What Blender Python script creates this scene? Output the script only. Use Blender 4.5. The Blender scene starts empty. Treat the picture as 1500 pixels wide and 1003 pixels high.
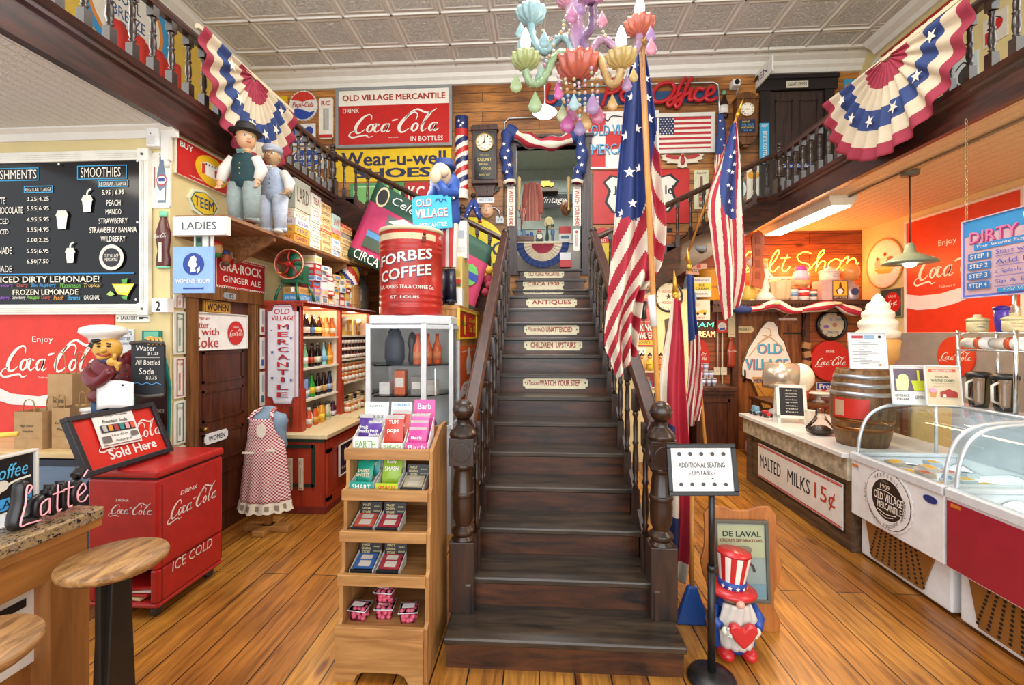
import bpy,bmesh,math,random
from math import sin,cos,pi,radians,sqrt,atan2
from mathutils import Vector,Matrix
random.seed(7)
SC=bpy.context.scene
COL=SC.collection
# ------------------------------------------------------------------ camera
FPX,CX,HY,EYE,YAW=660.0,750.0,490.0,1.7,radians(3.47)
cam_d=bpy.data.cameras.new('camera');cam=bpy.data.objects.new('camera',cam_d);COL.objects.link(cam)
cam.location=(0,0,EYE);cam.rotation_euler=(pi/2,0,YAW)
cam_d.sensor_width=36;cam_d.lens=FPX*36/1500;cam_d.shift_y=-11.5/1500;cam_d.clip_start=.05
SC.camera=cam
# ------------------------------------------------------------------ world and lights
wd=bpy.data.worlds.new('world');SC.world=wd;wd.use_nodes=True
wd.node_tree.nodes['Background'].inputs[0].default_value=(.93,.97,1,1)
wd.node_tree.nodes['Background'].inputs[1].default_value=1.25
def area(name,loc,rot,sx,sy,power,col=(1,1,1),spread=180):
    l=bpy.data.lights.new(name,'AREA');l.shape='RECTANGLE';l.size=sx;l.size_y=sy;l.energy=power;l.color=col
    l.spread=radians(spread)
    o=bpy.data.objects.new(name,l);COL.objects.link(o);o.location=loc;o.rotation_euler=rot
    return o
def point(name,loc,power,col=(1,1,1),r=.05):
    l=bpy.data.lights.new(name,'POINT');l.energy=power;l.color=col;l.shadow_soft_size=r
    o=bpy.data.objects.new(name,l);COL.objects.link(o);o.location=loc
    return o
# daylight of the shop windows behind the photographer, and of the gallery windows
area('shop_window_daylight',(0.2,-2.6,2.6),(radians(90),0,0),8,4.4,330,(.96,.98,1))
area('ceiling_lamp_light',(0.2,3.4,5.55),(0,0,0),3.2,3.6,120,(1,.97,.92))
area('back_wall_fill',(0.2,2.2,5.3),(radians(52),0,0),1.6,.8,85,(1,.96,.9))  # added fill aimed at the upper back wall, standing in for the chandelier
area('left_gallery_window_daylight',(-4.4,2.2,4.8),(0,radians(-90),0),1.2,3.0,60,(.95,.98,1))
area('right_gallery_window_daylight',(4.6,2.2,4.8),(0,radians(90),0),1.2,3.0,50,(.95,.98,1))
area('left_room_lamp_light',(-3.6,1.6,3.15),(0,0,0),1.2,1.6,34,(1,.93,.8))
area('malt_shop_tube_light',(2.9,4.9,3.0),(0,0,0),.25,1.4,60,(1,.72,.45))
area('freezer_lamp_light',(3.5,1.6,3.1),(0,0,0),1.0,1.2,36,(1,.9,.76))
area('side_hall_lamp_light',(-1.5,4.6,3.15),(0,0,0),1.0,1.0,26,(1,.9,.75))
area('under_stair_lamp_light',(1.5,5.3,2.15),(radians(25),0,0),.5,.3,9,(1,.85,.6))
area('upstairs_room_lamp',(.15,8.4,5.0),(0,0,0),1.2,1.2,40,(1,.97,.93))
SC.view_settings.view_transform='Standard';SC.view_settings.look='None'
SC.view_settings.exposure=-0.12;SC.view_settings.gamma=1;SC.view_settings.use_curve_mapping=False
# ------------------------------------------------------------------ projection helpers (pixel of the photo -> point on a real plane)
SY,CY=sin(YAW),cos(YAW)
def ray(px,py):
    a=(px-CX)/FPX;b=(HY-py)/FPX
    return Vector((-SY+a*CY,CY+a*SY,b))
EYEV=Vector((0,0,EYE))
def oy(px,py,Y):d=ray(px,py);return EYEV+d*(Y/d.y)
def ox(px,py,X):d=ray(px,py);return EYEV+d*(X/d.x)
def oz(px,py,Z):d=ray(px,py);return EYEV+d*((Z-EYE)/d.z)
# ------------------------------------------------------------------ materials
def lin(h):
    h=h.lstrip('#');r=[]
    for i in (0,2,4):
        c=int(h[i:i+2],16)/255;r.append(c/12.92 if c <= .04045 else ((c+.055)/1.055)**2.4)
    return (*r,1)
MC={}
def newmat(name):
    m=bpy.data.materials.new(name);m.use_nodes=True
    return m,m.node_tree,m.node_tree.nodes['Principled BSDF'],m.node_tree.nodes.new,m.node_tree.links.new
def paint(hx,rough=.5,metal=0,emit=0,var=.1,scale=9,coat=0):
    k=('p',hx,rough,metal,emit,var,scale,coat)
    if k in MC:return MC[k]
    m,nt,b,N,L=newmat('paint_'+hx.strip('#'))
    c=lin(hx)
    if var:
        tc=N('ShaderNodeTexCoord');n=N('ShaderNodeTexNoise');n.inputs['Scale'].default_value=scale;n.inputs['Detail'].default_value=4
        L(tc.outputs['Object'],n.inputs['Vector'])
        r=N('ShaderNodeValToRGB');r.color_ramp.elements[0].position=.3;r.color_ramp.elements[1].position=.7
        r.color_ramp.elements[0].color=tuple(x*(1-var) for x in c[:3])+(1,)
        r.color_ramp.elements[1].color=tuple(min(1,x*(1+var*.5)) for x in c[:3])+(1,)
        L(n.outputs['Fac'],r.inputs['Fac']);L(r.outputs['Color'],b.inputs['Base Color'])
    else:b.inputs['Base Color'].default_value=c
    b.inputs['Roughness'].default_value=rough;b.inputs['Metallic'].default_value=metal
    if coat:b.inputs['Coat Weight'].default_value=coat;b.inputs['Coat Roughness'].default_value=.15
    if emit:b.inputs['Emission Color'].default_value=c;b.inputs['Emission Strength'].default_value=emit
    MC[k]=m;return m
def wood(dark,light,axis='z',scale=6,rough=.4,stretch=12,coat=0,bump=.15,space='Object',pos=(.3,.7)):
    k=('w',dark,light,axis,scale,rough,stretch,coat,space,pos)
    if k in MC:return MC[k]
    m,nt,b,N,L=newmat('wood_'+light.strip('#'))
    tc=N('ShaderNodeTexCoord');mp=N('ShaderNodeMapping')
    s=[scale*stretch/3]*3;s['xyz'.index(axis)]=scale/3
    mp.inputs['Scale'].default_value=s
    L(tc.outputs[space],mp.inputs['Vector'])
    n=N('ShaderNodeTexNoise');n.inputs['Scale'].default_value=1;n.inputs['Detail'].default_value=6;n.inputs['Roughness'].default_value=.6;n.inputs['Distortion'].default_value=.6
    L(mp.outputs['Vector'],n.inputs['Vector'])
    r=N('ShaderNodeValToRGB');r.color_ramp.elements[0].position=pos[0];r.color_ramp.elements[1].position=pos[1]
    r.color_ramp.elements[0].color=lin(dark);r.color_ramp.elements[1].color=lin(light)
    L(n.outputs['Fac'],r.inputs['Fac']);L(r.outputs['Color'],b.inputs['Base Color'])
    bp=N('ShaderNodeBump');bp.inputs['Strength'].default_value=bump;bp.inputs['Distance'].default_value=.004
    L(n.outputs['Fac'],bp.inputs['Height']);L(bp.outputs['Normal'],b.inputs['Normal'])
    b.inputs['Roughness'].default_value=rough
    if coat:b.inputs['Coat Weight'].default_value=coat;b.inputs['Coat Roughness'].default_value=.2
    MC[k]=m;return m
def planks(name,c1,c2,gap,along,across,width,length=2.6,rough=.35,dark='#3a2410',knots=True,space='Object',coat=0,spots=.5):
    """boards laid along one axis: brick texture for the boards, stretched noise for the grain"""
    m,nt,b,N,L=newmat(name)
    tc=N('ShaderNodeTexCoord');sp=N('ShaderNodeSeparateXYZ');L(tc.outputs[space],sp.inputs[0])
    cb=N('ShaderNodeCombineXYZ');L(sp.outputs['XYZ'.index(along)],cb.inputs[0]);L(sp.outputs['XYZ'.index(across)],cb.inputs[1])
    br=N('ShaderNodeTexBrick');br.inputs['Scale'].default_value=1;br.inputs['Brick Width'].default_value=length;br.inputs['Row Height'].default_value=width
    br.inputs['Mortar Size'].default_value=gap;br.inputs['Mortar Smooth'].default_value=.2;br.offset=.37
    br.inputs['Color1'].default_value=lin(c1);br.inputs['Color2'].default_value=lin(c2);br.inputs['Mortar'].default_value=lin(dark)
    L(cb.outputs[0],br.inputs['Vector'])
    mp=N('ShaderNodeMapping');mp.inputs['Scale'].default_value=(2.2,26,1);L(cb.outputs[0],mp.inputs['Vector'])
    n=N('ShaderNodeTexNoise');n.inputs['Scale'].default_value=1;n.inputs['Detail'].default_value=7;n.inputs['Distortion'].default_value=1.2;L(mp.outputs[0],n.inputs['Vector'])
    r=N('ShaderNodeValToRGB');r.color_ramp.elements[0].position=.28;r.color_ramp.elements[1].position=.66
    r.color_ramp.elements[0].color=(.42,.36,.32,1);r.color_ramp.elements[1].color=(1.12,1.1,1.05,1)
    L(n.outputs['Fac'],r.inputs['Fac'])
    mx=N('ShaderNodeMix');mx.data_type='RGBA';mx.blend_type='MULTIPLY';mx.inputs[0].default_value=1
    L(br.outputs['Color'],mx.inputs[6]);L(r.outputs['Color'],mx.inputs[7])
    out=mx.outputs[2]
    if knots:
        mp2=N('ShaderNodeMapping');mp2.inputs['Scale'].default_value=(1.3,4.2,1);L(cb.outputs[0],mp2.inputs['Vector'])
        v=N('ShaderNodeTexVoronoi');v.inputs['Scale'].default_value=1;L(mp2.outputs[0],v.inputs['Vector'])
        r2=N('ShaderNodeValToRGB');r2.color_ramp.elements[0].position=.05;r2.color_ramp.elements[1].position=.12
        r2.color_ramp.elements[0].color=(.3,.16,.1,1);r2.color_ramp.elements[1].color=(1,1,1,1);L(v.outputs['Distance'],r2.inputs['Fac'])
        n3=N('ShaderNodeTexNoise');n3.inputs['Scale'].default_value=1.1;n3.inputs['Detail'].default_value=5;L(tc.outputs[space],n3.inputs['Vector'])
        r3=N('ShaderNodeValToRGB');r3.color_ramp.elements[0].position=.32;r3.color_ramp.elements[1].position=.6
        r3.color_ramp.elements[0].color=(spots,spots*.9,spots*.82,1);r3.color_ramp.elements[1].color=(1,1,1,1);L(n3.outputs['Fac'],r3.inputs['Fac'])
        for rr in (r2,r3):
            q=N('ShaderNodeMix');q.data_type='RGBA';q.blend_type='MULTIPLY';q.inputs[0].default_value=1
            L(out,q.inputs[6]);L(rr.outputs['Color'],q.inputs[7]);out=q.outputs[2]
    L(out,b.inputs['Base Color'])
    bp=N('ShaderNodeBump');bp.inputs['Strength'].default_value=.5;bp.inputs['Distance'].default_value=.006;bp.invert=True
    L(br.outputs['Fac'],bp.inputs['Height']);L(bp.outputs['Normal'],b.inputs['Normal'])
    b.inputs['Roughness'].default_value=rough
    if coat:b.inputs['Coat Weight'].default_value=coat;b.inputs['Coat Roughness'].default_value=.18
    return m
def glass(tint='#ffffff',refl=.12,rough=.02):
    k=('g',tint,refl,rough)
    if k in MC:return MC[k]
    m=bpy.data.materials.new('clear_glass');m.use_nodes=True;nt=m.node_tree;nt.nodes.clear();N,L=nt.nodes.new,nt.links.new
    o=N('ShaderNodeOutputMaterial');mx=N('ShaderNodeMixShader');t=N('ShaderNodeBsdfTransparent');g=N('ShaderNodeBsdfGlossy')
    t.inputs[0].default_value=lin(tint);g.inputs['Roughness'].default_value=rough
    fr=N('ShaderNodeLayerWeight');fr.inputs['Blend'].default_value=refl
    L(fr.outputs['Fresnel'],mx.inputs[0]);L(t.outputs[0],mx.inputs[1]);L(g.outputs[0],mx.inputs[2]);L(mx.outputs[0],o.inputs[0])
    MC[k]=m;return m
def chrome():return paint('#d9dcde',.22,1,var=0)
# ------------------------------------------------------------------ mesh builder
class MB:
    def __init__(s,M=None):s.v,s.f,s.m,s.s=[],[],[],[];s.M=M;s.mi=0;s.sm=False
    def at(s,M):s.M=M;return s
    def add(s,vs,fs,sm=None,mi=None):
        o=len(s.v)
        if s.M is not None:vs=[s.M @ Vector(v) for v in vs]
        s.v += [tuple(v) for v in vs]
        for f in fs:s.f.append(tuple(i+o for i in f));s.m.append(s.mi if mi is None else mi);s.s.append(s.sm if sm is None else sm)
        return s
    def box(s,x0,y0,z0,x1,y1,z1,mi=None):
        return s.add([(x0,y0,z0),(x1,y0,z0),(x1,y1,z0),(x0,y1,z0),(x0,y0,z1),(x1,y0,z1),(x1,y1,z1),(x0,y1,z1)],
              [(0,3,2,1),(4,5,6,7),(0,1,5,4),(1,2,6,5),(2,3,7,6),(3,0,4,7)],False,mi)
    def cb(s,c,d,mi=None):
        return s.box(c[0]-d[0]/2,c[1]-d[1]/2,c[2]-d[2]/2,c[0]+d[0]/2,c[1]+d[1]/2,c[2]+d[2]/2,mi)
    def prism(s,poly,z0,z1,mi=None,mi2=None):
        n=len(poly)
        s.add([(x,y,z0) for x,y in poly]+[(x,y,z1) for x,y in poly],[tuple(range(n-1,-1,-1)),tuple(range(n,2*n))],False,mi)
        o=len(s.v)-2*n
        for i in range(n):j=(i+1) % n;s.f.append((o+i,o+j,o+n+j,o+n+i));s.m.append((s.mi if mi is None else mi) if mi2 is None else mi2);s.s.append(False)
        return s
    def xprism(s,poly,x0,x1,mi=None):   # polygon in (y,z) swept along x
        n=len(poly)
        return s.add([(x0,y,z) for y,z in poly]+[(x1,y,z) for y,z in poly],[tuple(range(n-1,-1,-1)),tuple(range(n,2*n))]+[(i,(i+1) % n,n+(i+1) % n,n+i) for i in range(n)],False,mi)
    def yprism(s,poly,y0,y1,mi=None):   # polygon in (x,z) swept along y
        n=len(poly)
        return s.add([(x,y0,z) for x,z in poly]+[(x,y1,z) for x,z in poly],[tuple(range(n)),tuple(range(2*n-1,n-1,-1))]+[(i,n+i,n+(i+1) % n,(i+1) % n) for i in range(n)],False,mi)
    def lathe(s,prof,n=20,c=(0,0,0),sx=1,sy=1,flute=0,nf=8,mi=None,sm=True,a0=0,a1=2*pi):
        vs,fs=[],[];full=abs(a1-a0-2*pi) < 1e-6;nn=n if full else n+1
        for r,z in prof:
            for i in range(nn):
                a=a0+(a1-a0)*i/n;q=r*(1+flute*cos(nf*a))
                vs.append((c[0]+q*cos(a)*sx,c[1]+q*sin(a)*sy,c[2]+z))
        for k in range(len(prof)-1):
            for i in range(n):
                j=(i+1) % nn;fs.append((k*nn+i,k*nn+j,(k+1)*nn+j,(k+1)*nn+i))
        if full:
            if prof[0][0] > 1e-5:fs.append(tuple(range(n-1,-1,-1)))
            if prof[-1][0] > 1e-5:fs.append(tuple((len(prof)-1)*nn+i for i in range(n)))
        return s.add(vs,fs,sm,mi)
    def cyl(s,p0,p1,r0,r1=None,n=14,mi=None,sm=True):
        p0,p1=Vector(p0),Vector(p1);r1=r0 if r1 is None else r1
        d=(p1-p0).normalized();a=d.orthogonal().normalized();b=d.cross(a)
        vs=[p0+(a*cos(2*pi*i/n)+b*sin(2*pi*i/n))*r0 for i in range(n)]+[p1+(a*cos(2*pi*i/n)+b*sin(2*pi*i/n))*r1 for i in range(n)]
        s.add(vs,[(i,(i+1) % n,n+(i+1) % n,n+i) for i in range(n)],sm,mi)
        o=len(s.v)-2*n
        for f in (tuple(o+n-1-i for i in range(n)),tuple(o+n+i for i in range(n))):s.f.append(f);s.m.append(s.mi if mi is None else mi);s.s.append(False)
        return s
    def tube(s,pts,r,n=8,mi=None,closed=False,sm=True,flat=1):
        P=[Vector(p) for p in pts];m=len(P);R=r if isinstance(r,(list,tuple)) else [r]*m
        vs,fs=[],[];a=None
        for i in range(m):
            d=(P[(i+1) % m]-P[i-1]) if closed else (P[min(i+1,m-1)]-P[max(i-1,0)])
            d=d.normalized() if d.length > 1e-9 else Vector((0,0,1))
            a=d.orthogonal().normalized() if a is None else (a-d*a.dot(d))
            a=a.normalized() if a.length > 1e-6 else d.orthogonal().normalized()
            b=d.cross(a)
            for k in range(n):t=2*pi*k/n;vs.append(P[i]+(a*cos(t)+b*sin(t)*flat)*R[i])
        for i in range(m if closed else m-1):
            j=(i+1) % m
            for k in range(n):fs.append((i*n+k,i*n+(k+1) % n,j*n+(k+1) % n,j*n+k))
        if not closed:fs += [tuple(range(n-1,-1,-1)),tuple((m-1)*n+k for k in range(n))]
        return s.add(vs,fs,sm,mi)
    def ball(s,c,r,k=(1,1,1),nu=14,nv=9,mi=None):
        return s.lathe([(r*sin(pi*i/nv) if 0 < i < nv else 0,-r*cos(pi*i/nv)*k[2]) for i in range(nv+1)],nu,c,k[0],k[1],mi=mi)
    def grid(s,fn,nu,nv,mfn=None,sm=True,flip=False):
        vs=[fn(i/nu,j/nv) for j in range(nv+1) for i in range(nu+1)];o=len(s.v)
        s.add(vs,[],sm)
        for j in range(nv):
            for i in range(nu):
                a=o+j*(nu+1)+i;q=(a,a+1,a+nu+2,a+nu+1)
                s.f.append(q[::-1] if flip else q);s.m.append(mfn((i+.5)/nu,(j+.5)/nv) if mfn else s.mi);s.s.append(sm)
        return s
    def build(s,name,mats,parent=None,bev=0,solid=0,sub=0,label=None,merge=False):
        me=bpy.data.meshes.new(name);me.from_pydata(s.v,[],s.f)
        for m in (mats if isinstance(mats,(list,tuple)) else [mats]):me.materials.append(m)
        me.polygons.foreach_set('material_index',s.m);me.polygons.foreach_set('use_smooth',s.s);me.update()
        if merge:
            b=bmesh.new();b.from_mesh(me);bmesh.ops.remove_doubles(b,verts=b.verts,dist=1e-5);b.to_mesh(me);b.free()
        o=bpy.data.objects.new(name,me);COL.objects.link(o)
        if parent:o.parent=parent
        if solid:q=o.modifiers.new('solid','SOLIDIFY');q.thickness=solid;q.offset=0
        if bev:q=o.modifiers.new('bevel','BEVEL');q.width=bev;q.segments=2;q.limit_method='ANGLE'
        if sub:q=o.modifiers.new('sub','SUBSURF');q.levels=sub;q.render_levels=sub
        if label:o['label']=label
        return o
def tag(o,label,cat,group=None,kind=None):
    o['label']=label;o['category']=cat
    if group:o['group']=group
    if kind:o['kind']=kind
    return o
def thing(name,label,cat,loc=(0,0,0),rz=0,group=None,M=None):
    o=bpy.data.objects.new(name,None);COL.objects.link(o);o.empty_display_size=.05
    if M is not None:o.matrix_world=M
    else:o.location=loc;o.rotation_euler=(0,0,rz)
    return tag(o,label,cat,group)
def struct(name,mb,mats,bev=0):
    o=mb.build(name,mats,bev=bev);o['kind']='structure';return o
def dup(root,label=None,loc=None,rz=None,group=None):
    r=root.copy();COL.objects.link(r)
    if label:r['label']=label
    if group:r['group']=group
    if loc is not None:r.location=loc
    if rz is not None:r.rotation_euler=(0,0,rz)
    for ch in list(root.children):
        c=ch.copy();COL.objects.link(c);c.parent=r
        for g in ch.children:d=g.copy();COL.objects.link(d);d.parent=c
    return r
def T(x,y,z):return Matrix.Translation((x,y,z))
def RX(a):return Matrix.Rotation(radians(a),4,'X')
def RY(a):return Matrix.Rotation(radians(a),4,'Y')
def RZ(a):return Matrix.Rotation(radians(a),4,'Z')
ORD=['first','second','third','fourth','fifth','sixth','seventh','eighth','ninth','tenth','eleventh','twelfth','thirteenth','fourteenth','fifteenth','sixteenth']
# ------------------------------------------------------------------ lettering
TXT={}
def glyphs(body,shear=0,bold=0):
    k=(body,shear,bold)
    if k not in TXT:
        cu=bpy.data.curves.new('lettering','FONT');cu.body=body;cu.shear=shear;cu.offset=0;cu.resolution_u=2;cu.fill_mode='FRONT'
        ob=bpy.data.objects.new('lettering',cu);me=bpy.data.meshes.new_from_object(ob)
        v=[(p.co.x,p.co.y) for p in me.vertices];f=[tuple(p.vertices) for p in me.polygons]
        if bold > .009:   # heavier strokes: the outline repeated a hair to each side
            n=len(v);sh=((-.6,0),(.6,0)) if bold <= .015 else ((-.8,-.4),(.8,-.4),(-.8,.4),(.8,.4))
            v=[(a+x*bold,b+y*bold) for x,y in sh for a,b in v];f=[tuple(i+n*k for i in p) for k in range(len(sh)) for p in f]
        bpy.data.objects.remove(ob);bpy.data.meshes.remove(me);bpy.data.curves.remove(cu)
        x0,x1=min(a for a,_ in v),max(a for a,_ in v);y0,y1=min(b for _,b in v),max(b for _,b in v)
        TXT[k]=([((a-x0)/max(x1-x0,1e-6)-.5,(b-y0)/max(y1-y0,1e-6)-.5) for a,b in v],f,(x1-x0)/max(y1-y0,1e-6))
    return TXT[k]
def spline(pts,per=6,closed=False):
    P=[tuple(p) for p in pts];n=len(P);out=[]
    g=lambda i:P[i % n] if closed else P[max(0,min(n-1,i))]
    for i in range(n if closed else n-1):
        a,b,c,d=g(i-1),g(i),g(i+1),g(i+2)
        for k in range(per):
            t=k/per
            out.append(tuple(.5*((2*b[q])+(-a[q]+c[q])*t+(2*a[q]-5*b[q]+4*c[q]-d[q])*t*t+(-a[q]+3*b[q]-3*c[q]+d[q])*t**3) for q in range(len(b))))
    if not closed:out.append(P[-1])
    return out
def ribbon2(pts,per=6,closed=False):   # pts (x,y,width) -> flat strip
    S=spline(pts,per,closed);n=len(S);v,f=[],[]
    for i in range(n):
        a=S[i-1] if (i > 0 or closed) else S[0];b=S[(i+1) % n] if (i < n-1 or closed) else S[-1]
        dx,dy=b[0]-a[0],b[1]-a[1];l=sqrt(dx*dx+dy*dy) or 1;w=max(S[i][2],.004)/2
        v += [(S[i][0]-dy/l*w,S[i][1]+dx/l*w),(S[i][0]+dy/l*w,S[i][1]-dx/l*w)]
    for i in range(n if closed else n-1):j=(i+1) % n;f.append((2*i,2*i+1,2*j+1,2*j))
    return v,f
def _cc():
    st=[ # two big capitals, round small letters and the swashes of a flowing script
     [(.74,.66,.02),(.70,.86,.05),(.56,.92,.06),(.36,.78,.10),(.20,.50,.13),(.16,.24,.13),(.26,.06,.09),(.42,.08,.05),(.56,.22,.03)],
     [(.18,.16,.05),(.02,.10,.04),(-.04,-.06,.07),(.12,-.16,.08),(.40,-.10,.07),(.66,-.06,.07),(.80,-.16,.05),(.96,-.10,.02)],
     [(.86,.44,.03),(.98,.48,.04),(1.06,.40,.03)],
     [(1.12,.40,.07),(1.06,.46,.05),(.98,.36,.09),(.97,.18,.09),(1.06,.08,.06),(1.16,.14,.03),(1.26,.24,.02)],
     [(1.52,.48,.08),(1.50,.30,.09),(1.48,.14,.09),(1.56,.08,.05),(1.66,.16,.02)],
     [(1.62,.60,.05),(1.72,.64,.07),(1.84,.66,.05)],
     [(2.60,.60,.02),(2.62,.86,.05),(2.46,.98,.06),(2.24,.84,.10),(2.04,.54,.14),(1.98,.26,.14),(2.08,.06,.09),(2.24,.07,.06),(2.40,.22,.03)],
     [(2.14,.66,.03),(2.30,.98,.05),(2.56,1.12,.08),(2.82,1.0,.09),(3.04,.94,.09),(3.22,1.02,.06),(3.34,1.14,.02)],
     [(2.84,.30,.02),(3.02,.62,.05),(3.16,.92,.05),(3.10,.98,.04),(2.98,.66,.08),(2.92,.28,.10),(2.96,.08,.07),(3.06,.12,.03),(3.14,.22,.02)],
     [(3.50,.48,.08),(3.46,.30,.09),(3.44,.14,.09),(3.52,.08,.06),(3.64,.20,.02)]]
    cl=[[(.78,.46,.05),(.68,.36,.09),(.66,.18,.09),(.76,.08,.05),(.86,.18,.08),(.88,.36,.08)],
          [(1.42,.46,.05),(1.30,.38,.09),(1.26,.20,.10),(1.34,.08,.05),(1.46,.18,.06),(1.50,.38,.06)],
          [(2.64,.46,.05),(2.54,.36,.09),(2.52,.18,.09),(2.62,.08,.05),(2.72,.18,.08),(2.74,.36,.08)],
          [(3.40,.46,.05),(3.28,.38,.09),(3.24,.20,.10),(3.32,.08,.05),(3.44,.18,.06),(3.48,.38,.06)]]
    V,Fc=[],[]
    for s_,c_ in [(x,False) for x in st]+[(x,True) for x in cl]:
        v,f=ribbon2([(x+.22*y,y,w) for x,y,w in s_],5,c_);o=len(V);V += v;Fc += [tuple(i+o for i in q) for q in f]
    x0,x1=min(a for a,_ in V),max(a for a,_ in V);y0,y1=min(b for _,b in V),max(b for _,b in V)
    return [((a-x0)/(x1-x0)-.5,(b-y0)/(y1-y0)-.5) for a,b in V],Fc
CCV,CCF=_cc()
def starpoly(cx,cy,r,rot=90,k=.4):
    return [(cx+(r if i % 2 == 0 else r*k)*cos(radians(rot+36*i)),cy+(r if i % 2 == 0 else r*k)*sin(radians(rot+36*i))) for i in range(10)]
def ell(cx,cy,rx,ry,n=32):return [(cx+rx*cos(2*pi*i/n),cy+ry*sin(2*pi*i/n)) for i in range(n)]
def rrect(cx,cy,w,h,r,n=4):
    out=[]
    for sx,sy,a in ((1,1,0),(-1,1,90),(-1,-1,180),(1,-1,270)):
        for i in range(n+1):t=radians(a+90*i/n);out.append((cx+sx*(w/2-r)+r*cos(t),cy+sy*(h/2-r)+r*sin(t)))
    return out
# Drawn items live in a w x h box with (0,0) lower left and (1,1) upper right.
# ('t',text,cx,cy,w,h,colour[,shear,bold])  ('r',x0,y0,x1,y1,colour)  ('e',cx,cy,rx,ry,colour)  ('c',cx,cy,w,h,colour) script
# ('s',cx,cy,r,colour) star  ('p',[(x,y)..],colour)  ('l',[(x,y)..],width,colour) line ; radii are fractions of h
def draw(items,w,h,parent,z0=.002,emit=0,name='lettering',step=.0007,rough=.45):
    by={}
    for k,it in enumerate(items):
        z=z0+step*k;kind=it[0]
        X=lambda u:(u-.5)*w;Y=lambda v:(v-.5)*h
        col=it[6] if kind == 't' else it[5] if kind in 'rec' else it[4] if kind == 's' else it[2] if kind == 'p' else it[3]
        mb=by.setdefault(col,MB())
        if kind == 't':
            v,f,_=glyphs(it[1],it[7] if len(it) > 7 else 0,it[8] if len(it) > 8 else .012);bo=it[8] if len(it) > 8 else .012;nk=len(v)/(4 if bo > .015 else 2) if bo > .009 else 1e9
            mb.add([(X(it[2])+a*it[4]*w,Y(it[3])+b*it[5]*h,z+int(i/nk)*.00016) for i,(a,b) in enumerate(v)],f,False)
        elif kind == 'c':mb.add([(X(it[1])+a*it[3]*w,Y(it[2])+b*it[4]*h,z) for a,b in CCV],CCF,False)
        elif kind == 'l':
            v,f=ribbon2([(X(a),Y(b),it[2]*h) for a,b in it[1]],6);mb.add([(a,b,z) for a,b in v],f,False)
        else:
            if kind == 'r':P=[(X(it[1]),Y(it[2])),(X(it[3]),Y(it[2])),(X(it[3]),Y(it[4])),(X(it[1]),Y(it[4]))]
            elif kind == 'e':P=ell(X(it[1]),Y(it[2]),it[3]*h,it[4]*h)
            elif kind == 's':P=starpoly(X(it[1]),Y(it[2]),it[3]*h)
            else:P=[(X(a),Y(b)) for a,b in it[1]]
            mb.add([(a,b,z) for a,b in P],[tuple(range(len(P)))],False)
    return [mb.build(name,paint(c,rough,emit=emit,var=.06),parent) for c,mb in by.items()]
# facing frames: local x to the reader's right, y up, z out of the wall
def F_front(p,roll=0,tilt=0):return T(*p) @ RX(90) @ RZ(roll) @ RX(tilt)                    # faces the camera (-Y)
def F_right(p,roll=0):return T(*p) @ RZ(90) @ RX(90) @ RZ(roll)                         # faces +X (on left walls)
def F_left(p,roll=0):return T(*p) @ RZ(-90) @ RX(90) @ RZ(roll)                         # faces -X (on right walls)
def box_front(x0,y0,x1,y1,Y):
    a,b,c=oy(x0,(y0+y1)/2,Y),oy(x1,(y0+y1)/2,Y),oy((x0+x1)/2,y0,Y);d=oy((x0+x1)/2,y1,Y)
    return ((a.x+b.x)/2,Y,(c.z+d.z)/2),b.x-a.x,c.z-d.z
def box_side(x0,x1,xm,y0,y1,X):   # px range, and the y extent measured at column xm
    a,b=ox(x0,490,X),ox(x1,490,X);c,d=ox(xm,y0,X),ox(xm,y1,X)
    return (X,(a.y+b.y)/2,(c.z+d.z)/2),abs(b.y-a.y),c.z-d.z
def sign(name,label,cat,M,w,h,base,items=(),frame=None,fw=.02,depth=.015,shape='r',fd=.012,group=None,rough=.35,emit=0,rim=None,name2='lettering'):
    t=thing(name,label,cat,M=M,group=group)
    P={'r':lambda:[(-w/2,-h/2),(w/2,-h/2),(w/2,h/2),(-w/2,h/2)],'e':lambda:ell(0,0,w/2,h/2,40),'rr':lambda:rrect(0,0,w,h,min(w,h)*.18),
         'tag':lambda:plaque(w,h)}[shape]() if isinstance(shape,str) else [((a-.5)*w,(b-.5)*h) for a,b in shape]
    MB().prism(P,-depth,0).build('panel',paint(base,rough,emit=emit),t)
    if frame:
        mb=MB();n=len(P);cxy=(sum(a for a,_ in P)/n,sum(b for _,b in P)/n)
        if shape == 'r':
            for q in ((-w/2-fw,-h/2-fw,w/2+fw,-h/2),(-w/2-fw,h/2,w/2+fw,h/2+fw),(-w/2-fw,-h/2,-w/2,h/2),(w/2,-h/2,w/2+fw,h/2)):mb.box(q[0],q[1],-depth,q[2],q[3],fd)
        else:
            mb.tube([(a,b,0) for a,b in P],fw/2,6,closed=True)
        mb.build('frame',paint(frame,.35) if isinstance(frame,str) else frame,t,bev=.003 if shape == 'r' else 0)
    if items:draw(items,w,h,t,name=name2)
    return t
def plaque(w,h):
    k=min(w,h)*.22;return [(-w/2+k,-h/2),(w/2-k,-h/2),(w/2-k*.8,-h/2+k*.8),(w/2,-h/2+k),(w/2,h/2-k),(w/2-k*.8,h/2-k*.8),(w/2-k,h/2),(-w/2+k,h/2),(-w/2+k*.8,h/2-k*.8),(-w/2,h/2-k),(-w/2,-h/2+k),(-w/2+k*.8,-h/2+k*.8)]
def border(c,m=.03,w=.012,asp=1.0):
    # thin painted line inside the edge; asp = width/height
    a,b=m,w;ax,bx=m/asp,w/asp
    return [('r',ax,a,1-ax,a+b,c),('r',ax,1-a-b,1-ax,1-a,c),('r',ax,a,ax+bx,1-a,c),('r',1-ax-bx,a,1-ax,1-a,c)]
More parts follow.
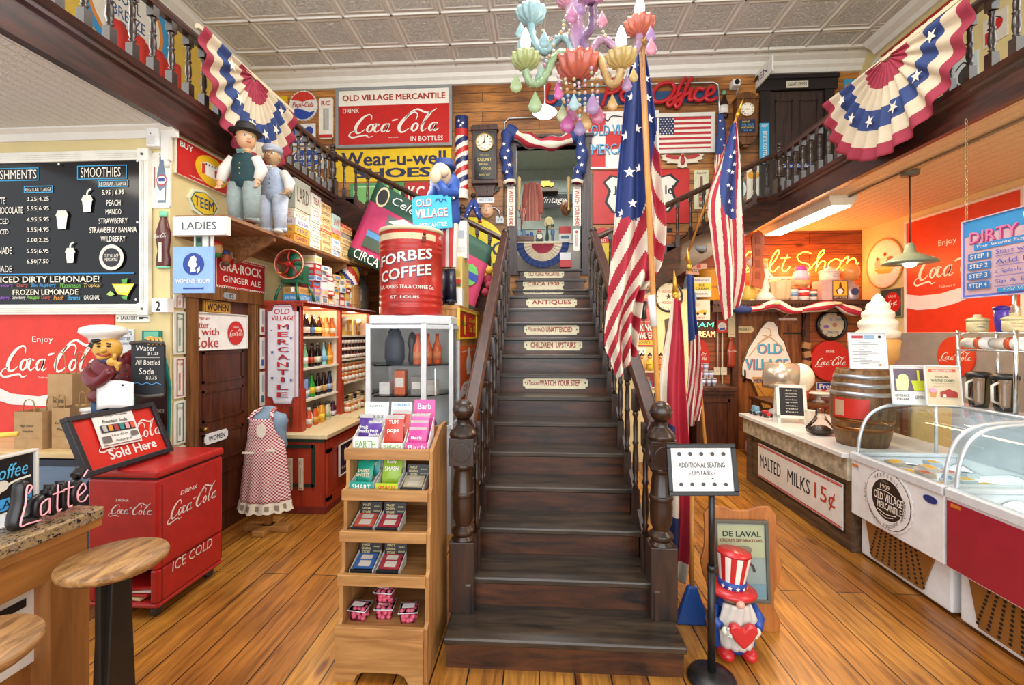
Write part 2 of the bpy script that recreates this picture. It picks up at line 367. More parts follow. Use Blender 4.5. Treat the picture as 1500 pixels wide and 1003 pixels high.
# ================================================================== SETTING
XL,XR,GF,GB,CEIL,YB=-2.66,3.06,3.48,3.24,5.8,7.0      # gallery edges, gallery floor / underside, ceiling, back wall
DK=wood('#150c08','#402617','z',8,.3,6,coat=.35)
DKX=wood('#1c100b','#4a291b','x',8,.32,8,coat=.3)
DKY=wood('#22110d','#50291f','y',8,.35,8,coat=.3)
m_floor=planks('floor_boards','#d0943f','#b06f2c',.004,'Y','X',.178,3.1,.33,'#24130a',coat=.12,spots=.55)
struct('floor',MB().box(-6,-2.2,-.06,6,9,0),m_floor)
def tin(name,c,tile,kind):
    m,nt,b,N,L=newmat(name)
    b.inputs['Base Color'].default_value=lin(c);b.inputs['Roughness'].default_value=.42
    tc=N('ShaderNodeTexCoord');sp=N('ShaderNodeSeparateXYZ');L(tc.outputs['Object'],sp.inputs[0])
    def M_(op,a,bb=None):
        n=N('ShaderNodeMath');n.operation=op
        for i,q in enumerate((a,bb)):
            if q is None:continue
            if isinstance(q,(int,float)):n.inputs[i].default_value=q
            else:L(q,n.inputs[i])
        return n.outputs[0]
    if kind == 'tile':
        fx=M_('SUBTRACT',M_('FRACT',M_('DIVIDE',sp.outputs[0],tile)),.5);fy=M_('SUBTRACT',M_('FRACT',M_('DIVIDE',sp.outputs[1],tile)),.5)
        ax,ay=M_('ABSOLUTE',fx),M_('ABSOLUTE',fy)
        d=M_('SQRT',M_('ADD',M_('MULTIPLY',fx,fx),M_('MULTIPLY',fy,fy)))
        ang=M_('ARCTAN2',fy,fx)
        petals=M_('SINE',M_('ADD',M_('MULTIPLY',d,34),M_('MULTIPLY',M_('COSINE',M_('MULTIPLY',ang,8)),2.2)))
        n1=N('ShaderNodeTexNoise');n1.inputs['Scale'].default_value=17;n1.inputs['Detail'].default_value=2;n1.inputs['Distortion'].default_value=2.5;L(tc.outputs['Object'],n1.inputs['Vector'])
        ridge=M_('SMOOTH_MIN',M_('ABSOLUTE',M_('SUBTRACT',n1.outputs['Fac'],.5)),.08)
        edge=M_('SINE',M_('MULTIPLY',M_('MAXIMUM',ax,ay),52))
        inside=M_('LESS_THAN',M_('MAXIMUM',ax,ay),.36)
        hgt=M_('ADD',M_('MULTIPLY',M_('ADD',M_('MULTIPLY',petals,.22),M_('MULTIPLY',ridge,-9)),inside),M_('MULTIPLY',M_('MULTIPLY',edge,.55),M_('SUBTRACT',1,inside)))
    else:
        s1=M_('ABSOLUTE',M_('SINE',M_('MULTIPLY',sp.outputs[0],pi/tile)))
        n1=N('ShaderNodeTexNoise');n1.inputs['Scale'].default_value=30 if kind == 'bead' else 24;n1.inputs['Detail'].default_value=3;n1.inputs['Distortion'].default_value=1.5;L(tc.outputs['Object'],n1.inputs['Vector'])
        hgt=M_('ADD',M_('MULTIPLY',M_('POWER',s1,.3),1.0),M_('MULTIPLY',n1.outputs['Fac'],.8 if kind == 'bead' else 1.1))
    bp=N('ShaderNodeBump');bp.inputs['Strength'].default_value=.9;bp.inputs['Distance'].default_value=.022 if kind == 'tile' else .014
    L(hgt,bp.inputs['Height']);L(bp.outputs['Normal'],b.inputs['Normal'])
    return m
m_tin=tin('pressed_tin_ceiling','#e6e3dc',.63,'tile');m_cream=paint('#dcc992',.6,var=.05);m_white=paint('#e6e3da',.5,var=.05)
cm=MB().box(-4.7,-2,CEIL,4.9,YB,CEIL+.05)
for i in range(15):x=-4.41+.63*i;cm.box(x-.014,-2,CEIL-.014,x+.014,YB-.2,CEIL,0)
for j in range(14):y=-1.89+.63*j;cm.box(-4.41,y-.014,CEIL-.014,4.41,y+.014,CEIL,0)
struct('ceiling',cm,m_tin)
cr=MB().xprism([(YB,5.6),(YB-.05,5.6),(YB-.06,5.66),(YB-.1,5.69),(YB-.12,5.74),(YB-.2,5.77),(YB-.24,CEIL),(YB,CEIL)],-4.6,4.75)
cr.xprism([(YB-.28,CEIL),(YB-.30,5.775),(YB-.34,5.775),(YB-.36,CEIL)],-4.6,4.75)
for s in (-1,1):
    x=-4.6 if s < 0 else 4.75
    cr.yprism([(x,5.64),(x-s*.05,5.64),(x-s*.08,5.70),(x-s*.16,5.74),(x-s*.2,CEIL),(x,CEIL)],-2,YB-.36)
struct('trim_1',cr,m_white)
m_bw=planks('back_wall_boards','#c98c4a','#a2682f',.004,'X','Z',.148,2.4,.45,'#1e1008',spots=.45)
DX0,DX1,DZ0,DZ1=-.35,.65,2.70,4.62          # doorway at the head of the stairs
bw=MB()
for q in ((-4.6,2.0,DX0,CEIL),(DX1,2.0,4.75,CEIL),(DX0,DZ1,DX1,CEIL),(DX0,0,DX1,DZ0),(-4.6,0,DX0,2.0),(DX1,0,2.2,2.0)):bw.box(q[0],YB,q[1],q[2],YB+.14,q[3])
struct('wall_back',bw,m_bw)
m_malt=planks('malt_shop_boards_neon_lit','#b8662f','#9a4f25',.004,'X','Z',.16,2.0,.45,'#2a1108',spots=.6)  # same planks as the back wall; redder colour carries the warm neon light
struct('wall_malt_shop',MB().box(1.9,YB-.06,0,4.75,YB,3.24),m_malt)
struct('wall_right',MB().box(4.75,-2,0,4.9,YB+.14,3.24).box(4.75,-2,3.24,4.9,YB+.14,CEIL),paint('#d9c78e',.6,var=.06))
struct('wall_left_front',MB().box(-4.7,3.2,0,-2.85,3.32,GB),m_cream)
struct('wall_left',MB().box(-2.85,3.2,0,-2.75,YB,GB),m_cream)
struct('wall_left_gallery',MB().box(-4.72,-2,GF,-4.6,YB+.14,CEIL),paint('#d9b64a',.6,var=.08))
struct('wall_under_stairs',MB().box(.72,6.1,0,1.98,6.16,2.3),paint('#ddcb95',.6))
# galleries: slab (pressed tin underneath), dark fascia, mouldings
m_bead=tin('beadboard_soffit','#dcd8ce',.075,'bead');m_bead2=tin('plaster_soffit','#e3c59a',.11,'plaster')
struct('trim_2',MB().box(-4.6,-2,GB,XL-.05,YB,GF),m_bead);struct('trim_3',MB().box(XR+.05,-2,GB,4.75,YB,GF),m_bead2)
struct('trim_4',MB().yprism([(XL-.06,GB-.02),(XL,GB-.02),(XL,GB+.16),(XL+.025,GB+.175),(XL+.025,GB+.2),(XL+.04,GB+.21),(XL+.05,GF+.01),(XL-.08,GF+.01)],-2,5.75),DKY)
struct('trim_5',MB().yprism([(XR+.06,GB-.02),(XR+.08,GF+.01),(XR-.05,GF+.01),(XR-.04,GB+.21),(XR-.025,GB+.2),(XR-.025,GB+.175),(XR,GB+.16),(XR,GB-.02)],-2,6.05),DKY)
struct('trim_6',MB().xprism([(3.2,GB-.075),(3.185,GB-.075),(3.16,GB-.03),(3.12,GB-.012),(3.12,GB),(3.2,GB)],-4.6,XL-.02),m_white)
# the left wall corner carries a white conduit cover
struct('trim_7',MB().box(-2.785,3.16,2.99,-2.73,3.2,3.17).cyl((-2.757,3.18,2.94),(-2.757,3.18,3.0),.016,.02),paint('#e8e6dd',.4))
# doorway trim
fr=MB()
for x0,x1 in ((DX0-.13,DX0),(DX1,DX1+.13)):fr.box(x0,YB-.05,2.62,x1,YB+.16,DZ1);fr.box(x0+.03,YB-.065,2.62,x0+.05,YB-.05,DZ1);fr.box(x0+.08,YB-.065,2.62,x0+.1,YB-.05,DZ1)
fr.box(DX0-.15,YB-.06,DZ1,DX1+.15,YB+.16,DZ1+.13);fr.box(DX0-.18,YB-.09,DZ1+.11,DX1+.18,YB,DZ1+.15)
fr.box(DX0,YB-.04,2.62,DX1,YB+.14,2.705)
struct('trim_8',fr,wood('#2b2327','#5b4c4c','z',8,.4,8))
# room beyond the doorway
um=paint('#b7c4b8',.6)
ub=MB().box(-1.4,9.6,2.6,1.9,9.7,5.2).box(-1.5,YB+.14,2.6,-1.4,9.7,5.2).box(1.9,YB+.14,2.6,2.0,9.7,5.2)
for i in range(9):ub.box(-1.4,9.585,2.9+.26*i,1.9,9.6,2.91+.26*i)
struct('wall_upstairs',ub,um);struct('ceiling_upstairs',MB().box(-1.5,YB+.14,5.2,2.0,9.7,5.25),um);struct('floor_upstairs',MB().box(-1.5,YB+.14,2.6,2.0,9.7,2.69),DKX)
# women's door on the left wall: leaf, panels, casing
WD=wood('#2c150e','#5e2f1c','z',8,.38,9);WF=wood('#4a2c14','#8a5a2c','z',8,.45,9)
d1=MB().box(-2.752,3.42,0,-2.735,4.08,1.99)
for z0,z1 in ((.16,.52),(.62,.88),(.98,1.24),(1.30,1.56)):
    for q in ((3.5,z0,4.0,z0+.02),(3.5,z1-.02,4.0,z1),(3.5,z0,3.52,z1),(3.98,z0,4.0,z1)):d1.box(-2.735,q[0],q[1],-2.727,q[2],q[3])
door1=struct('door_1',d1,WD)
c1=MB().box(-2.75,3.33,0,-2.70,3.42,2.04).box(-2.75,4.08,0,-2.70,4.23,2.04).box(-2.75,3.31,1.99,-2.69,4.25,2.10)
for y in (4.12,4.15,4.18):c1.box(-2.70,y,0,-2.693,y+.015,2.0)
c1.build('door_frame',WF,door1)
MB().ball((-2.70,3.49,.93),.026).cyl((-2.74,3.49,.93),(-2.70,3.49,.93),.012).build('door_knob',paint('#8a6a34',.3,.9),door1)
# private door and plank wall in the malt shop
d2=MB()
for i in range(6):d2.box(2.96+.152*i,YB-.1,0,2.96+.152*i+.148,YB-.06,2.04)
d2.box(2.98,YB-.11,1.86,3.86,YB-.1,1.98);d2.box(2.98,YB-.11,.3,3.86,YB-.1,.42)
door2=struct('door_2',d2,wood('#54280f','#a3602c','z',7,.45,9))
MB().box(2.86,YB-.12,0,2.95,YB-.05,2.1).box(3.88,YB-.12,0,3.97,YB-.05,2.1).box(2.86,YB-.12,2.06,3.97,YB-.05,2.16).build('door_frame',wood('#331709','#6b3a1c','z',7,.45,9),door2)
MB().tube([(3.03,YB-.11,1.0),(3.03,YB-.16,1.04),(3.03,YB-.16,1.16),(3.03,YB-.11,1.2)],.012).build('pull_handle',paint('#17110e',.4),door2)
hg=MB()
for z in (1.72,.5):hg.box(3.6,YB-.116,z-.012,3.9,YB-.104,z+.012);hg.box(3.86,YB-.13,z-.05,3.9,YB-.1,z+.05)
hg.build('strap_hinge',paint('#14100e',.4),door2)
MB().box(3.52,YB-.14,1.91,3.78,YB-.11,1.95).tube([(3.56,YB-.15,1.94),(3.66,YB-.19,2.02),(3.84,YB-.14,2.05)],.006).build('door_closer',paint('#c9c6bd',.35,.6),door2)
# gentlemen's door on the right of the back wall, upstairs
d3=MB().box(3.44,YB-.03,GF,4.22,YB,5.33)
for x0,x1 in ((3.52,3.78),(3.88,4.14)):
    for z0,z1 in ((3.62,4.2),(4.3,5.2)):
        for q in ((x0,z0,x1,z0+.02),(x0,z1-.02,x1,z1),(x0,z0,x0+.02,z1),(x1-.02,z0,x1,z1)):d3.box(q[0],YB-.04,q[1],q[2],YB-.03,q[3])
door3=struct('door_3',d3,wood('#1d1212','#43302d','z',8,.4,9))
MB().box(3.3,YB-.06,GF,3.44,YB,5.36).box(4.22,YB-.06,GF,4.36,YB,5.36).box(3.26,YB-.07,5.34,4.4,YB,5.52).box(3.24,YB-.09,5.5,4.42,YB,5.56).build('door_frame',paint('#1c1618',.4),door3)
# upstairs left window
w1=MB()
for q in ((1.55,3.55,1.63,5.2),(2.42,3.55,2.5,5.2),(1.55,3.5,2.5,3.58),(1.55,5.15,2.5,5.25),(1.97,3.55,2.03,5.2),(1.6,4.3,2.45,4.35)):w1.box(-4.6,q[0],q[1],-4.55,q[2],q[3])
win1=struct('window_1',w1,paint('#3d4a5a',.4))
MB().box(-4.595,1.6,3.55,-4.585,2.45,5.2).build('pane',paint('#bfe0f2',.1,emit=1.2,var=.25,scale=3),win1)
win2=struct('window_2',MB().box(4.69,2.6,3.6,4.75,2.68,5.2).box(4.69,3.6,3.6,4.75,3.68,5.2).box(4.69,2.6,3.55,4.75,3.68,3.62).box(4.69,3.1,3.6,4.75,3.14,5.2).box(4.69,2.6,4.2,4.75,3.68,4.24),paint('#7fa9c4',.4))
MB().box(4.74,2.64,3.6,4.748,3.64,5.2).build('pane',paint('#cfe4ea',.1,emit=1.0,var=.3,scale=3),win2)
# ================================================================== STAIRCASE
st=thing('staircase','wide dark wooden staircase rising from the shop floor to a landing with two side flights','staircase',(.12,2.3,0))
def local(o,p=(.12,2.3,0)):o.location=(-p[0],-p[1],-p[2]);return o
TR=wood('#100b08','#50402f','x',9,.34,7,coat=.25,pos=(.3,.78));RI=wood('#140a06','#643619','x',7,.33,6,coat=.3,pos=(.34,.74));SCX=.12
RZ_,TRD,Y0=.167,.267,2.25
for n in range(1,14):
    y=Y0+TRD*(n-1);w=.605 if n == 1 else .50;back=y+TRD+.05 if n < 13 else 6.42
    if n == 1:back=y+TRD+.1
    local(MB().box(SCX-w,y,RZ_*n-.035,SCX+w,back,RZ_*n).build('tread' if n < 13 else 'landing',TR,st,bev=.008))
    local(MB().box(SCX-w+.01,y+.03,RZ_*(n-1),SCX+w-.01,y+.05,RZ_*n-.035).build('riser',RI,st))
for k,(z0,z1,y0,y1,x0,x1) in enumerate(((2.17,2.34,6.40,6.66,-.36,.68),(2.34,2.51,6.62,6.9,-.33,.66),(2.51,2.69,6.86,7.0,-.3,.62))):
    local(MB().box(x0,y0+.03,z0,x1,y0+.05,z1-.03).build('riser',RI,st));local(MB().box(x0-.03,y0,z1-.03,x1+.03,y1,z1).build('tread',TR,st,bev=.006))
def newel(x,y,z0,top,s=1.0,blk=None):
    """square foot, turned shaft, square block with round bosses, cap and ball; heights from z0 to top"""
    h=top-z0;q=.07*s;f=lambda t:z0+h*t
    mb=MB().box(x-q,y-q,z0,x+q,y+q,f(.33))
    mb.lathe([(.066*s,f(.33)),(.05*s,f(.345)),(.066*s,f(.36)),(.066*s,f(.375)),(.042*s,f(.395)),(.058*s,f(.43)),(.062*s,f(.5)),(.06*s,f(.535)),(.065*s,f(.54)),(.065*s,f(.555)),(.058*s,f(.56)),(.052*s,f(.63)),(.046*s,f(.66)),(.06*s,f(.675)),(.06*s,f(.69))],20,(x,y,0))
    mb.box(x-.068*s,y-.068*s,f(.69),x+.068*s,y+.068*s,f(.82))
    for dx,dy in ((0,-1),(0,1),(1,0),(-1,0)):mb.cyl((x+dx*.066*s,y+dy*.066*s,f(.755)),(x+dx*.076*s,y+dy*.076*s,f(.755)),.052*s,n=20)
    mb.lathe([(.075*s,f(.82)),(.078*s,f(.835)),(.06*s,f(.86)),(.035*s,f(.88)),(.035*s,f(.9)),(.044*s,f(.905))],20,(x,y,0))
    r=h*.05*1.02;mb.ball((x,y,top-r),r,nu=20,nv=12);mb.tube([(x+r*1.01*cos(a/24*2*pi),y+r*1.01*sin(a/24*2*pi),top-r) for a in range(24)],.004,5,closed=True)
    return mb
for sx in (-1,1):
    local(newel(SCX+sx*.55,2.53,RZ_,1.335).build('newel_post',DK,st,bev=.006));local(newel(SCX+sx*.53,5.5,13*RZ_,3.0,.72).build('newel_post',DK,st,bev=.005))
def bal(z0,z1,r=.02,s=.022):
    h=z1-z0;f=lambda t:z0+h*t
    mb=MB().box(-s,-s,z0,s,s,f(.26)).box(-s,-s,f(.84),s,s,z1)
    mb.lathe([(s*.9,f(.26)),(r*.6,f(.29)),(r,f(.31)),(r*.6,f(.33)),(r*1.0,f(.40)),(r*.95,f(.5)),(r*.7,f(.58)),(r*1.05,f(.60)),(r*.7,f(.62)),(r*.8,f(.72)),(r*.6,f(.79)),(r*1.0,f(.81)),(r*.8,f(.84))],10)
    return mb
def railz(y):return 1.16+(2.9-1.16)*(y-2.58)/(5.45-2.58)
b0=bal(0,.72).build('baluster',DK,st)
first=[True]
def place_bal(x,y,z,sc=1,par=st,org=(.12,2.3,0),src=None):
    s_=src or b0
    if src is None and first[0]:o=s_;first[0]=False
    else:o=s_.copy();COL.objects.link(o);o.parent=par
    o.location=(x-org[0],y-org[1],z-org[2]);o.scale=(1,1,sc);return o
for sx in (-1,1):
    for n in range(2,13):
        y=Y0+TRD*(n-1)+.12;z=RZ_*n;place_bal(SCX+sx*.49,y,z,(railz(y)-z)/.72)
    x=SCX+sx*.535
    prof=[(x-.045,0),(x+.045,0),(x+.05,.03),(x+.035,.065),(x-.035,.065),(x-.05,.03)]
    vs=[(a,2.58,railz(2.58)+b-.02) for a,b in prof]+[(a,5.45,railz(5.45)+b-.02) for a,b in prof]
    local(MB().add(vs,[(5,4,3,2,1,0),(6,7,8,9,10,11)]+[(i,(i+1) % 6,6+(i+1) % 6,6+i) for i in range(6)],False).build('handrail',DKY,st,bev=.006))
    xo=SCX+sx*.51
    local(MB().xprism([(2.45,0),(5.45,0),(5.45,2.1),(5.3,2.17),(2.45,.32)],xo-.015,xo+.015).build('stringer',DK,st))
# side flights from the landing up to each gallery
for sx,xa,xb,yb,sgn in ((-1,-.45,XL,5.66,-1),(1,.69,XR,5.95,1)):
    ya=5.5;z0,z1=13*RZ_,GF;L_=abs(xb-xa)
    pt=lambda t,dz=0:(xa+(xb-xa)*t,ya+(yb-ya)*t,z0+(z1-z0)*t+dz)
    st_=MB()
    a,b_=pt(0),pt(1);vs=[]
    for dy in (-.02,.02):vs += [(a[0],a[1]+dy,a[2]+.06),(b_[0],b_[1]+dy,b_[2]+.05),(b_[0],b_[1]+dy,b_[2]-.26),(a[0],a[1]+dy,a[2]-.34)]
    st_.add(vs,[(0,1,2,3),(7,6,5,4),(0,4,5,1),(1,5,6,2),(2,6,7,3),(3,7,4,0)],False)
    local(st_.build('stringer',DKX,st))
    for k in range(8):
        q=pt((k+.5)/8);zz=z0+(z1-z0)*(k+1)/8;hw=L_/16
        local(MB().box(q[0]-hw-.02,q[1]+.03,zz-.03,q[0]+hw,6.98,zz).build('tread',DKX,st));xr=q[0]-sgn*hw
        local(MB().box(xr-.01,q[1]+.03,zz-(z1-z0)/8,xr+.01,6.98,zz-.03).build('riser',RI,st))
    sof=MB();a,b_=pt(0),pt(1)
    sof.add([(a[0],a[1]+.02,a[2]-.3),(b_[0],b_[1]+.02,b_[2]-.24),(b_[0],6.95,b_[2]-.24),(a[0],6.95,a[2]-.3)],[(0,1,2,3)],False)
    local(sof.build('soffit',DKX,st,solid=.02))
    r0,r1=pt(0,.70),pt(1,.54)
    local(MB().tube([r0,r1],.034,8,sm=False).build('handrail',DKX,st));local(newel(xb,yb,GF-.02,4.16,.72).build('newel_post',DK,st,bev=.005))
    for k in range(1,14):
        t=k/14;q=pt(t);zb=q[2]+.05;zt=r0[2]+(r1[2]-r0[2])*t;place_bal(q[0],q[1],zb,(zt-zb)/.72)
# gallery railings
for side,xx,ye,ys,lab in ((-1,XL-.02,5.66,1.9,'dark turned-baluster railing along the left gallery edge, above the menu board'),(1,XR+.02,5.95,2.6,'dark turned-baluster railing along the right gallery edge, above the malt shop')):
    t=thing('gallery_railing',lab,'railing',(xx,ye,GF),group='gallery railings')
    L_=ye+1.5
    prof=[(-.03,.5),(.03,.5),(.035,.53),(.025,.56),(-.025,.56),(-.035,.53)]
    MB().add([(a,-L_,b) for a,b in prof]+[(a,-.03,b) for a,b in prof],[(5,4,3,2,1,0),(6,7,8,9,10,11)]+[(i,6+i,6+(i+1) % 6,(i+1) % 6) for i in range(6)][::1],False).build('handrail',DKY,t)
    b1=bal(0,.5,.023,.026).build('baluster',DK,t);k=1
    while ye-.158*k > ys:
        o=b1 if k == 1 else b1.copy()
        if k > 1:COL.objects.link(o);o.parent=t
        o.location=(0,-.158*k,0.005);k += 1
# ================================================================== SIGNS
W,R_,K,NV,YL,GY='#f1ece0','#c8201f','#15131a','#1d2250','#efc51a','#8f9192'
def fs(name,label,cat,px,Y,base,items=(),**k):
    p,w,h=box_front(*px,Y);return sign(name,label,cat,F_front(p,k.pop('roll',0),k.pop('tilt',0)),w,h,base,items,**k)
def rs(name,label,cat,x0,x1,xm,y0,y1,X,base,items=(),**k):
    p,w,h=box_side(x0,x1,xm,y0,y1,X);return sign(name,label,cat,F_right(p,k.pop('roll',0)),w,h,base,items,**k)
def ls(name,label,cat,x0,x1,xm,y0,y1,X,base,items=(),**k):
    p,w,h=box_side(x0,x1,xm,y0,y1,X);return sign(name,label,cat,F_left(p,k.pop('roll',0)),w,h,base,items,**k)
YW=YB-.012
# ---- back wall, left to right
fs('enamel_sign','yellow sign with a red emblem at the left end of the back wall','sign',(404,141,421,200),YW,'#e8c320',[('e',.55,.74,.16,.14,R_)])
t=fs('bottle_cap_sign','round bottle-cap sign with a red top, white band and blue base','sign',(423,132,465,177),YW-.02,'#ece9e2',[],shape=[(.5+(.5 if i % 2 else .475)*cos(pi*i/24),.5+(.5 if i % 2 else .475)*sin(pi*i/24)) for i in range(48)],depth=.03)
_,w_,h_=box_front(423,132,465,177,YW)
arc=lambda a0,a1,r=.45:[(.5+r*cos(radians(a)),.5+r*sin(radians(a))) for a in range(a0,a1+1,6)]
draw([('p',arc(24,156)+[(.3,.66),(.5,.62),(.72,.68)],'#d3362a'),('p',arc(204,336)+[(.72,.27),(.5,.36),(.3,.40),(.14,.36)],'#2748a8'),('t','Pepsi-Cola',.5,.5,.74,.22,'#c32a26',.3,.02)],w_,h_,t,.004)
def thermo(name,label,px,Y,top,items=(),base=W,M=None):
    return fs(name,label,'thermometer',px,Y,base,[('r',.3,.2,.7,.74,'#b8b6b2'),('r',.47,.26,.53,.70,'#f3efe8'),('r',.485,.26,.515,.56,R_)]+[('r',.34,.27+.05*i,.44,.275+.05*i,K) for i in range(9)]+list(items),shape='rr')
thermo('wall_thermometer','tall white thermometer sign with a red foot, beside the round bottle-cap sign',(467,143,488,203),YW,'RC',[('t','RC',.5,.86,.62,.11,R_),('r',.04,.02,.96,.1,R_)])
fs('enamel_sign','small white sign with blue figures hung below the round bottle-cap sign','sign',(427,181,462,213),YW,'#e9eaec',[('e',.3,.62,.26,.2,'#26459c'),('e',.74,.66,.2,.2,'#26459c'),('e',.3,.62,.12,.1,W),('r',.1,.1,.9,.26,'#26459c'),('t','TYPE',.5,.18,.6,.12,W)])
fs('enamel_sign','pale blue sign with a dark blue lettered oval, seen through the left balusters','sign',(421,215,480,248),YW,'#a9c8d8',[('e',.48,.5,.8,.46,'#e0a42a'),('e',.48,.5,.76,.42,W),('e',.48,.5,.7,.38,'#2450a8'),('t','Colonial',.48,.56,.62,.32,W,.25,.02),('t','IS GOOD',.48,.26,.32,.12,W)])
fs('enamel_sign','small white oval sign low behind the last left balusters','sign',(438,251,474,287),YW,'#e7e2d6',[('e',.5,.5,.36,.4,'#c9d3d8'),('t','Ice',.5,.52,.3,.3,'#39639a',.2)],shape='e')
fs('soda_sign','large red and white lettered sign in a grey frame above the yellow shoe sign','sign',(496,131,658,211),YW-.03,'#c4201d',
   [('r',0,.72,1,1,W),('t','OLD VILLAGE MERCANTILE',.505,.858,.93,.105,'#d9b9a0'),('t','OLD VILLAGE MERCANTILE',.5,.865,.93,.11,'#a31c20',0,.03),('t','DRINK',.115,.63,.15,.085,W),('c',.5,.38,.82,.52,W),('t','IN BOTTLES',.80,.09,.29,.085,W),('t','TRADE MARK REG',.5,.12,.1,.02,W)],frame=GY,fw=.045,depth=.03,fd=.02)
fs('shoe_sign','wide yellow sign with navy lettering hung under the large red sign','sign',(491,218,661,265),YW,'#eac21c',[('t','Wear-u-well',.505,.70,.9,.43,'#23264f',0,.03),('t','SHOES',.5,.26,.66,.3,'#23264f',0,.05)])
fs('enamel_sign','green and white sign partly hidden behind the left flight of stairs','sign',(513,268,592,306),YW,'#3f9a54',[('r',.06,.1,.94,.9,'#b9dfae'),('r',.1,.16,.9,.84,'#7cc06e')])
fs('baking_powder_sign','red sign with bold white letters under the yellow shoe sign','sign',(593,267,660,322),YW,'#c22426',[('t','KC',.25,.72,.36,.38,W,0,.03),('t','BAKING',.74,.82,.4,.14,W),('t','POWDER',.74,.6,.4,.14,W),('t','25 OUNCES',.5,.28,.7,.14,W)])
# barber pole board
p,w,h=box_front(667,172,686,292,YW);t=thing('barber_pole','tall striped barber pole mounted on the back wall beside the clock','barber pole',M=F_front(p))
n=14;mats=[paint(W,.3),paint('#c92e2c',.3),paint('#1f2c66',.3)]
def bp_m(u,v):
    if v < .11:return 0
    if v > .84:return 2
    if v > .76:return 1
    q=(v*4.2-u*.55) % 1;return 1 if q < .28 else 0 if q < .5 else 2 if q < .78 else 0
MB().grid(lambda u,v:(-w/2*cos(pi*u),h*(v-.5),w/2*sin(pi*u)*.9),12,90,bp_m).build('striped_pole',mats,t)
draw([('s',.35,.93,.022,W),('s',.65,.9,.022,W),('s',.5,.87,.022,W)],w,h,t,w/2*.93,name='stars')
mb=MB();[mb.lathe([(w*.5,0),(w*.54,.008),(w*.5,.018)],16,(0,0,0),a0=0,a1=pi) for _ in (0,)]
MB(T(0,-h/2,0) @ RX(-90) ).lathe([(w*.5,0),(w*.53,.01),(w*.53,.03),(w*.5,.04)],16,sy=.9,a0=pi,a1=2*pi).build('foot_ring',paint(W,.3),t)
# ---- clocks
def clock_face(t,c,r,y=0,base='#efe9d8',hands=(0,8),num=True,rim='#b48a3c',items=()):
    f=thingless=MB(T(*c));f.prism(ell(0,0,r,r,32),0,.006);f.build('clock_face',paint(base,.4),t)
    MB(T(*c)).tube([(r*cos(a*pi/16),r*sin(a*pi/16),.006) for a in range(32)],r*.07,6,closed=True).build('bezel',paint(rim,.3,.7),t)
    it=[]
    d=2*r
    if num:
        for k,s_ in enumerate(['XII','I','II','III','IV','V','VI','VII','VIII','IX','X','XI']):
            a=radians(90-30*k);it.append(('t',s_,.5+.38*cos(a),.5+.38*sin(a),.035*len(s_)+.03,.1,K))
    q=[o for o in draw(list(items)+it,d,d,t,.007,name='dial_marking')] if (it or items) else []
    for o in q:o.matrix_local=T(*c)
    hd=MB(T(c[0],c[1],c[2]+.016))
    for a,l,wd_ in ((radians(90-hands[0]*30),.78*r,.05*r),(radians(90-hands[1]*30),.52*r,.07*r)):
        dx,dy=cos(a),sin(a);hd.add([(-dy*wd_-dx*.1*r,dx*wd_-dy*.1*r,0),(dy*wd_-dx*.1*r,-dx*wd_-dy*.1*r,0),(dx*l,dy*l,0)],[(0,1,2)],False)
    hd.build('clock_hands',paint(K),t)
p,w,h=box_front(692,187,730,288,YW);t=thing('wall_clock','dark wooden wall clock with a lettered black glass door, left of the doorway','clock',M=F_front(p))
b=MB().box(-w*.46,-h*.30,-.0,w*.46,h*.44,.1).box(-w*.52,h*.42,0,w*.52,h*.47,.13).box(-w*.48,h*.47,0,w*.48,h*.5,.11).box(-w*.5,-h*.34,0,w*.5,-h*.29,.12)
b.yprism;b.prism([(-w*.42,-h*.34),(w*.42,-h*.34),(w*.3,-h*.5),(-w*.3,-h*.5)],0,.05).build('case',wood('#2a1711','#54342a','y',9,.4),t,bev=.004)
b.__init__();b.box(-w*.38,-h*.28,.1,w*.38,h*.1,.112).box(-w*.38,h*.1,.1,w*.38,h*.4,.108).build('glass_door',paint('#14191a',.12),t)
clock_face(t,(0,h*.245,.112),w*.33,hands=(0,8))
for o in draw([('t','TIME TO BUY',.5,.92,.5,.05,'#c9b063'),('t','CALUMET',.5,.74,.74,.13,'#d8c377',0,.02),('t','BAKING',.46,.56,.46,.08,'#d8c377'),('t','POWDER',.6,.38,.5,.1,'#d8c377'),('t','"BEST BY TEST"',.5,.14,.6,.06,'#d8c377')],w*.72,h*.36,t,0):o.matrix_local=T(0,-h*.09,.1135)
p,w,h=box_front(1076,137,1106,217,YW-.06);t=thing('wall_clock','brown wooden wall clock with an arched top, left of the upstairs dark door','clock',M=F_front(p))
b=MB().box(-w*.5,-h*.32,-.06,w*.5,h*.36,.08).box(-w*.56,h*.35,-.06,w*.56,h*.39,.1)
b.prism([(-w*.5,h*.39),(w*.5,h*.39),(w*.36,h*.46),(0,h*.5),(-w*.36,h*.46)],-.06,.07);b.prism([(-w*.5,-h*.32),(-w*.22,-h*.46),(w*.22,-h*.46),(w*.5,-h*.32)],-.06,.07);b.box(-w*.14,-h*.5,-.03,w*.14,-h*.46,.05)
b.build('case',wood('#40230f','#7a4b25','y',9,.4),t,bev=.004)
clock_face(t,(0,h*.16,.082),w*.34,hands=(9,3),num=True)
MB().box(-w*.38,-h*.26,.08,w*.38,-h*.02,.086).build('painted_glass',paint('#28324a',.15),t)
for o in draw([('t','BUVE',.4,.84,.5,.14,'#d6b95a',.2),('t','THE BLUE',.5,.6,.8,.16,'#5c9fd0'),('t','MERCANTILE',.5,.36,.8,.14,'#d6b95a'),('t','TIME',.5,.14,.6,.12,'#5c9fd0')],w*.74,h*.23,t,0):o.matrix_local=T(0,-h*.14,.088)
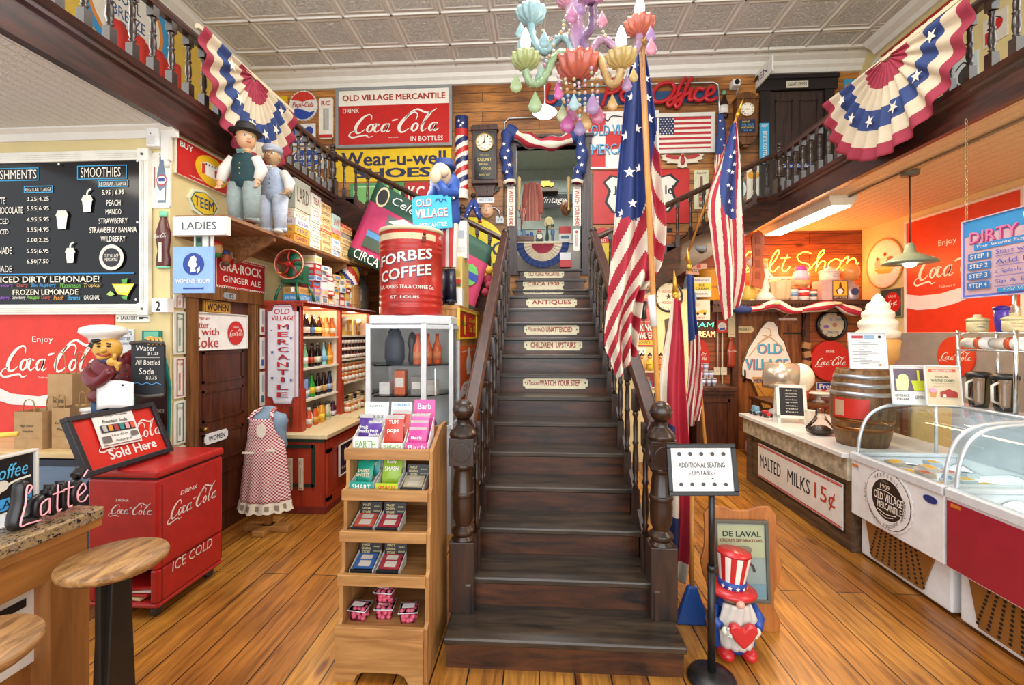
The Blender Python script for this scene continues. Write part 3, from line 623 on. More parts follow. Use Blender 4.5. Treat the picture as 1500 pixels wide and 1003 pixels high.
# small ornaments left of the doorway
eag=[(.5,.95),(.56,.8),(.7,.84),(.86,.98),(1,.92),(.94,.74),(.98,.6),(.84,.5),(.88,.36),(.7,.36),(.6,.3),(.62,.1),(.5,0),(.38,.1),(.4,.3),(.3,.36),(.12,.36),(.16,.5),(.02,.6),(.06,.74),(0,.92),(.14,.98),(.3,.84),(.44,.8)]
def eagle(name,label,px,body,items,Y=YW):
    p,w,h=box_front(*px,Y);t=thing(name,label,'ornament',M=F_front(p));MB().prism([((a-.5)*w,(c-.5)*h) for a,c in eag],0,.03).build('wings',paint(body,.45),t,bev=.006)
    MB().ball((0,-.02*h,.03),h*.26,(.6,1.2,.6)).ball((0,.34*h,.035),h*.12).build('body',paint(items,.45),t);return t
eagle('eagle_plaque','small black iron eagle under the dark lettered wall clock',(696,274,733,289),'#26201f','#2e2726')
t=eagle('eagle_plaque','white and red spread eagle under the framed flag',(967,226,1031,247),'#ddd3bb','#b22f34')
draw([('p',[(.14,.98),(.3,.84),(.44,.8),(.4,.6),(.26,.62),(.1,.8)],'#b02c33'),('p',[(.86,.98),(.7,.84),(.56,.8),(.6,.6),(.74,.62),(.9,.8)],'#b02c33'),('e',.5,.9,.12,.1,W)],*box_front(967,226,1031,247,YW)[1:],t,.034,name='painted_feathers')
fs('room_plate','tiny white rounded plate with blue lettering, just under the black iron eagle','sign',(699,289,724,297),YW,'#e6e7ea',[('t','PULL CORD',.5,.5,.8,.5,'#2a56a8')],shape='rr')
p,w,h=box_front(704,298,723,320,YW);t=thing('wall_mask','pale smiling face mask hung on the boards left of the doorway','mask',M=F_front(p))
MB().ball((0,0,0),1,(w/2,h/2,.07)).build('face',paint('#e3b892',.4),t)
MB().ball((0,-.0,.07),.012,(1,1.6,1)).build('nose',paint('#dba888',.4),t)
draw([('e',.3,.58,.07,.04,'#f2efe6'),('e',.7,.58,.07,.04,'#f2efe6'),('e',.3,.58,.03,.035,K),('e',.7,.58,.03,.035,K),('l',[(.3,.26),(.5,.18),(.7,.26)],.05,'#b9473c'),('l',[(.18,.7),(.3,.74),(.4,.7)],.025,'#6b4a2c'),('l',[(.6,.7),(.7,.74),(.82,.7)],.025,'#6b4a2c')],w,h,t,.068,name='face_paint')
p,w,h=box_front(664,298,681,326,YW-.05);t=thing('goat_head_ornament','black horned goat head on the back wall under the barber pole','ornament',M=F_front(p))
MB().ball((0,0,.05),h*.2,(.8,1.2,1)).ball((0,-h*.28,.1),h*.14,(.8,1.4,.9)).ball((w*.3,.0,.04),h*.1,(1.4,.6,.5)).ball((-w*.3,0,.04),h*.1,(1.4,.6,.5)).build('head',paint('#1b1a1e',.45),t)
for s in (-1,1):MB().tube([(s*w*.12,h*.18,.05),(s*w*.3,h*.38,.06),(s*w*.46,h*.34,.03),(s*w*.5,h*.2,0)],[.016,.014,.01,.004]).build('horn',paint('#2b2930',.4),t)
p,w,h=box_front(680,283,707,328,6.5);t=thing('dangling_doll','small black-haired doll in star-spangled blue trousers hanging left of the doorway','doll',M=F_front(p))
MB().tube([(0,h*.3,0),(-w*.1,h*.12,0),(-w*.3,-h*.1,.02),(-w*.42,-h*.3,.0),(-w*.5,-h*.5,0)],[.03,.045,.04,.035,.02]).tube([(0,h*.28,0),(w*.12,h*.1,0),(w*.18,-h*.08,.02),(w*.3,-h*.24,0),(w*.34,-h*.38,0)],[.03,.045,.04,.035,.02]).build('trousers',paint('#27418f',.6),t)
MB().ball((0,h*.42,0),h*.09).ball((0,h*.3,0),h*.07).build('head',paint('#2a1a17',.5),t);MB().ball((w*.36,-h*.44,.02),.03,(1,.7,1)).ball((-w*.5,-h*.5,.02),.03,(1,.7,1)).build('shoes',paint('#b02b30',.4),t)
draw([('s',.42,.55,.035,W),('s',.3,.42,.035,W),('s',.2,.28,.035,W),('s',.62,.5,.035,W),('s',.72,.32,.035,W)],w,h,t,.05,name='stars')
fs('baking_powder_sign','round yellow enamel sign behind the rail left of the doorway','sign',(636,318,744,436),YW,'#f0da1f',[('t','BAKING',.5,.60,.9,.17,'#1d2a52',0,.02),('t','POWDER',.5,.36,.8,.14,'#1d2a52',0,.02),('e',.3,.8,.03,.03,'#fff8c0')],shape='e',depth=.012)
# ---- doorway
for x0,side in ((743,'left'),(840,'right')):
    t=fs('warning_sign',f'narrow upright white sign with red letters on the {side} doorway jamb','sign',(x0,273,x0+11,331),YB-.075,'#eee7d6',[('t','Please',.5,.95,.7,.03,R_,.2)])
    for o in draw([('t','WATCH YOUR HEAD',.5,.5,.88,.62,'#b92a20',0,.03)],.62,.105,t,.004):o.matrix_local=RZ(-90) @ T(.03,0,0)
thermo('wall_thermometer','small white thermometer on the right doorway jamb',(840,335,849,367),YB-.075,'',[('e',.5,.86,.06,.06,R_)])
# ---- right of the doorway
chk=[('r',i/4,j/3,(i+1)/4,(j+1)/3,R_ if (i+j) % 2 == 0 else '#e6e3df') for i in range(4) for j in range(3)]
fs('patchwork_sign','framed red and white checked sign with blue lettering, half behind the big flag','sign',(862,166,962,244),YW,'#e6e3df',chk+[('t','OLD VILLAGE',.45,.68,.82,.2,K,0,.02),('t','OLD VILLAGE',.445,.69,.82,.2,'#58a9d6',0,.012),('t','MERCANTILE',.48,.32,.86,.2,K,0,.02),('t','MERCANTILE',.475,.33,.86,.2,'#58a9d6',0,.012),('l',[(.06,.92),(.14,.84),(.2,.94),(.28,.86),(.36,.95),(.6,.9)],.02,K)],frame='#e9e6e0',fw=.03)
t=fs('office_sign','long blue board with raised red script letters high on the back wall','sign',(800,135,1051,153),YW,'#274a72',[])
w,h=box_front(800,135,1051,153,YW)[1:]
OF=bpy.data.objects[t.name];o_=oy(925.5,144,YW);mb=MB()
for P in ([(985,124),(968,126),(957,138),(958,150),(968,152),(980,146),(988,134),(985,125)],[(1004,117),(996,128),(988,150),(980,158),(978,152),(990,144),(998,139)],[(1013,117),(1006,128),(998,150),(992,160),(989,154),(1000,144),(1008,139)],[(1008,140),(1013,132),(1009,148),(1015,147)],[(1031,134),(1022,133),(1016,144),(1023,150),(1033,145)],[(1033,144),(1044,138),(1044,131),(1037,133),(1033,146),(1040,150),(1049,146)],
          [(895,121),(888,142),(883,158)],[(886,124),(900,119),(911,124),(904,136),(889,140)],[(918,134),(910,140),(913,150),(922,148),(924,138),(918,134)],[(934,134),(928,138),(935,145),(930,151),(924,149)],[(946,122),(939,148),(946,150)],[(936,133),(950,131)],[(806,126),(800,146),(806,153),(815,148),(821,127)]):
    mb.tube([(lambda q:(q.x-o_.x,q.z-o_.z,.055))(oy(x,y,YW)) for x,y in spline(P,5)],.03,8)
mb.build('raised_lettering',paint('#b81f26',.3),t)
MB().tube([(-w*.3,h*1.0,.03),(w*.47,h*1.0,.03),(w*.5,h*.8,.03),(w*.505,-h*.3,.03),(w*.505,-h*2,.03)],.012).build('conduit',paint('#b9bcc0',.3,.8),t)
def usflag_items():
    it=[('r',0,i/13,1,(i+1)/13,'#b22a35' if i % 2 == 0 else '#e9e2d2') for i in range(13)]+[('r',0,6/13,.34,1,'#232f57')]
    for j in range(7):
        for i in range(6 if j % 2 == 0 else 5):it.append(('s',.03+.056*i+(0 if j % 2 == 0 else .028),.5+.072*j,.028,W))
    return it
fs('framed_flag','stars-and-stripes flag lying flat in a broad white frame','framed flag',(960,172,1041,219),YW,'#e9e2d2',usflag_items(),frame='#ddd9cf',fw=.06,depth=.02,fd=.03)
t=fs('enamel_sign','square red sign with a white scrolled shield, behind the flags right of the doorway','sign',(869,249,1009,327),YW,'#c0221f',[('p',[(.5,.86),(.6,.93),(.72,.88),(.82,.92),(.9,.78),(.84,.62),(.88,.4),(.8,.2),(.62,.16),(.5,.05),(.38,.16),(.2,.2),(.12,.4),(.16,.62),(.1,.78),(.18,.92),(.28,.88),(.4,.93)],K),('p',[(.5,.83),(.6,.9),(.72,.85),(.8,.88),(.87,.78),(.81,.62),(.85,.41),(.78,.23),(.61,.19),(.5,.09),(.39,.19),(.22,.23),(.15,.41),(.19,.62),(.13,.78),(.2,.88),(.28,.85),(.4,.9)],'#ebe6da'),('t','Old',.74,.62,.2,.17,K,0,.02),('t','Judge',.36,.62,.3,.17,K,0,.02),('t','COFFEE',.5,.36,.5,.13,K)],frame='#7e1412',fw=.008)
bot=lambda c,x=.5,s=1:('p',[(x-.18*s,.06),(x+.18*s,.06),(x+.2*s,.3),(x+.15*s,.42),(x+.2*s,.56),(x+.08*s,.78),(x+.08*s,.92),(x-.08*s,.92),(x-.08*s,.78),(x-.2*s,.56),(x-.15*s,.42),(x-.2*s,.3)],c)
fs('soda_sign','narrow cream sign with a painted soda bottle, behind the right stair rail','sign',(1017,249,1038,306),YW,'#d8d3ae',[('t','Squirt',.5,.92,.7,.08,'#7a3b1c',.3),('p',[(.32,.05),(.68,.05),(.7,.4),(.6,.6),(.58,.84),(.42,.84),(.4,.6),(.3,.4)],'#7b5540'),('r',.34,.14,.66,.34,'#b9a98f'),('e',.5,.25,.06,.06,'#c2432e')])
fs('enamel_sign','black sign with yellow lettering seen between the right flight balusters','sign',(956,334,985,363),YW,'#1a1c20',[('t','ROYAL',.5,.56,.9,.28,'#d8d02a',0,.02),('t','SHOES',.5,.2,.8,.18,'#d8d02a'),('t','BEST',.3,.86,.4,.14,'#bcb37a')])
fs('enamel_sign','red and yellow arched sign beside the right top newel post','sign',(871,333,893,394),YW,'#d9bd2c',[('p',[(0,.62),(1,.62),(1,.84),(.8,.97),(.5,1),(.2,.97),(0,.84)],'#c02b25'),('t','BOATMENS',.5,.8,.8,.09,W),('t','OATS',.5,.68,.5,.07,W)],shape=[(0,0),(1,0),(1,.84),(.8,.97),(.5,1),(.2,.97),(0,.84)])
fs('carved_board','tall narrow carved brown board right of the doorway','carved board',(853,256,868,385),YW,'#6d4426',[('r',.2,.86,.8,.97,'#4d2c18'),('e',.5,.92,.035,.04,'#8a5b34'),('r',.44,.3,.56,.78,'#8d6747')]+[('r',.2,.34+.06*i,.36,.346+.06*i,'#2c190d') for i in range(8)])
fs('street_sign','light blue upright sign left of the upstairs dark door','sign',(1113,180,1127,240),YB-.075,'#3fa6d6',[('t','NEW',.5,.93,.7,.07,W,.3)])
for o in draw([('t','BRICK BOTTLE',.5,.5,.8,.6,W)],.5,.1,COL.objects[-2] if False else [x for x in bpy.data.objects if x.get('label') == 'light blue upright sign left of the upstairs dark door'][0],.004):o.matrix_local=RZ(-90) @ T(.02,0,0)
fs('street_sign','dark blue strip sign low on the upstairs dark door','sign',(1143,239,1192,246),YB-.05,'#1f3d92',[('t','General 2nd Base',.5,.5,.9,.7,W)])
fs('soda_sign','white upright sign with an orange bottle emblem behind the right balusters','sign',(1094,241,1113,300),YW,'#e8e4d4',[('e',.5,.74,.14,.1,'#e2a12d'),('r',.3,.2,.7,.6,'#d9d4c0'),('t','Cola',.5,.12,.5,.08,'#31558f',.2)])
for i,(px,c) in enumerate((((1066,219,1085,241),'#9fc7c9'),((1064,252,1092,302),'#5d93a8'))):
    fs('wall_plate',['small pale teal plate hung right of the flags under the brown clock','larger blue-green plate hung below the small pale teal plate'][i],'plate',px,YW-.02,c,[('e',.5,.5,.3,.3,'#d9e6e4'),('e',.5,.5,.22,.22,c)],shape='e')
fs('door_plate','small cream name plate on the lintel of the upstairs dark door','sign',(1152,118,1184,128),YB-.08,'#d9d3be',[('t','GENTLEMEN',.5,.5,.84,.5,K)])
p,w,h=box_front(1055,133,1067,173,YW-.04);t=thing('bottle_sign','dark soda bottle plaque with a green cap beside the brown clock','bottle',M=T(p[0],p[1],p[2]-h/2))
MB().lathe([(w*.45,0),(w*.5,h*.08),(w*.5,h*.5),(w*.42,h*.6),(w*.2,h*.78),(w*.18,h*.9)],14,sy=.5).build('glass',paint('#2a1512',.15),t)
MB().lathe([(w*.22,h*.86),(w*.22,h),(0,h)],12,sy=.5).build('cap',paint('#5fae83',.4),t);MB().lathe([(w*.52,h*.18),(w*.52,h*.46)],14,sy=.52).build('bottle_label',paint('#e3ddd6',.5),t)
p,w,h=box_front(1068,121,1083,133,YW-.1);t=thing('security_camera','small white security camera bracketed above the brown wall clock','camera',M=F_front(p))
MB().cb((-w*.1,0,.06),(w*.7,h*.8,.14)).build('housing',paint('#e6e6e2',.4),t,bev=.008);MB().cyl((-w*.1,0,.12),(-w*.1,0,.14),h*.3).build('lens',paint('#16181c',.2),t)
MB().tube([(w*.2,0,.02),(w*.45,-h*.1,-.03),(w*.45,-h*.6,-.09)],.012).build('bracket',paint('#d6d6d2',.4),t)
for i,(x0,x1,ya,yb_,lab) in enumerate(((1100,1131,130,150,'slanting white hanging sign lettered for men, near the ceiling'),(1105,1124,142,156,'smaller white hanging sign behind the slanting men sign'))):
    X=3.25 if i == 0 else 3.45;a,b=ox(x0,490,X),ox(x1,490,X);yc=(a.y+b.y)/2;zc=ox((x0+x1)/2,(110 if i == 0 else 132),X).z;h=.22 if i == 0 else .15
    t=sign('restroom_sign',lab,'sign',F_left((X,yc,zc)),abs(a.y-b.y),h,'#e9e9e4',[('t','MEN' if i == 0 else 'MEN',.5,.5,.6,.42,'#1c2c56',0,.01)],depth=.02)
    MB().tube([(-.2,h/2,-.01),(-.2,h/2+.2,-.01)],.005).tube([(.2,h/2,-.01),(.2,h/2+.2,-.01)],.005).build('hanger',paint('#b9bcc0',.3,.8),t)
# ---- stair riser plates
def riser_plate(px,Y,txt,lab):
    p,w,h=box_front(*px,Y);it=[('t',txt[0],.16,.52,.2,.4,'#9b2a1f',.3)] if len(txt) > 1 else []
    it.append(('t',txt[-1],.57 if len(txt) > 1 else .5,.5,.62 if len(txt) > 1 else .78,.5,'#9b2a1f',0,.03));it += [('e',.04,.5,.06,.06,K),('e',.96,.5,.06,.06,K)]
    sign('stair_plate',lab,'sign',F_front(p),w,h,'#e6ddb8',it,shape='tag',depth=.009)
ry=lambda n:Y0+TRD*(n-1)+.02
riser_plate((766,552,861,569),ry(8),('Please','WATCH YOUR STEP'),'lowest cream riser plate, asking to watch the step')
riser_plate((768,497,853,513),ry(10),('CHILDREN  UPSTAIRS',),'wide cream riser plate about children upstairs')
riser_plate((768,475,848,490),ry(11),('Please','NO UNATTENDED'),'cream riser plate just above the children upstairs plate')
riser_plate((771,436,845,450),ry(13),('ANTIQUES',),'cream riser plate reading antiques, just under the landing')
riser_plate((766,421,826,431),6.418,('WELCOME',),'cream plate behind the landing edge, only its top showing')
riser_plate((766,410,826,421),6.638,('CIRCA 1900',),'small cream plate with a date, second from the doorway')
riser_plate((768,395,826,407),6.878,('OLD VILLAGE MERCANTILE',),'topmost cream riser plate, right below the doorway')
# ---- left wall (faces right)
XLW=-2.735
t=rs('bread_sign','red sign with a wrapped bread loaf on a yellow oval, under the gallery edge','sign',257,343,300,222,272,XLW,'#c3221d',
   [('e',.58,.5,.66,.44,'#e8b61d'),('t','BUY',.16,.86,.2,.16,W,0,.02),('p',[(.4,.34),(.76,.30),(.84,.46),(.84,.64),(.5,.74),(.38,.62)],'#eeeade'),('r',.4,.34,.46,.64,'#c9402a'),('p',[(.62,.38),(.8,.40),(.8,.58),(.62,.58)],R_),('t','BREAD',.71,.48,.14,.07,W),('t','HOLSUM',.3,.1,.2,.04,W)]+[('r',.46+.05*i,.62+.01*i,.48+.05*i,.68,'#3b3f46') for i in range(7)],frame='#e0d9c6',fw=.006)
t=rs('lemon_soda_sign','yellow lemon-shaped sign with blue lettering under the bread sign','sign',275,321,298,276,320,XLW,'#dfe0c4',[('p',[(.08,.5),(.2,.78),(.5,.88),(.8,.74),(.94,.5),(.8,.24),(.5,.12),(.2,.24)],'#4b6b36'),('p',[(.11,.5),(.22,.75),(.5,.85),(.78,.72),(.9,.5),(.78,.26),(.5,.15),(.22,.26)],'#e6c12a'),('t','TEEM',.5,.5,.62,.34,'#24407a',0,.02)],
   shape=[(0,.5),(.06,.58),(.16,.84),(.5,.96),(.84,.8),(.96,.56),(1,.5),(.96,.42),(.84,.18),(.5,.04),(.16,.16),(.06,.42)])
t=fs('ladies_sign','white projecting box sign reading ladies at the wall corner','sign',(253,317,331,344),3.12,'#ebe9e4',[('t','LADIES',.5,.5,.64,.42,'#3a4652',0,0)],depth=.05)
fs('bottle_sign','narrow white panel with a green bottle showing just below the ladies sign','sign',(284,340,312,362),3.19,'#e3e4dc',[('r',.1,0,.45,.8,'#3d6b52'),('r',.15,.3,.4,.6,'#20242a'),('r',.78,0,.86,1,'#7a5a4a')],depth=.012)
t=fs('restroom_sign','light blue projecting sign with a white profile in a dark blue disc','sign',(253,361,312,429),3.13,'#8fb4e4',[('e',.52,.62,.24,.24,'#1f3e96'),('p',[(.42,.7),(.46,.78),(.54,.8),(.6,.74),(.58,.66),(.62,.6),(.56,.54),(.58,.46),(.44,.44),(.46,.54),(.38,.6)],W),('p',[(.6,.5),(.68,.58),(.68,.48),(.62,.42)],W),('t',"WOMEN'S ROOM",.5,.26,.84,.1,W,0,.02),('p',[(.26,.1),(.3,.135),(.3,.115),(.74,.115),(.78,.135),(.76,.1),(.78,.065),(.74,.085),(.3,.085),(.3,.065)],'#1f3e96')],depth=.02)
rs('ginger_ale_sign','red sign with white letters and striped edge above the brown door','sign',314,388,350,380,425,XLW,'#c01f22',[('t','GRA·ROCK',.5,.68,.84,.3,W,0,.03),('t','GINGER ALE',.52,.3,.76,.2,W,0,.02)]+border(W,.06,.015,2.3)+[('p',[(.02+.04*i,.01),(.04+.04*i,.01),(.05+.04*i,.05),(.03+.04*i,.05)],W) for i in range(24)]+[('p',[(.02+.04*i,.95),(.04+.04*i,.95),(.05+.04*i,.99),(.03+.04*i,.99)],W) for i in range(24)])
rs('door_plate','carved gold plate reading women on the head of the brown door','sign',299,338,318,441,459,-2.718,'#b98a3a',[('t','WOMEN',.5,.5,.8,.6,'#2c1c0a',0,.02)]+border('#5b3d12',.06,.03,2))
rs('number_plate','small grey house-number plate on the brown door casing','sign',328,346,337,429,438,-2.685,'#9aa0a2',[('t','182',.5,.5,.6,.7,'#23262a')],shape='tag')
rs('soda_sign','white sign with red lettering and a red disc hung on the brown door','sign',281,361,320,460,511,-2.722,'#e9e8e4',[('t','things go',.16,.87,.26,.1,'#b8242a'),('t','better',.14,.68,.26,.2,'#b8242a'),('t','with',.3,.5,.3,.2,'#b8242a'),('t','Coke',.22,.2,.44,.3,'#b8242a',0,-.004),('e',.77,.46,.36,.36,'#c3201f'),('t','Drink',.77,.64,.12,.06,W),('c',.77,.46,.28,.26,W)],frame='#d7d6d2',fw=.008)
rs('door_plate','small white rounded plate reading women low on the brown door','sign',300,334,317,632,647,-2.722,'#e9e8e6',[('t','WOMEN',.5,.5,.7,.5,'#1f2a44')],shape='tag')
cols=['#b8452f','#3f7d4f','#b8452f','#2e7a58','#8d3f8d']
for i,(y0,y1) in enumerate(((432,451),(456,519),(523,583),(587,650),(654,690))):
    rs('thermometer_strip',f'narrow white advertising strip left of the brown door, {ORD[i]} from the top','thermometer',255,272,263,y0,y1,-2.735,'#e8e6dc',border(cols[i],.05,.02,.25)+[('r',.4,.2,.5,.62,cols[i]),('t','Cola',.5,.84,.5,.06,cols[i])],depth=.01,group='advertising strips beside the door')
for i,(y0,y1) in enumerate(((452,490),(494,540),(544,594))):
    rs('thermometer_strip',f'thin white advertising strip right of the brown door, {ORD[i]} from the top','thermometer',381,388,384.5,y0,y1,-2.69,'#e3e2dc',[('r',.25,.1,.75,.3,['#b33a3a','#3a66a8','#2f6f8f'][i]),('r',.4,.4,.6,.9,'#9aa3ab')],depth=.01,group='advertising strips beside the door')
# ---- front-facing cream wall
YF=3.19
t=fs('menu_board','black menu board with chalk-style prices in a broad white frame','menu board',(-150,239,206,446),YF-.02,'#121216',[],depth=.015,rough=.14)
w,h=box_front(-150,239,206,446,YF-.02)[1:]
fx=lambda px:(px+150)/356;fy=lambda py:(446-py)/207
def tx(s_,x0,x1,y0,y1,c=W,sh=0,bo=.006):return ('t',s_,(fx(x0)+fx(x1))/2,(fy(y0)+fy(y1))/2,fx(x1)-fx(x0),fy(y0)-fy(y1),c,sh,bo)
def bx_(x0,y0,x1,y1,c='#3aa3d8',k=1.2):return [('r',fx(x0),fy(y0+k),fx(x1),fy(y0),c),('r',fx(x0),fy(y1),fx(x1),fy(y1-k),c),('r',fx(x0),fy(y1),fx(x0+k),fy(y0),c),('r',fx(x1-k),fy(y1),fx(x1),fy(y0),c)]
it=[tx('REFRESHMENTS',-30,57,249,262)]+bx_(-34,246,60,265)+[tx('SMOOTHIES',121,178,248,262)]+bx_(116,245,187,265)+bx_(39,273,81,283)+bx_(146,267,189,277)+[tx('REGULAR / LARGE',41,79,276,281),tx('REGULAR / LARGE',148,187,270,275),tx('5.95 | 6.95',152,183,281,290),tx('HOT CHOCOLATE',-50,12,289,299),tx('FROZEN HOT CHOCOLATE',-50,38,303,313),tx('CHAI HOT OR ICED',-50,17,320,328),tx('COFFEE HOT OR ICED',-50,17,336,343),tx('FROZEN LEMONADE',-50,22,362,372),tx('DIRTY LEMONADE',-50,22,389,399)]
for k,(a_,y) in enumerate((('3.25|4.25',289),('5.95|6.95',303),('4.95|5.95',319),('3.95|4.95',334),('2.00|2.25',349),('5.95|6.95',365),('6.50|7.50',380))):it.append(tx(a_,44,76,y,y+8))
for s_,x0,x1,y in (('PEACH',159,179,296),('MANGO',158,180,309),('STRAWBERRY',148,189,322),('STRAWBERRY BANANA',135,202,335),('WILDBERRY',151,186,348)):it.append(tx(s_,x0,x1,y,y+8))
it += [('r',fx(-140),fy(402.5),fx(198),fy(401),'#2f8fd6'),tx('ICED DIRTY LEMONADE!',6,149,405,414,'#efe6cf',0,.02),tx('FROZEN LEMONADE',24,119,424,432,'#efe6cf',0,.02),tx('ORIGINAL',127,150,433,440,W)]
for s_,x0,x1,y,c in (('Strawberry',1,24,415,'#a05ac0'),('Cherry',30,46,415,'#d0574a'),('Blue Raspberry',51,87,415,'#3f9fe0'),('Watermelon',93,122,415,'#6fbf4a'),('Tropical',127,151,416,'#e6c26a'),('Blueberry',-3,20,433,'#9a5ad0'),('Strawberry',24,43,433,'#e8e3df'),('Pineapple',45,63,433,'#8fd04a'),('Cherry',66,79,433,'#d05a4a'),('Peach',84,98,433,'#e69a3a'),('Banana',104,122,433,'#3fa8e0')):it.append(tx(s_,x0,x1,y,y+7,c,.2))
cup=lambda x,y,s_:[('p',[(fx(x-s_*.55),fy(y)),(fx(x+s_*.55),fy(y)),(fx(x+s_*.8),fy(y-s_*1.9)),(fx(x-s_*.8),fy(y-s_*1.9))],W),('p',[(fx(x-s_*.95),fy(y-s_*1.9)),(fx(x+s_*.95),fy(y-s_*1.9)),(fx(x+s_*.6),fy(y-s_*2.7)),(fx(x-s_*.6),fy(y-s_*2.7))],'#d9d6cc'),('l',[(fx(x),fy(y-s_*2.7)),(fx(x+s_*.1),fy(y-s_*3.3)),(fx(x+s_*.6),fy(y-s_*3.7))],.012,W)]
it += cup(132,313,9)+[q for q in cup(96,337,10)[:2]]+cup(108,386,8)
it += [('e',fx(167),fy(379),.09,.09,'#d9d6cc'),('e',fx(167),fy(379),.066,.066,'#26262b'),tx('OLD VILLAGE',157,177,374,379),tx('MERCANTILE',158,176,380,384),('p',[(fx(168),fy(417)),(fx(176),fy(432)),(fx(190),fy(434)),(fx(200),fy(417))],'#e8d236'),('p',[(fx(171),fy(419)),(fx(177),fy(429)),(fx(189),fy(430)),(fx(197),fy(419))],'#f3ea8a'),('p',[(fx(183),fy(417)),(fx(181),fy(411)),(fx(190),fy(409)),(fx(189),fy(416))],'#4f9b4a'),('p',[(fx(160),fy(432)),(fx(166),fy(427)),(fx(172),fy(432)),(fx(166),fy(435))],'#a9c86a'),('p',[(fx(181),fy(435)),(fx(190),fy(434)),(fx(189),fy(440)),(fx(184),fy(439))],'#5aa04f')]
it += [('e',fx(x),fy(y),.008,.008,'#e8e8e8') for x,y in ((92,243),(204,241),(204,329),(202,440))]
draw(it,w,h,t,.002,step=.0002)
fm=MB()
for q in ((-w/2-.07,h/2,w/2+.07,h/2+.075),(-w/2-.07,-h/2-.075,w/2+.07,-h/2),(w/2,-h/2,w/2+.07,h/2),(-w/2-.07,-h/2,-w/2,h/2)):
    fm.box(q[0],q[1],-.02,q[2],q[3],.014)
    for k in (.3,.5,.7):
        if q[2]-q[0] > q[3]-q[1]:yk=q[1]+(q[3]-q[1])*k;fm.box(q[0],yk-.004,.014,q[2],yk+.004,.02)
        else:xk=q[0]+(q[2]-q[0])*k;fm.box(xk-.004,q[1],.014,xk+.004,q[3],.02)
fm.build('frame',paint('#e8e5da',.45),t)
MB().box(w/2-.008,h/2-.008,.012,w/2+.076,h/2+.08,.024).box(w/2-.008,-h/2-.08,.012,w/2+.076,-h/2+.008,.024).build('corner_block',paint('#ece9df',.45),t)
MB().cyl((w/2+.035,h/2+.036,.02),(w/2+.035,h/2+.036,.032),.009).cyl((w/2+.035,-h/2-.036,.02),(w/2+.035,-h/2-.036,.032),.009).build('bolt',paint('#6f7a64',.3,.8),t)
p,w,h=box_front(222,191,240,218,YF);t=thing('motion_sensor','small white alarm sensor box high at the wall corner','alarm sensor',M=F_front(p))
MB().box(-w/2,-h/2,-.01,w/2,h/2,.05).build('housing',paint('#eceae6',.35),t,bev=.008);MB().ball((-w*.1,h*.18,.05),.004).build('indicator',paint(K),t);MB().box(-w*.4,-h*.38,.05,w*.2,h*.06,.055).build('lens',paint('#dddbd6',.3),t,bev=.004)
t=fs('soda_thermometer','white rounded thermometer plate with a soda bottle, right of the menu board','thermometer',(221,223,249,305),YF,'#ece8de',[('p',[(.36,.1),(.78,.1),(.82,.5),(.76,.62),(.68,.8),(.68,.92),(.46,.92),(.46,.8),(.34,.62),(.32,.5)],'#6a7f96'),('e',.58,.5,.1,.1,'#c5424a'),('e',.58,.5,.085,.075,'#e9e4e0'),('r',.42,.48,.74,.54,'#27498f'),('p',[(.38,.14),(.76,.14),(.78,.38),(.5,.3),(.36,.4)],'#dfe6ea'),('r',.2,.36,.24,.74,'#8a2a2a'),('e',.5,.96,.012,.012,K),('e',.42,.04,.012,.012,K)],shape='rr',rim=K)
p,w,h=box_front(223,308,246,392,YF-.03);t=thing('cola_bottle_plaque','brown cola bottle wall plaque with a green cap below the bottle thermometer','bottle plaque',M=T(p[0],p[1]+.03,p[2]-h/2))
MB().lathe([(w*.36,0),(w*.44,h*.03),(w*.46,h*.16),(w*.36,h*.3),(w*.46,h*.5),(w*.48,h*.62),(w*.3,h*.78),(w*.2,h*.88),(w*.2,h*.92)],18,sy=.5,flute=.03,nf=10).build('glass',paint('#5a2420',.15),t)
MB().lathe([(w*.25,h*.9),(w*.25,h),(0,h)],14,sy=.5).lathe([(w*.45,0),(w*.45,h*.03)],14,sy=.5).build('cap',paint('#7fd0a8',.3),t)
for o in draw([('c',.5,.5,1,.9,W)],w*.8,h*.11,t,0):o.matrix_local=T(0,-w*.26,h*.56) @ RX(90)
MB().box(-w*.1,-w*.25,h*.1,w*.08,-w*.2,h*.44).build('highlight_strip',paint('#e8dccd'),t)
t=fs('number_box','small white box with a black numeral, below the cola bottle plaque','number box',(222,437,245,457),3.14,'#efede6',[('t','2',.42,.45,.3,.7,K,0,.02),('l',[(.2,.9),(.5,.86),(.8,.9)],.03,'#c9662e')],depth=.06)
t=fs('soda_mural','large red panel with white script on the cream wall behind the counter','sign',(-150,455,167,663),YF,'#d8301d',[],depth=.008)
w,h=box_front(-150,455,167,663,YF)[1:]
gx=lambda px:(px+150)/317;gy=lambda py:(663-py)/208
draw([('t','Enjoy',gx(65),gy(498),(gx(80)-gx(50)),.052,W,0,.004),('c',gx(75),gy(525),gx(146)-gx(2),.275,W),('t','Trade-mark ®',gx(70),gy(552),.07,.014,W),('p',[(0,gy(545)),(gx(-60),gy(552)),(gx(-10),gy(562)),(gx(20),gy(576)),(gx(60),gy(580)),(gx(110),gy(569)),(gx(167),gy(545)),(gx(167),gy(572)),(gx(120),gy(590)),(gx(70),gy(594)),(gx(20),gy(592)),(gx(-20),gy(580)),(gx(-70),gy(568)),(0,gy(566))],'#e6e0dc')],w,h,t)
fs('lavatory_plate','white rounded plate with black letters and a pointing hand, under the menu board corner','sign',(170,459,219,472),YF,'#efece2',[('t','LAVATORY',.4,.5,.5,.5,K),('p',[(.7,.36),(.8,.36),(.82,.46),(.94,.5),(.94,.58),(.8,.62),(.7,.62)],K),('e',.05,.5,.1,.1,K),('e',.95,.5,.08,.08,K)],shape='rr')
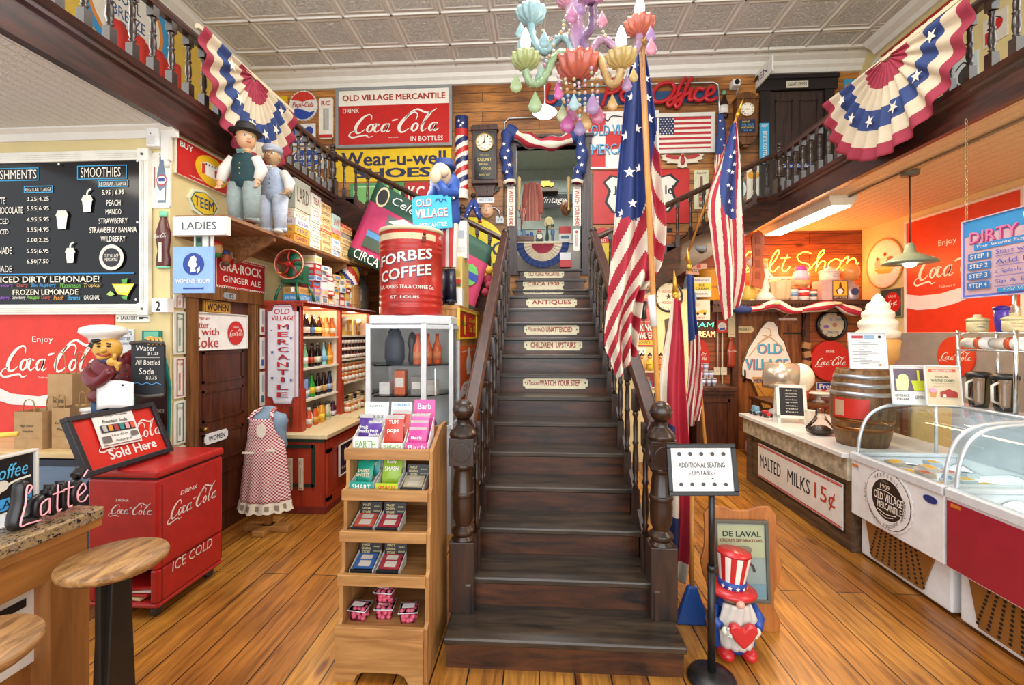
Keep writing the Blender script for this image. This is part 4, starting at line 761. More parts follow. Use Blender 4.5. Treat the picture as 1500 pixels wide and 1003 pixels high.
fs('enamel_sign','small white lettered sign right behind the chef hat','sign',(168,482,196,517),YF,'#e4e8ea',[('t',"SWEET'S",.5,.84,.8,.14,'#33547e'),('t','BUTTER',.55,.6,.6,.13,'#33547e'),('t','CRUST',.6,.4,.5,.1,'#33547e')])
# ---- right side wall (faces left) and malt shop
XRW=4.735
t=ls('soda_mural','large red panel with white script and wave on the malt shop side wall','sign',1328,1496,1400,306,486.5,XRW,'#d8391c',[('t','Enjoy',.42,.745,.17,.06,W,0,.003),('c',.5,.555,.84,.29,W),('t','Trade-mark ®',.42,.385,.15,.02,W),('p',[(0,.225),(.12,.20),(.3,.20),(.5,.235),(.75,.31),(1,.41),(1,.5),(.75,.42),(.55,.36),(.35,.325),(.15,.325),(0,.35)],'#e9dcdc')],frame='#e6ddd0',fw=.03)
p=ox(1295,386,XRW);t=sign('sundae_plate','big round cream plate with a painted banana split on the malt shop side wall','sign',F_left(p),.64,.66,'#eadfce',[('e',.5,.5,.43,.43,'#f0e8da'),('p',[(.2,.42),(.35,.3),(.65,.28),(.82,.4),(.7,.36),(.35,.38)],'#c9a43e'),('p',[(.18,.46),(.4,.36),(.7,.36),(.86,.48),(.6,.44)],'#e3bd55'),('e',.36,.52,.12,.11,'#eeb0a0'),('e',.52,.56,.12,.12,'#f0e2cf'),('e',.68,.52,.11,.11,'#8a5436'),('e',.32,.62,.035,.035,R_),('e',.54,.69,.04,.04,R_)],shape='e',depth=.03)
MB().tube([(.325*cos(a*pi/20),.335*sin(a*pi/20),.0) for a in range(40)],.012,6,closed=True).build('rope_rim',paint('#c98d4a',.5),t)
t=ls('framed_sign','dark framed panel with a red disc below the round plate on the side wall','sign',1291,1321,1306,424,463,XRW,'#3e4a48',[('e',.55,.5,.4,.4,R_),('t','DRINK',.55,.74,.36,.09,W),('t','6¢',.56,.48,.44,.22,W)],frame='#8f8b6a',fw=.015)
ls('gallery_banner','long red strip with white capitals high on the right gallery wall','sign',1280,1620,1340,41,60,XRW,'#b72621',[('t','FOR MEN - WOMEN COOK',.5,.5,.92,.6,W,0,.02)],depth=.01)
ls('enamel_sign','small white oval sign at the far end of the right gallery wall','sign',1276,1292,1284,85,102,XRW-.002,'#e2e0d8',[('t','Cola',.5,.5,.6,.4,K,.2)],shape='e')
for i,(x0,x1,ya,yb_,c,c2,lab) in enumerate(((1440,1475,20,62,'#d8d3c4',R_,'white poster with red patches seen between the right balusters'),(1392,1432,85,150,'#cfd9dc','#3b3d40','pale poster with dark line drawings behind the right gallery bunting'),(1245,1262,112,135,'#3fa0c8','#e5822a','small blue and orange cartoon-style poster at the back corner of the right gallery'))):
    if i < 2:ls('poster',lab,'poster',x0,x1,(x0+x1)/2,ya,yb_,XRW,c,[('e',.6,.6,.2,.2,c2),('r',.1,.1,.3,.5,c2),('l',[(.2,.8),(.5,.9),(.8,.7)],.03,K)])
    else:fs('poster','small blue and orange poster at the back corner of the right gallery','poster',(1236,116,1252,138),YW,c,[('e',.5,.4,.3,.3,c2)])
# gallery posters on the left, seen between the balusters
t=rs('poster','large yellow poster with a white and blue lettered arch, behind the left balusters','poster',134,232,180,-60,90,-4.585,'#e3c23a',[('e',.5,.5,.5,.5,'#3a93c8'),('e',.5,.5,.42,.42,'#e08a2a'),('e',.5,.5,.38,.38,'#e6e2d4'),('t','COOL',.5,.62,.4,.12,'#2a4f92'),('t','BREEZE',.52,.46,.5,.11,'#2a4f92'),('t','BEE',.54,.33,.3,.1,'#2a4f92')])
# cloth hanging in the left gallery
MBf=MB().grid(lambda u,v:(-4.5+.03*sin(u*22),4.5+u*.9,3.55+1.5*v),20,12,lambda u,v:0 if v > .62 else 1 if v > .2 else 2)
tag(MBf.build('hanging_banner',[paint('#c9342a',.7),paint('#e6dfd0',.7),paint('#3a7fd0',.7)],solid=.01),'red, white and blue cloth hanging behind the left balusters','banner')
# ================================================================== LEFT SIDE FURNITURE AND GOODS
RED=paint('#b2221f',.35,var=.16,scale=14,coat=.2);REDW=wood('#8e2a1c','#bf4429','z',7,.42,9);GRN=paint('#23392f',.4);CRM=paint('#e9ddb9',.5)
# ---- red chest cooler
x0,x1,y0,y1=-2.70,-2.26,2.54,3.09;cx,cy=(x0+x1)/2,(y0+y1)/2
t=thing('drinks_cooler','red chest cooler with white script on casters beside the brown door','drinks cooler',(cx,cy,0));a,b=(x1-x0)/2,(y1-y0)/2
m=MB().box(-a,-b,.3,a,b,.835).box(-a,-b,.07,a,b,.1).box(-a,-b,.1,-a+.05,b,.3).box(a-.05,-b,.1,a,b,.3).box(-a,b-.03,.1,a,b,.3)
m.build('body',RED,t,bev=.014);MB().box(-a-.008,-b-.008,.845,a+.008,b+.008,.895).build('lid',RED,t,bev=.016);MB().box(-a+.01,-b+.01,.835,a-.01,b-.01,.846).build('gasket',paint('#1c1414',.6),t)
for q in ((-a+.06,-b+.06),(a-.06,-b+.06),(-a+.06,b-.06),(a-.06,b-.06)):
    MB().cyl((q[0]-.015,q[1],.03),(q[0]+.015,q[1],.03),.03).box(q[0]-.02,q[1]-.006,.03,q[0]+.02,q[1]+.02,.072).build('caster',paint('#3a3634',.5),t)
for o in draw([('t','DRINK',.34,.82,.28,.12,'#e4d9d0',.15),('c',.5,.42,.92,.62,'#e4d9d0')],.30,.14,t,0):o.matrix_local=T(.05,-b-.002,.67) @ RX(90)
for o in draw([('t','DRINK',.42,.86,.32,.12,'#e4d9d0',.15),('c',.5,.44,.96,.7,'#e4d9d0')],.44,.21,t,0):o.matrix_local=T(a+.002,.0,.625) @ RZ(90) @ RX(90)
for o in draw([('t','ICE COLD',.5,.5,.9,.7,'#e4d9d0',.12,0)],.38,.09,t,0):o.matrix_local=T(a+.002,.0,.27) @ RZ(90) @ RX(90)
MB().box(a,-.22,.31,a+.004,.24,.316).box(a,-b+.03,.1,a+.003,-b+.036,.8).build('seam',paint('#7e1613',.4),t)
for i in range(4):tag(MB(T(cx-.02+.02*i,2.66,.105+.018*i) @ RZ(6*i-8)).box(-.13,-.09,0,.13,.12,.014).build('magazine',paint(['#d9c9a0','#c22a26','#e5e0d8','#b3201f'][i],.4),bev=.003),['tan booklet lying at the bottom of the cooler opening','red booklet lying second from the bottom in the cooler opening','white booklet lying third in the cooler opening','red booklet on top of the pile in the cooler opening'][i],'booklet','booklets in the cooler opening')
# ---- tilted framed sign on the cooler, with a paper notice
Mx=T(-2.50,2.635,.905) @ RZ(90) @ RX(66) @ T(0,.18,0)
t=sign('tray_sign','tilted black-framed red sign leaning on top of the red cooler','sign',Mx,.52,.30,'#cf2a1f',[('c',.6,.52,.86,.5,'#ecdcd6'),('t','Sold Here',.57,.2,.62,.2,'#f0e6e2',0,.03)],frame='#26242a',fw=.03,depth=.02,fd=.02)
t=sign('paper_notice','white printed paper notice stuck over the middle of the tilted red sign','notice',Mx @ T(-.02,.06,.012) @ RZ(-3),.26,.22,'#eceae6',[('t','Old Village Mercantile',.5,.88,.7,.07,K),('t','Fountain Soda',.5,.72,.6,.1,K),('r',.1,.4,.94,.62,'#4a4c54'),('t','Large $2.49',.5,.3,.4,.07,K),('t','Medium $1.99',.56,.14,.4,.07,K),('r',.04,.04,.96,.06,'#8a3a30'),('r',.04,.95,.96,.97,'#8a3a30'),('r',.06,.12,.26,.3,'#6f6a66'),('r',.76,.2,.94,.34,'#6f6a66')]+[('r',.13+.135*i,.43,.23+.135*i,.6,c) for i,c in enumerate(['#b8b8b4','#e09030','#a83a3a','#2f8a86','#e4a0a8','#e0563a'])],depth=.002)
# ---- back counter with slate body
t=thing('back_counter','tan-topped counter with a sloping slate-blue front below the red mural','counter',(-3.5,2.95,0))
MB().box(-.7,-.22,.9,.68,.22,.935).build('worktop',wood('#c9a873','#e2c893','x',6,.45),t,bev=.004)
MB().box(-.7,-.18,0,.66,.22,.9).build('body',paint('#45546a',.45),t);MB().add([(-.7,-.2,.86),(.66,-.2,.86),(.66,-.42,.62),(-.7,-.42,.62),(-.7,-.18,.86),(.66,-.18,.86),(.66,-.18,.55),(-.7,-.18,.55)],[(0,3,2,1),(1,2,6,5),(0,4,7,3),(3,7,6,2)],False).build('sloping_front',paint('#4e6076',.4),t);MB().box(-.7,-.215,.85,.66,-.18,.89).build('edge_trim',paint('#1f2a38',.4),t)
def bag(px,Y,lab,txt):
    p,w,h=box_front(*px,Y);z=.936;h=p[2]+h/2-z;d=.15;t=thing('paper_bag',lab,'bag',(p[0],Y+d/2,z),group='paper bags on the back counter')
    MB().add([(-w/2,-d/2,0),(w/2,-d/2,0),(w/2,d/2,0),(-w/2,d/2,0),(-w/2,-d/2,h),(w/2,-d/2,h),(w/2,d/2,h),(-w/2,d/2,h),(w/2,0,h*.94),(-w/2,0,h*.94),(w/2-.012,0,h*.1)],[(0,1,5,4),(2,3,7,6),(1,2,6,5),(3,0,4,7),(0,3,2,1)],False).build('bag_body',paint('#b28f63',.7,var=.12,scale=20),t,solid=.002)
    MB().box(-w/2,-d/2-.002,h*.3,w/2,-d/2,h*.305).build('fold',paint('#8f6f48',.7),t)
    for s in (-1,1):MB().tube(spline([(-w*.2,s*d*.48,h*.95),(-w*.2,s*d*.48,h*1.12),(-w*.12,s*d*.46,h*1.3),(w*.12,s*d*.46,h*1.3),(w*.2,s*d*.48,h*1.12),(w*.2,s*d*.48,h*.95)],4),.0035,6).build('twisted_handle',paint('#a37c4e',.7),t)
    for o in draw([('t',txt[0],.45,.62,.5,.08,'#2c2620',.3),('t',txt[1],.5,.48,.4,.07,'#2c2620',.3)],w,h,t,.0):o.matrix_local=T(0,-d/2-.002,h/2) @ RX(90)
bag((21,603,62,650),2.80,'brown paper bag with twisted handles, nearest the left edge on the back counter',('High School','Pumpkins'))
bag((70,548,106,650),3.0,'taller brown paper bag standing behind the others against the red mural',('Summer','95'))
bag((76,597,102,648),2.83,'small brown paper bag in front of the taller paper bag',('Lacey','Paul'))
bag((128,550,142,640),3.05,'folded brown paper bag half hidden behind the chef figure',('','')) if False else None
def tub(px,Y,lab,band):
    p,w,h=box_front(*px,Y);t=thing('plastic_tub',lab,'tub',(p[0],Y+.06,p[2]-h/2));r=w/2
    MB().lathe([(r*.86,0),(r*.97,h*.82)],20).build('tub_body',paint('#e9e2cf',.3),t);MB().lathe([(r*1.02,h*.8),(r*1.05,h*.84),(r*1.05,h*.97),(r*.95,h),(0,h)],20).build('lid',paint('#efece4',.3),t)
    if band:MB().lathe([(r*.935,h*.4),(r*.985,h*.7)],20).build('printed_band',paint(band,.4),t)
p=oy(125,648,2.98);tub((107,625,143,650),2.92,'lower white lidded tub beside the paper bags',None);tub((108,597,142,624),2.92,'white lidded tub with a pink band stacked on top of the lower tub','#d9a0a8');tub((87,619,108,651),2.80,'small cream lidded tub in front of the stacked tubs',None)
# ---- chef figure holding a chalkboard
Yc=2.93;root=oy(160,612,Yc);root=Vector((root.x,Yc,.936));fz=oy(160,612,Yc).z
t=thing('chef_figure','painted chef figure in white hat and maroon jacket holding a black price board','figure',root)
L=lambda px,py,dy=0:oy(px,py,Yc+dy)-root;S=3.05/FPX
MB().box(-.16,-.08,0,.2,.12,fz-.936).build('plinth',paint('#2c2522',.5),t,bev=.004)
MAR,SKN=paint('#6b1f28',.3),paint('#d8a445',.35,var=.15)
MB().lathe([(.10,.0),(.135,.05),(.14,.11),(.125,.18),(.10,.225),(.05,.25),(0,.25)],24,L(162,574,0),1,.75).tube(spline([L(140,536,-.03),L(130,550,-.09),L(144,560,-.14),L(166,541,-.15)],4),[.04]*4+[.044]*4+[.036]*4+[.028],10).tube(spline([L(182,532,.03),L(193,520,.04),L(204,514,.03),L(217,500,.01)],4),[.04]*4+[.036]*4+[.03]*4+[.024],10).lathe([(.115,0),(.125,.04),(.1,.08)],20,L(160,586,0),1,.8).build('jacket',MAR,t)
hc=L(158,511,-.04);hq=lambda a,z,r=.078:hc+Vector((r*sin(a),-r*cos(a),z))
MB().ball(hc,.078,(1,1,1.08),20,14).ball(hq(.5,-.008,.088),.02,(1,1,.85)).ball(hq(-1.3,-.005),.02,(.6,1,1.3)).ball(hq(.35,-.05,.06),.03,(1.2,1,.8)).build('head',SKN,t)
m=MB().ball(L(164,530,-.19),.028,(1.1,.8,1));m.tube([L(167,528,-.19),L(168,518,-.2)],[.012,.009]);[m.tube([L(166+i*1.5,531+i*2,-.2),L(176-i,532+i*2.4,-.2),L(172,535+i*2.2,-.215)],[.009,.009,.008]) for i in range(4)];m.build('thumb_up_hand',SKN,t)
m=MB().ball(L(220,496,0),.026,(1.2,.8,.7));[m.tube([L(216+i*6,495,-.02),L(218+i*6,499,-.05),L(218+i*6,505,-.05)],[.009,.009,.007]) for i in range(4)];m.build('gripping_hand',SKN,t)
MB().lathe([(.074,0),(.078,.03),(.095,.042),(.128,.07),(.122,.1),(.07,.12),(0,.125)],26,L(152,502,-.03),1,1,.05,12).build('chef_hat',paint('#efeee8',.4),t)
MB().tube([L(146,526,-.06),L(158,530,-.12),L(172,526,-.08)],.016).build('neckerchief',paint('#1f3060',.4),t)
MB().grid(lambda u,v:L(143+u*53,560+v*40-3*sin(pi*u),-.115-.03*sin(pi*u)-.02*v),14,6).build('apron',paint('#efefec',.4),t,solid=.012)
MB().tube([L(147,582,-.02),L(146,600,-.02),L(146,606,-.03)],[.05,.045,.04],12).tube([L(172,590,0),L(173,604,0)],[.05,.04],12).build('trousers',paint('#26456b',.4),t)
MB().ball(L(150,608,-.06),.03,(1.5,1.8,.75)).ball(L(178,605,-.05),.03,(1.5,1.8,.75)).build('boots',paint('#1e2c42',.3),t)
m=MB();[m.ball(L(172+4*i,546+i*9,-.145),.008) for i in range(3)];[m.ball(L(184+3*i,543+i*9,-.13),.008) for i in range(2)];m.build('jacket_buttons',paint('#16161c',.3),t)
MB().ball(hq(-1.0,.03,.07),.026,(1,1,1.2)).ball(hq(-.4,.055,.062),.022,(1.6,1,.7)).build('hair',paint('#231a16',.5),t)
MB().tube([hq(.0,.036),hq(.3,.04)],.005).tube([hq(.7,.04),hq(1.0,.034)],.005).build('eyebrows',paint('#231a16',.5),t)
MB().ball(hq(.16,.02),.009,(1.4,1,.8)).ball(hq(.84,.02),.009,(1.4,1,.8)).build('eyes',paint('#101014',.2),t)
MB().tube(spline([hq(.05,-.03),hq(.5,-.046,.084),hq(.95,-.03)],4),.008).build('mouth',paint('#9a3b2c',.4),t)
bw_,bh_=50*S,80*S;bc=L(219,540,-.03)
bd=MB(T(*bc) @ RX(90)).prism([(-bw_/2,-bh_*.44),(-bw_*.36,-bh_*.5),(bw_*.36,-bh_*.5),(bw_/2,-bh_*.44),(bw_/2,bh_*.44),(bw_*.36,bh_*.5),(-bw_*.36,bh_*.5),(-bw_/2,bh_*.44)],0,.016).build('chalkboard',paint('#24262c',.5),t)
MB().tube([bc+Vector((-bw_*.5,-.02,bh_*.47)),bc+Vector((0,-.03,bh_*.5)),bc+Vector((bw_*.5,-.02,bh_*.47))],.012).tube([bc+Vector((-bw_*.5,-.02,-bh_*.47)),bc+Vector((0,-.03,-bh_*.5)),bc+Vector((bw_*.5,-.02,-bh_*.47))],.012).build('scroll_edge',paint('#4c4842',.5),bd)
for o in draw([('t','Water',.45,.88,.6,.1,W,.1,0),('t','$1.25',.68,.78,.34,.06,W,.1,0),('r',.14,.705,.9,.71,W),('t','All Bottled',.52,.62,.76,.09,W,.1,0),('t','Soda',.48,.46,.46,.11,W,.1,0),('t','$3.75',.64,.34,.34,.08,W,.1,0),('l',[(.06,.22),(.2,.25),(.35,.22),(.5,.25),(.65,.22),(.8,.25),(.94,.22)],.012,'#5aa0d8')],bw_,bh_,bd,0):o.matrix_local=T(bc.x,bc.y-.017,bc.z) @ RX(90)
t=fs('bottle_shaped_sign','tall brown bottle-shaped sign with a teal edge behind the chalkboard','sign',(195,484,249,652),3.185,'#1d7d74',[('p',[(.08,.02),(.92,.02),(.94,.5),(.86,.66),(.7,.84),(.7,.92),(.3,.92),(.3,.84),(.14,.66),(.06,.5)],'#3c1d1a'),('r',.3,.92,.7,.99,'#6fc3a4'),('t','SIGN OF GOOD TASTE',.5,.3,.7,.03,'#e4cfc0'),('r',.1,.1,.9,.12,'#c23a34')],shape=[(.04,0),(.96,0),(1,.5),(.92,.68),(.76,.86),(.76,1),(.24,1),(.24,.86),(.08,.68),(0,.5)])
# ---- dress form with checked apron
dx,dy=-2.36,3.80
t=thing('dress_form','blue-grey dress form in a red gingham apron beside the brown door','dress form',(dx,dy,0),0)
m=MB().lathe([(.05,.62),(.13,.66),(.165,.74),(.15,.82),(.155,.90),(.17,.95),(.15,1.0),(.07,1.03),(.052,1.06),(.05,1.075),(0,1.075)],24,(0,0,0),1,.62);m.build('torso',paint('#7d94a8',.7),t)
MB().box(-.025,-.025,.05,.025,.025,.66).build('post',wood('#7a4a20','#b0753a','z'),t);MB().box(-.2,-.05,0,.2,.05,.05).box(-.05,-.16,0,.05,.16,.05).build('foot',wood('#8a5a2c','#c08a4c','x'),t,bev=.006)
def gingham():
    m,nt,b,N,L_=newmat('gingham_cloth');tc=N('ShaderNodeTexCoord');ck=N('ShaderNodeTexChecker');ck.inputs['Scale'].default_value=1
    mp=N('ShaderNodeMapping');mp.inputs['Scale'].default_value=(75,0,75);mp.inputs['Location'].default_value=(.01,.5,.01);L_(tc.outputs['Object'],mp.inputs[0]);L_(mp.outputs[0],ck.inputs[0])
    ck.inputs['Color1'].default_value=lin('#a5303a');ck.inputs['Color2'].default_value=lin('#e8d9d4');L_(ck.outputs['Color'],b.inputs['Base Color']);b.inputs['Roughness'].default_value=.8;return m
GING=gingham()
def lerp(v,P):k=max(i for i in range(len(P)-1) if v >= P[i][0]-1e-9);a,b=P[k],P[k+1];f=(v-a[0])/(b[0]-a[0]);return a[1]+(b[1]-a[1])*f
def apron_pt(u,v):
    a=-pi/2+(u*2-1)*lerp(v,[(0,.62),(.14,.72),(.3,1.3),(1,1.4)]);k=.011*sin(u*34)*max(0,v-.3);return ((lerp(v,[(0,.165),(.14,.178),(.26,.165),(.4,.185),(1,.225)])+k)*cos(a),(lerp(v,[(0,.115),(.14,.122),(.26,.115),(.4,.13),(1,.165)])+k)*sin(a)-.008,.985-.70*v)
MB().grid(apron_pt,44,24).build('apron_cloth',GING,t,solid=.006)
MB().tube([(-.1,-.12,.98),(-.075,-.07,1.04),(-.05,.03,1.06)],.016,8,flat=.4).tube([(.1,-.12,.98),(.075,-.07,1.04),(.05,.03,1.06)],.016,8,flat=.4).build('neck_strap',GING,t)
MB().grid(lambda u,v:((.228+.02*v+.009*sin(u*34))*cos(-pi/2+(u*2-1)*1.4),(.168+.02*v+.009*sin(u*34))*sin(-pi/2+(u*2-1)*1.4)-.008,.285-.075*v-.014*abs(sin(u*26))*v),80,4,lambda u,v:1 if .3 < v < .75 and sin(u*52) > .2 else 0).build('lace_hem',[paint('#e4d8c2',.8),paint('#8f7f6c',.8)],t)
MB().prism(ell(0,0,.042,.06,20),0,.006).build('lace_medallion',paint('#e6dccb',.8),t).matrix_local=T(.02,-.134,.89) @ RX(90)
MB().box(-.13,-.165,.70,-.03,-.155,.715).box(.07,-.16,.72,.15,-.15,.735).build('pocket_edge',paint('#eadfd0',.8),t)
# ---- red hutch: base, upper units, shelves
hx0,hx1,hb,hy0,hy1,hz,cz=-2.745,-2.34,-2.04,4.27,6.12,2.03,.75
t=thing('hutch','long red store hutch with lit white shelves of bottles and jars','hutch',(hx0,hy0,0));HO=Vector((hx0,hy0,0))
def hl(o):o.location=-HO;return o
hl(MB().box(hx0,4.17,.06,hb,hy1,cz-.04).build('base_cabinet',REDW,t));hl(MB().box(hx0,4.15,0,hb+.02,hy1,.06).build('plinth',paint('#7d2b22',.5),t))
tm=MB().box(-2.66,4.155,.25,-2.14,4.17,.28).box(-2.66,4.155,.62,-2.14,4.17,.65).box(-2.16,4.155,.25,-2.13,4.17,.65).box(hx0,4.15,.68,hb+.01,4.17,.72);hl(tm.build('green_moulding',GRN,t))
bb=MB()
for i in range(14):bb.box(hb,4.32+.125*i,.12,hb+.008,4.32+.125*i+.117,.6)
for q in ((4.2,.06,hy1,.14),(4.2,.56,hy1,.68),(4.2,.1,4.3,.6)):bb.box(hb,q[0],q[1],hb+.016,q[2],q[3])
hl(bb.build('beadboard_front',REDW,t))
hl(MB().box(hx0,4.14,cz-.04,hb+.04,5.0,cz).box(hx0,5.0,cz-.03,hb-.02,hy1,cz+.02).build('counter_top',wood('#d8c290','#eadcb4','y',5,.5),t,bev=.004))
for y in (hy0,5.16,hy1-.04):hl(MB().box(hx0,y,cz,hx1,y+.05,hz).build('side_panel',REDW,t))
pl=MB()
for y in (hy0,5.14,hy1-.05):pl.box(hx1-.03,y-.01,cz,hx1+.03,y+.07,cz+.42).box(hx1-.03,y,cz+.42,hx1+.015,y+.05,hz-.05)
hl(pl.build('pilaster',REDW,t,bev=.004))
hl(MB().box(hx0,hy0-.02,hz-.05,hx1+.05,hy1,hz).box(hx0,hy0-.03,hz-.02,hx1+.08,hy1,hz).build('cornice',REDW,t,bev=.004))
dn=MB()
for i in range(46):dn.box(hx1+.08,hy0+.04*i,hz-.018,hx1+.086,hy0+.04*i+.02,hz-.002)
hl(dn.build('dentil_strip',paint('#cfc9d6',.5),t))
hl(MB().box(hx0,hy0+.04,cz,hx0+.01,hy1,hz-.05).box(hx0,5.148,cz,hx1-.035,5.158,hz-.05).box(hx0,hy1-.052,cz,hx1-.035,hy1-.042,hz-.05).build('back_panel',paint('#efe4c8',.5),t))
SH1,SH2=(1.04,1.36,1.68),(1.12,1.40,1.69)
sh=MB()
for z in SH1:sh.box(hx0,hy0+.05,z-.02,hx1-.01,5.16,z)
for z in SH2:sh.box(hx0,5.21,z-.02,hx1-.01,hy1-.04,z)
hl(sh.build('shelf',paint('#efe8d4',.5),t))
hl(MB().box(-2.43,4.25,.80,-2.41,4.262,1.0).build('brass_plate',paint('#6a5230',.4,.5),t))
for y in (4.72,5.65):point('hutch_lamp',(hx1-.06,y,hz-.09),9.0,(1,.8,.5),.03)
hl(MB().cyl((-2.33,5.32,1.9),(-2.40,5.36,1.86),.025,.05).cyl((-2.33,5.78,1.9),(-2.40,5.82,1.86),.025,.05).build('spot_lamp',paint('#e9dcc0',.4),t))
fs('mercantile_sign','tall white sign with red stacked letters and notched corners on the hutch end','sign',(391,446,437,591),4.25,'#e9e6ea',[('t','OLD',.48,.93,.5,.055,R_,.12,.02),('t','VILLAGE',.52,.865,.74,.05,R_,.12,.02)]+[x for i,c in enumerate('MERCANTILE') for x in (('t',c,.54,.772-.076*i,.34 if c != 'I' else .1,.05,'#26305e',0,.01),('t',c,.515,.776-.076*i,.34 if c != 'I' else .1,.05,'#cf2f2c',0,.01))]+[('s',.2,.52,.022,'#27407f'),('s',.8,.66,.018,'#27407f'),('s',.2,.26,.022,'#27407f'),('s',.8,.24,.022,'#27407f'),('s',.18,.74,.01,'#27407f'),('s',.76,.45,.01,'#27407f')]+border('#c9363a',.018,.006,.32),shape='tag',rim=R_,frame='#27305c',fw=.006,depth=.01)
for i,px in enumerate(((420,671,428,718),(437,671,444,718))):fs('thermometer_strip',['cream advertising strip on the hutch base, beside the apron','cream advertising strip on the hutch base, right of its twin'][i],'thermometer',px,4.148,'#e6dcc0',border('#b5452f',.04,.02,.3)+[('r',.35,.2,.6,.7,'#b5a27c'),('t','RC',.5,.84,.5,.08,'#b5452f')],depth=.008,group='advertising strips on the hutch base')
p=ox(508,668,hb+.03);sign('enamel_sign','small dark blue sign with white figure low on the side of the red hutch','sign',F_right(p),.34,.3,'#1d2450',[('t','Royal',.4,.2,.5,.14,W),('p',[(.3,.4),(.6,.4),(.6,.6),(.7,.8),(.5,.7),(.4,.9)],W)],frame='#e2ddd2',fw=.01,depth=.01)
# bottles and jars
def bottle(kind,col,lab_c,cap,h,r):
    t=bpy.data.objects.new(kind,None);COL.objects.link(t)
    P={'soda_bottle':[(r*.9,0),(r,.008),(r,h*.5),(r*.85,h*.6),(r*.42,h*.76),(r*.36,h*.93)],'juice_bottle':[(r*.9,0),(r,.008),(r*.98,h*.62),(r*.6,h*.78),(r*.5,h*.86)],'jar':[(r*.92,0),(r,.006),(r,h*.72),(r*.86,h*.82)],'can':[(r*.9,0),(r,.006),(r,h*.94),(r*.88,h)]}[kind]
    MB().lathe(P,12).build('glass' if kind != 'can' else 'can_body',paint(col,.12 if kind != 'can' else .3,var=.06),t)
    if kind != 'can':ch={'soda_bottle':.93,'juice_bottle':.86,'jar':.82}[kind];MB().lathe([(P[-1][0]*1.12,h*ch-.002),(P[-1][0]*1.15,h),(0,h)],10).build('cap' if kind != 'jar' else 'lid',paint(cap,.35),t)
    MB().lathe([(r*1.02,h*.16),(r*1.02,h*.42 if kind != 'jar' else h*.6)],12,sm=True).build('printed_label',paint(lab_c,.5),t);return t
PR={}
def putb(spec,loc,label,cat,group):
    if spec not in PR:o=PR[spec]=bottle(*spec)
    else:o=dup(PR[spec])
    o.location=loc;o.rotation_euler=(0,0,random.random()*6);tag(o,label,cat,group);return o
BR,OR='#2b1410','#d9701c'
rows1=[(1.68,'top',[('soda_bottle',BR,'#e6dfc8','#c9a23a',.23,.03,'brown')]*2+[('soda_bottle','#1a1614','#5c7fae','#b5b0a4',.23,.03,'black')]+[('soda_bottle',BR,'#d8b04a','#2c2a28',.23,.03,'brown')]*2+[('soda_bottle','#e0944a','#e6c27a','#e0a24a',.22,.04,'amber')]*3+[('soda_bottle','#d8702e','#e9dcc4','#d8702e',.22,.04,'orange')]),
 (1.36,'second',[('soda_bottle','#7fb98a','#e4e8dc','#e6e2d4',.25,.03,'pale green'),('soda_bottle',BR,'#c0332a','#191614',.25,.03,'brown'),('soda_bottle',BR,'#b8401f','#191614',.25,.03,'brown'),('soda_bottle','#1a1614','#d8cfae','#191614',.25,.03,'black'),('soda_bottle','#1a1614','#e2dcc8','#c0b8a4',.25,.03,'black'),('soda_bottle',BR,'#a9a07c','#191614',.25,.03,'brown'),('soda_bottle','#9cc8d8','#6aa6c4','#dfe6e6',.25,.03,'pale blue'),('soda_bottle','#3f8f4a','#78b7cf','#2d5f34',.25,.03,'green'),('soda_bottle','#e08a1e','#e6a23c','#e3dccb',.25,.034,'orange'),('soda_bottle',OR,'#e58e38','#4a2a18',.25,.034,'orange')]),
 (1.04,'third',[('can','#8fa3c8','#e4e6ea','',.2,.032,'blue and white'),('can','#43639f','#dfe4ea','',.2,.032,'blue'),('soda_bottle','#2f9a34','#e6c52e','#2a7a2c',.25,.036,'bright green'),('soda_bottle',BR,'#cfc6a6','#191614',.24,.03,'brown'),('soda_bottle','#1a1614','#d8cda8','#191614',.24,.03,'black'),('soda_bottle',BR,'#c9c4b4','#191614',.24,.03,'brown'),('soda_bottle','#1a1614','#c79a52','#191614',.24,.03,'black'),('soda_bottle',BR,'#d8d2c0','#b8b09c',.24,.03,'brown'),('soda_bottle','#20284a','#9fb6d8','#191614',.24,.03,'dark blue'),('soda_bottle','#20284a','#d9a24a','#191614',.24,.03,'dark blue')]),
 (.75,'bottom',[('juice_bottle','#d9563a','#e8d6c4','#e6e2da',.2,.032,'red'),('juice_bottle','#e6e0d2','#c9c4b8','#4a7fb0',.17,.03,'white'),('juice_bottle','#cf5a20','#d8a23a','#3c2a22',.2,.035,'orange'),('juice_bottle','#d89a3a','#e6b45a','#3c2a22',.22,.036,'amber'),('juice_bottle','#e0a02a','#efd03a','#3c2a22',.22,.036,'yellow'),('juice_bottle','#d8741e','#d8432e','#3c2a22',.21,.034,'orange'),('juice_bottle','#c9cfae','#8fb98a','#2c2a28',.2,.032,'pale green'),('juice_bottle','#d6cfb4','#e6e2d4','#2c2a28',.2,.032,'cream'),('juice_bottle','#4a2338','#d6cfdc','#2c1c2a',.18,.03,'purple'),('juice_bottle','#4a2338','#cfc2d2','#2c1c2a',.18,.03,'purple')])]
for z,nm,row in rows1:
    n=len(row)
    for i,s in enumerate(row):putb(s[:6],(hx1-.07-.02*(i % 2) if nm != 'bottom' else hx1-.03-.02*(i % 2),4.47+.67*(i+.45)/n,z+.001),f'{s[6]} {"can" if s[0]=="can" else "bottle"}, {ORD[i]} from the left on the {nm} shelf, near hutch bay','can' if s[0] == 'can' else 'bottle',f'drinks on the {nm} hutch shelf')
jc=['#5a1c18','#6b2a18','#4a1a22','#7a3418']
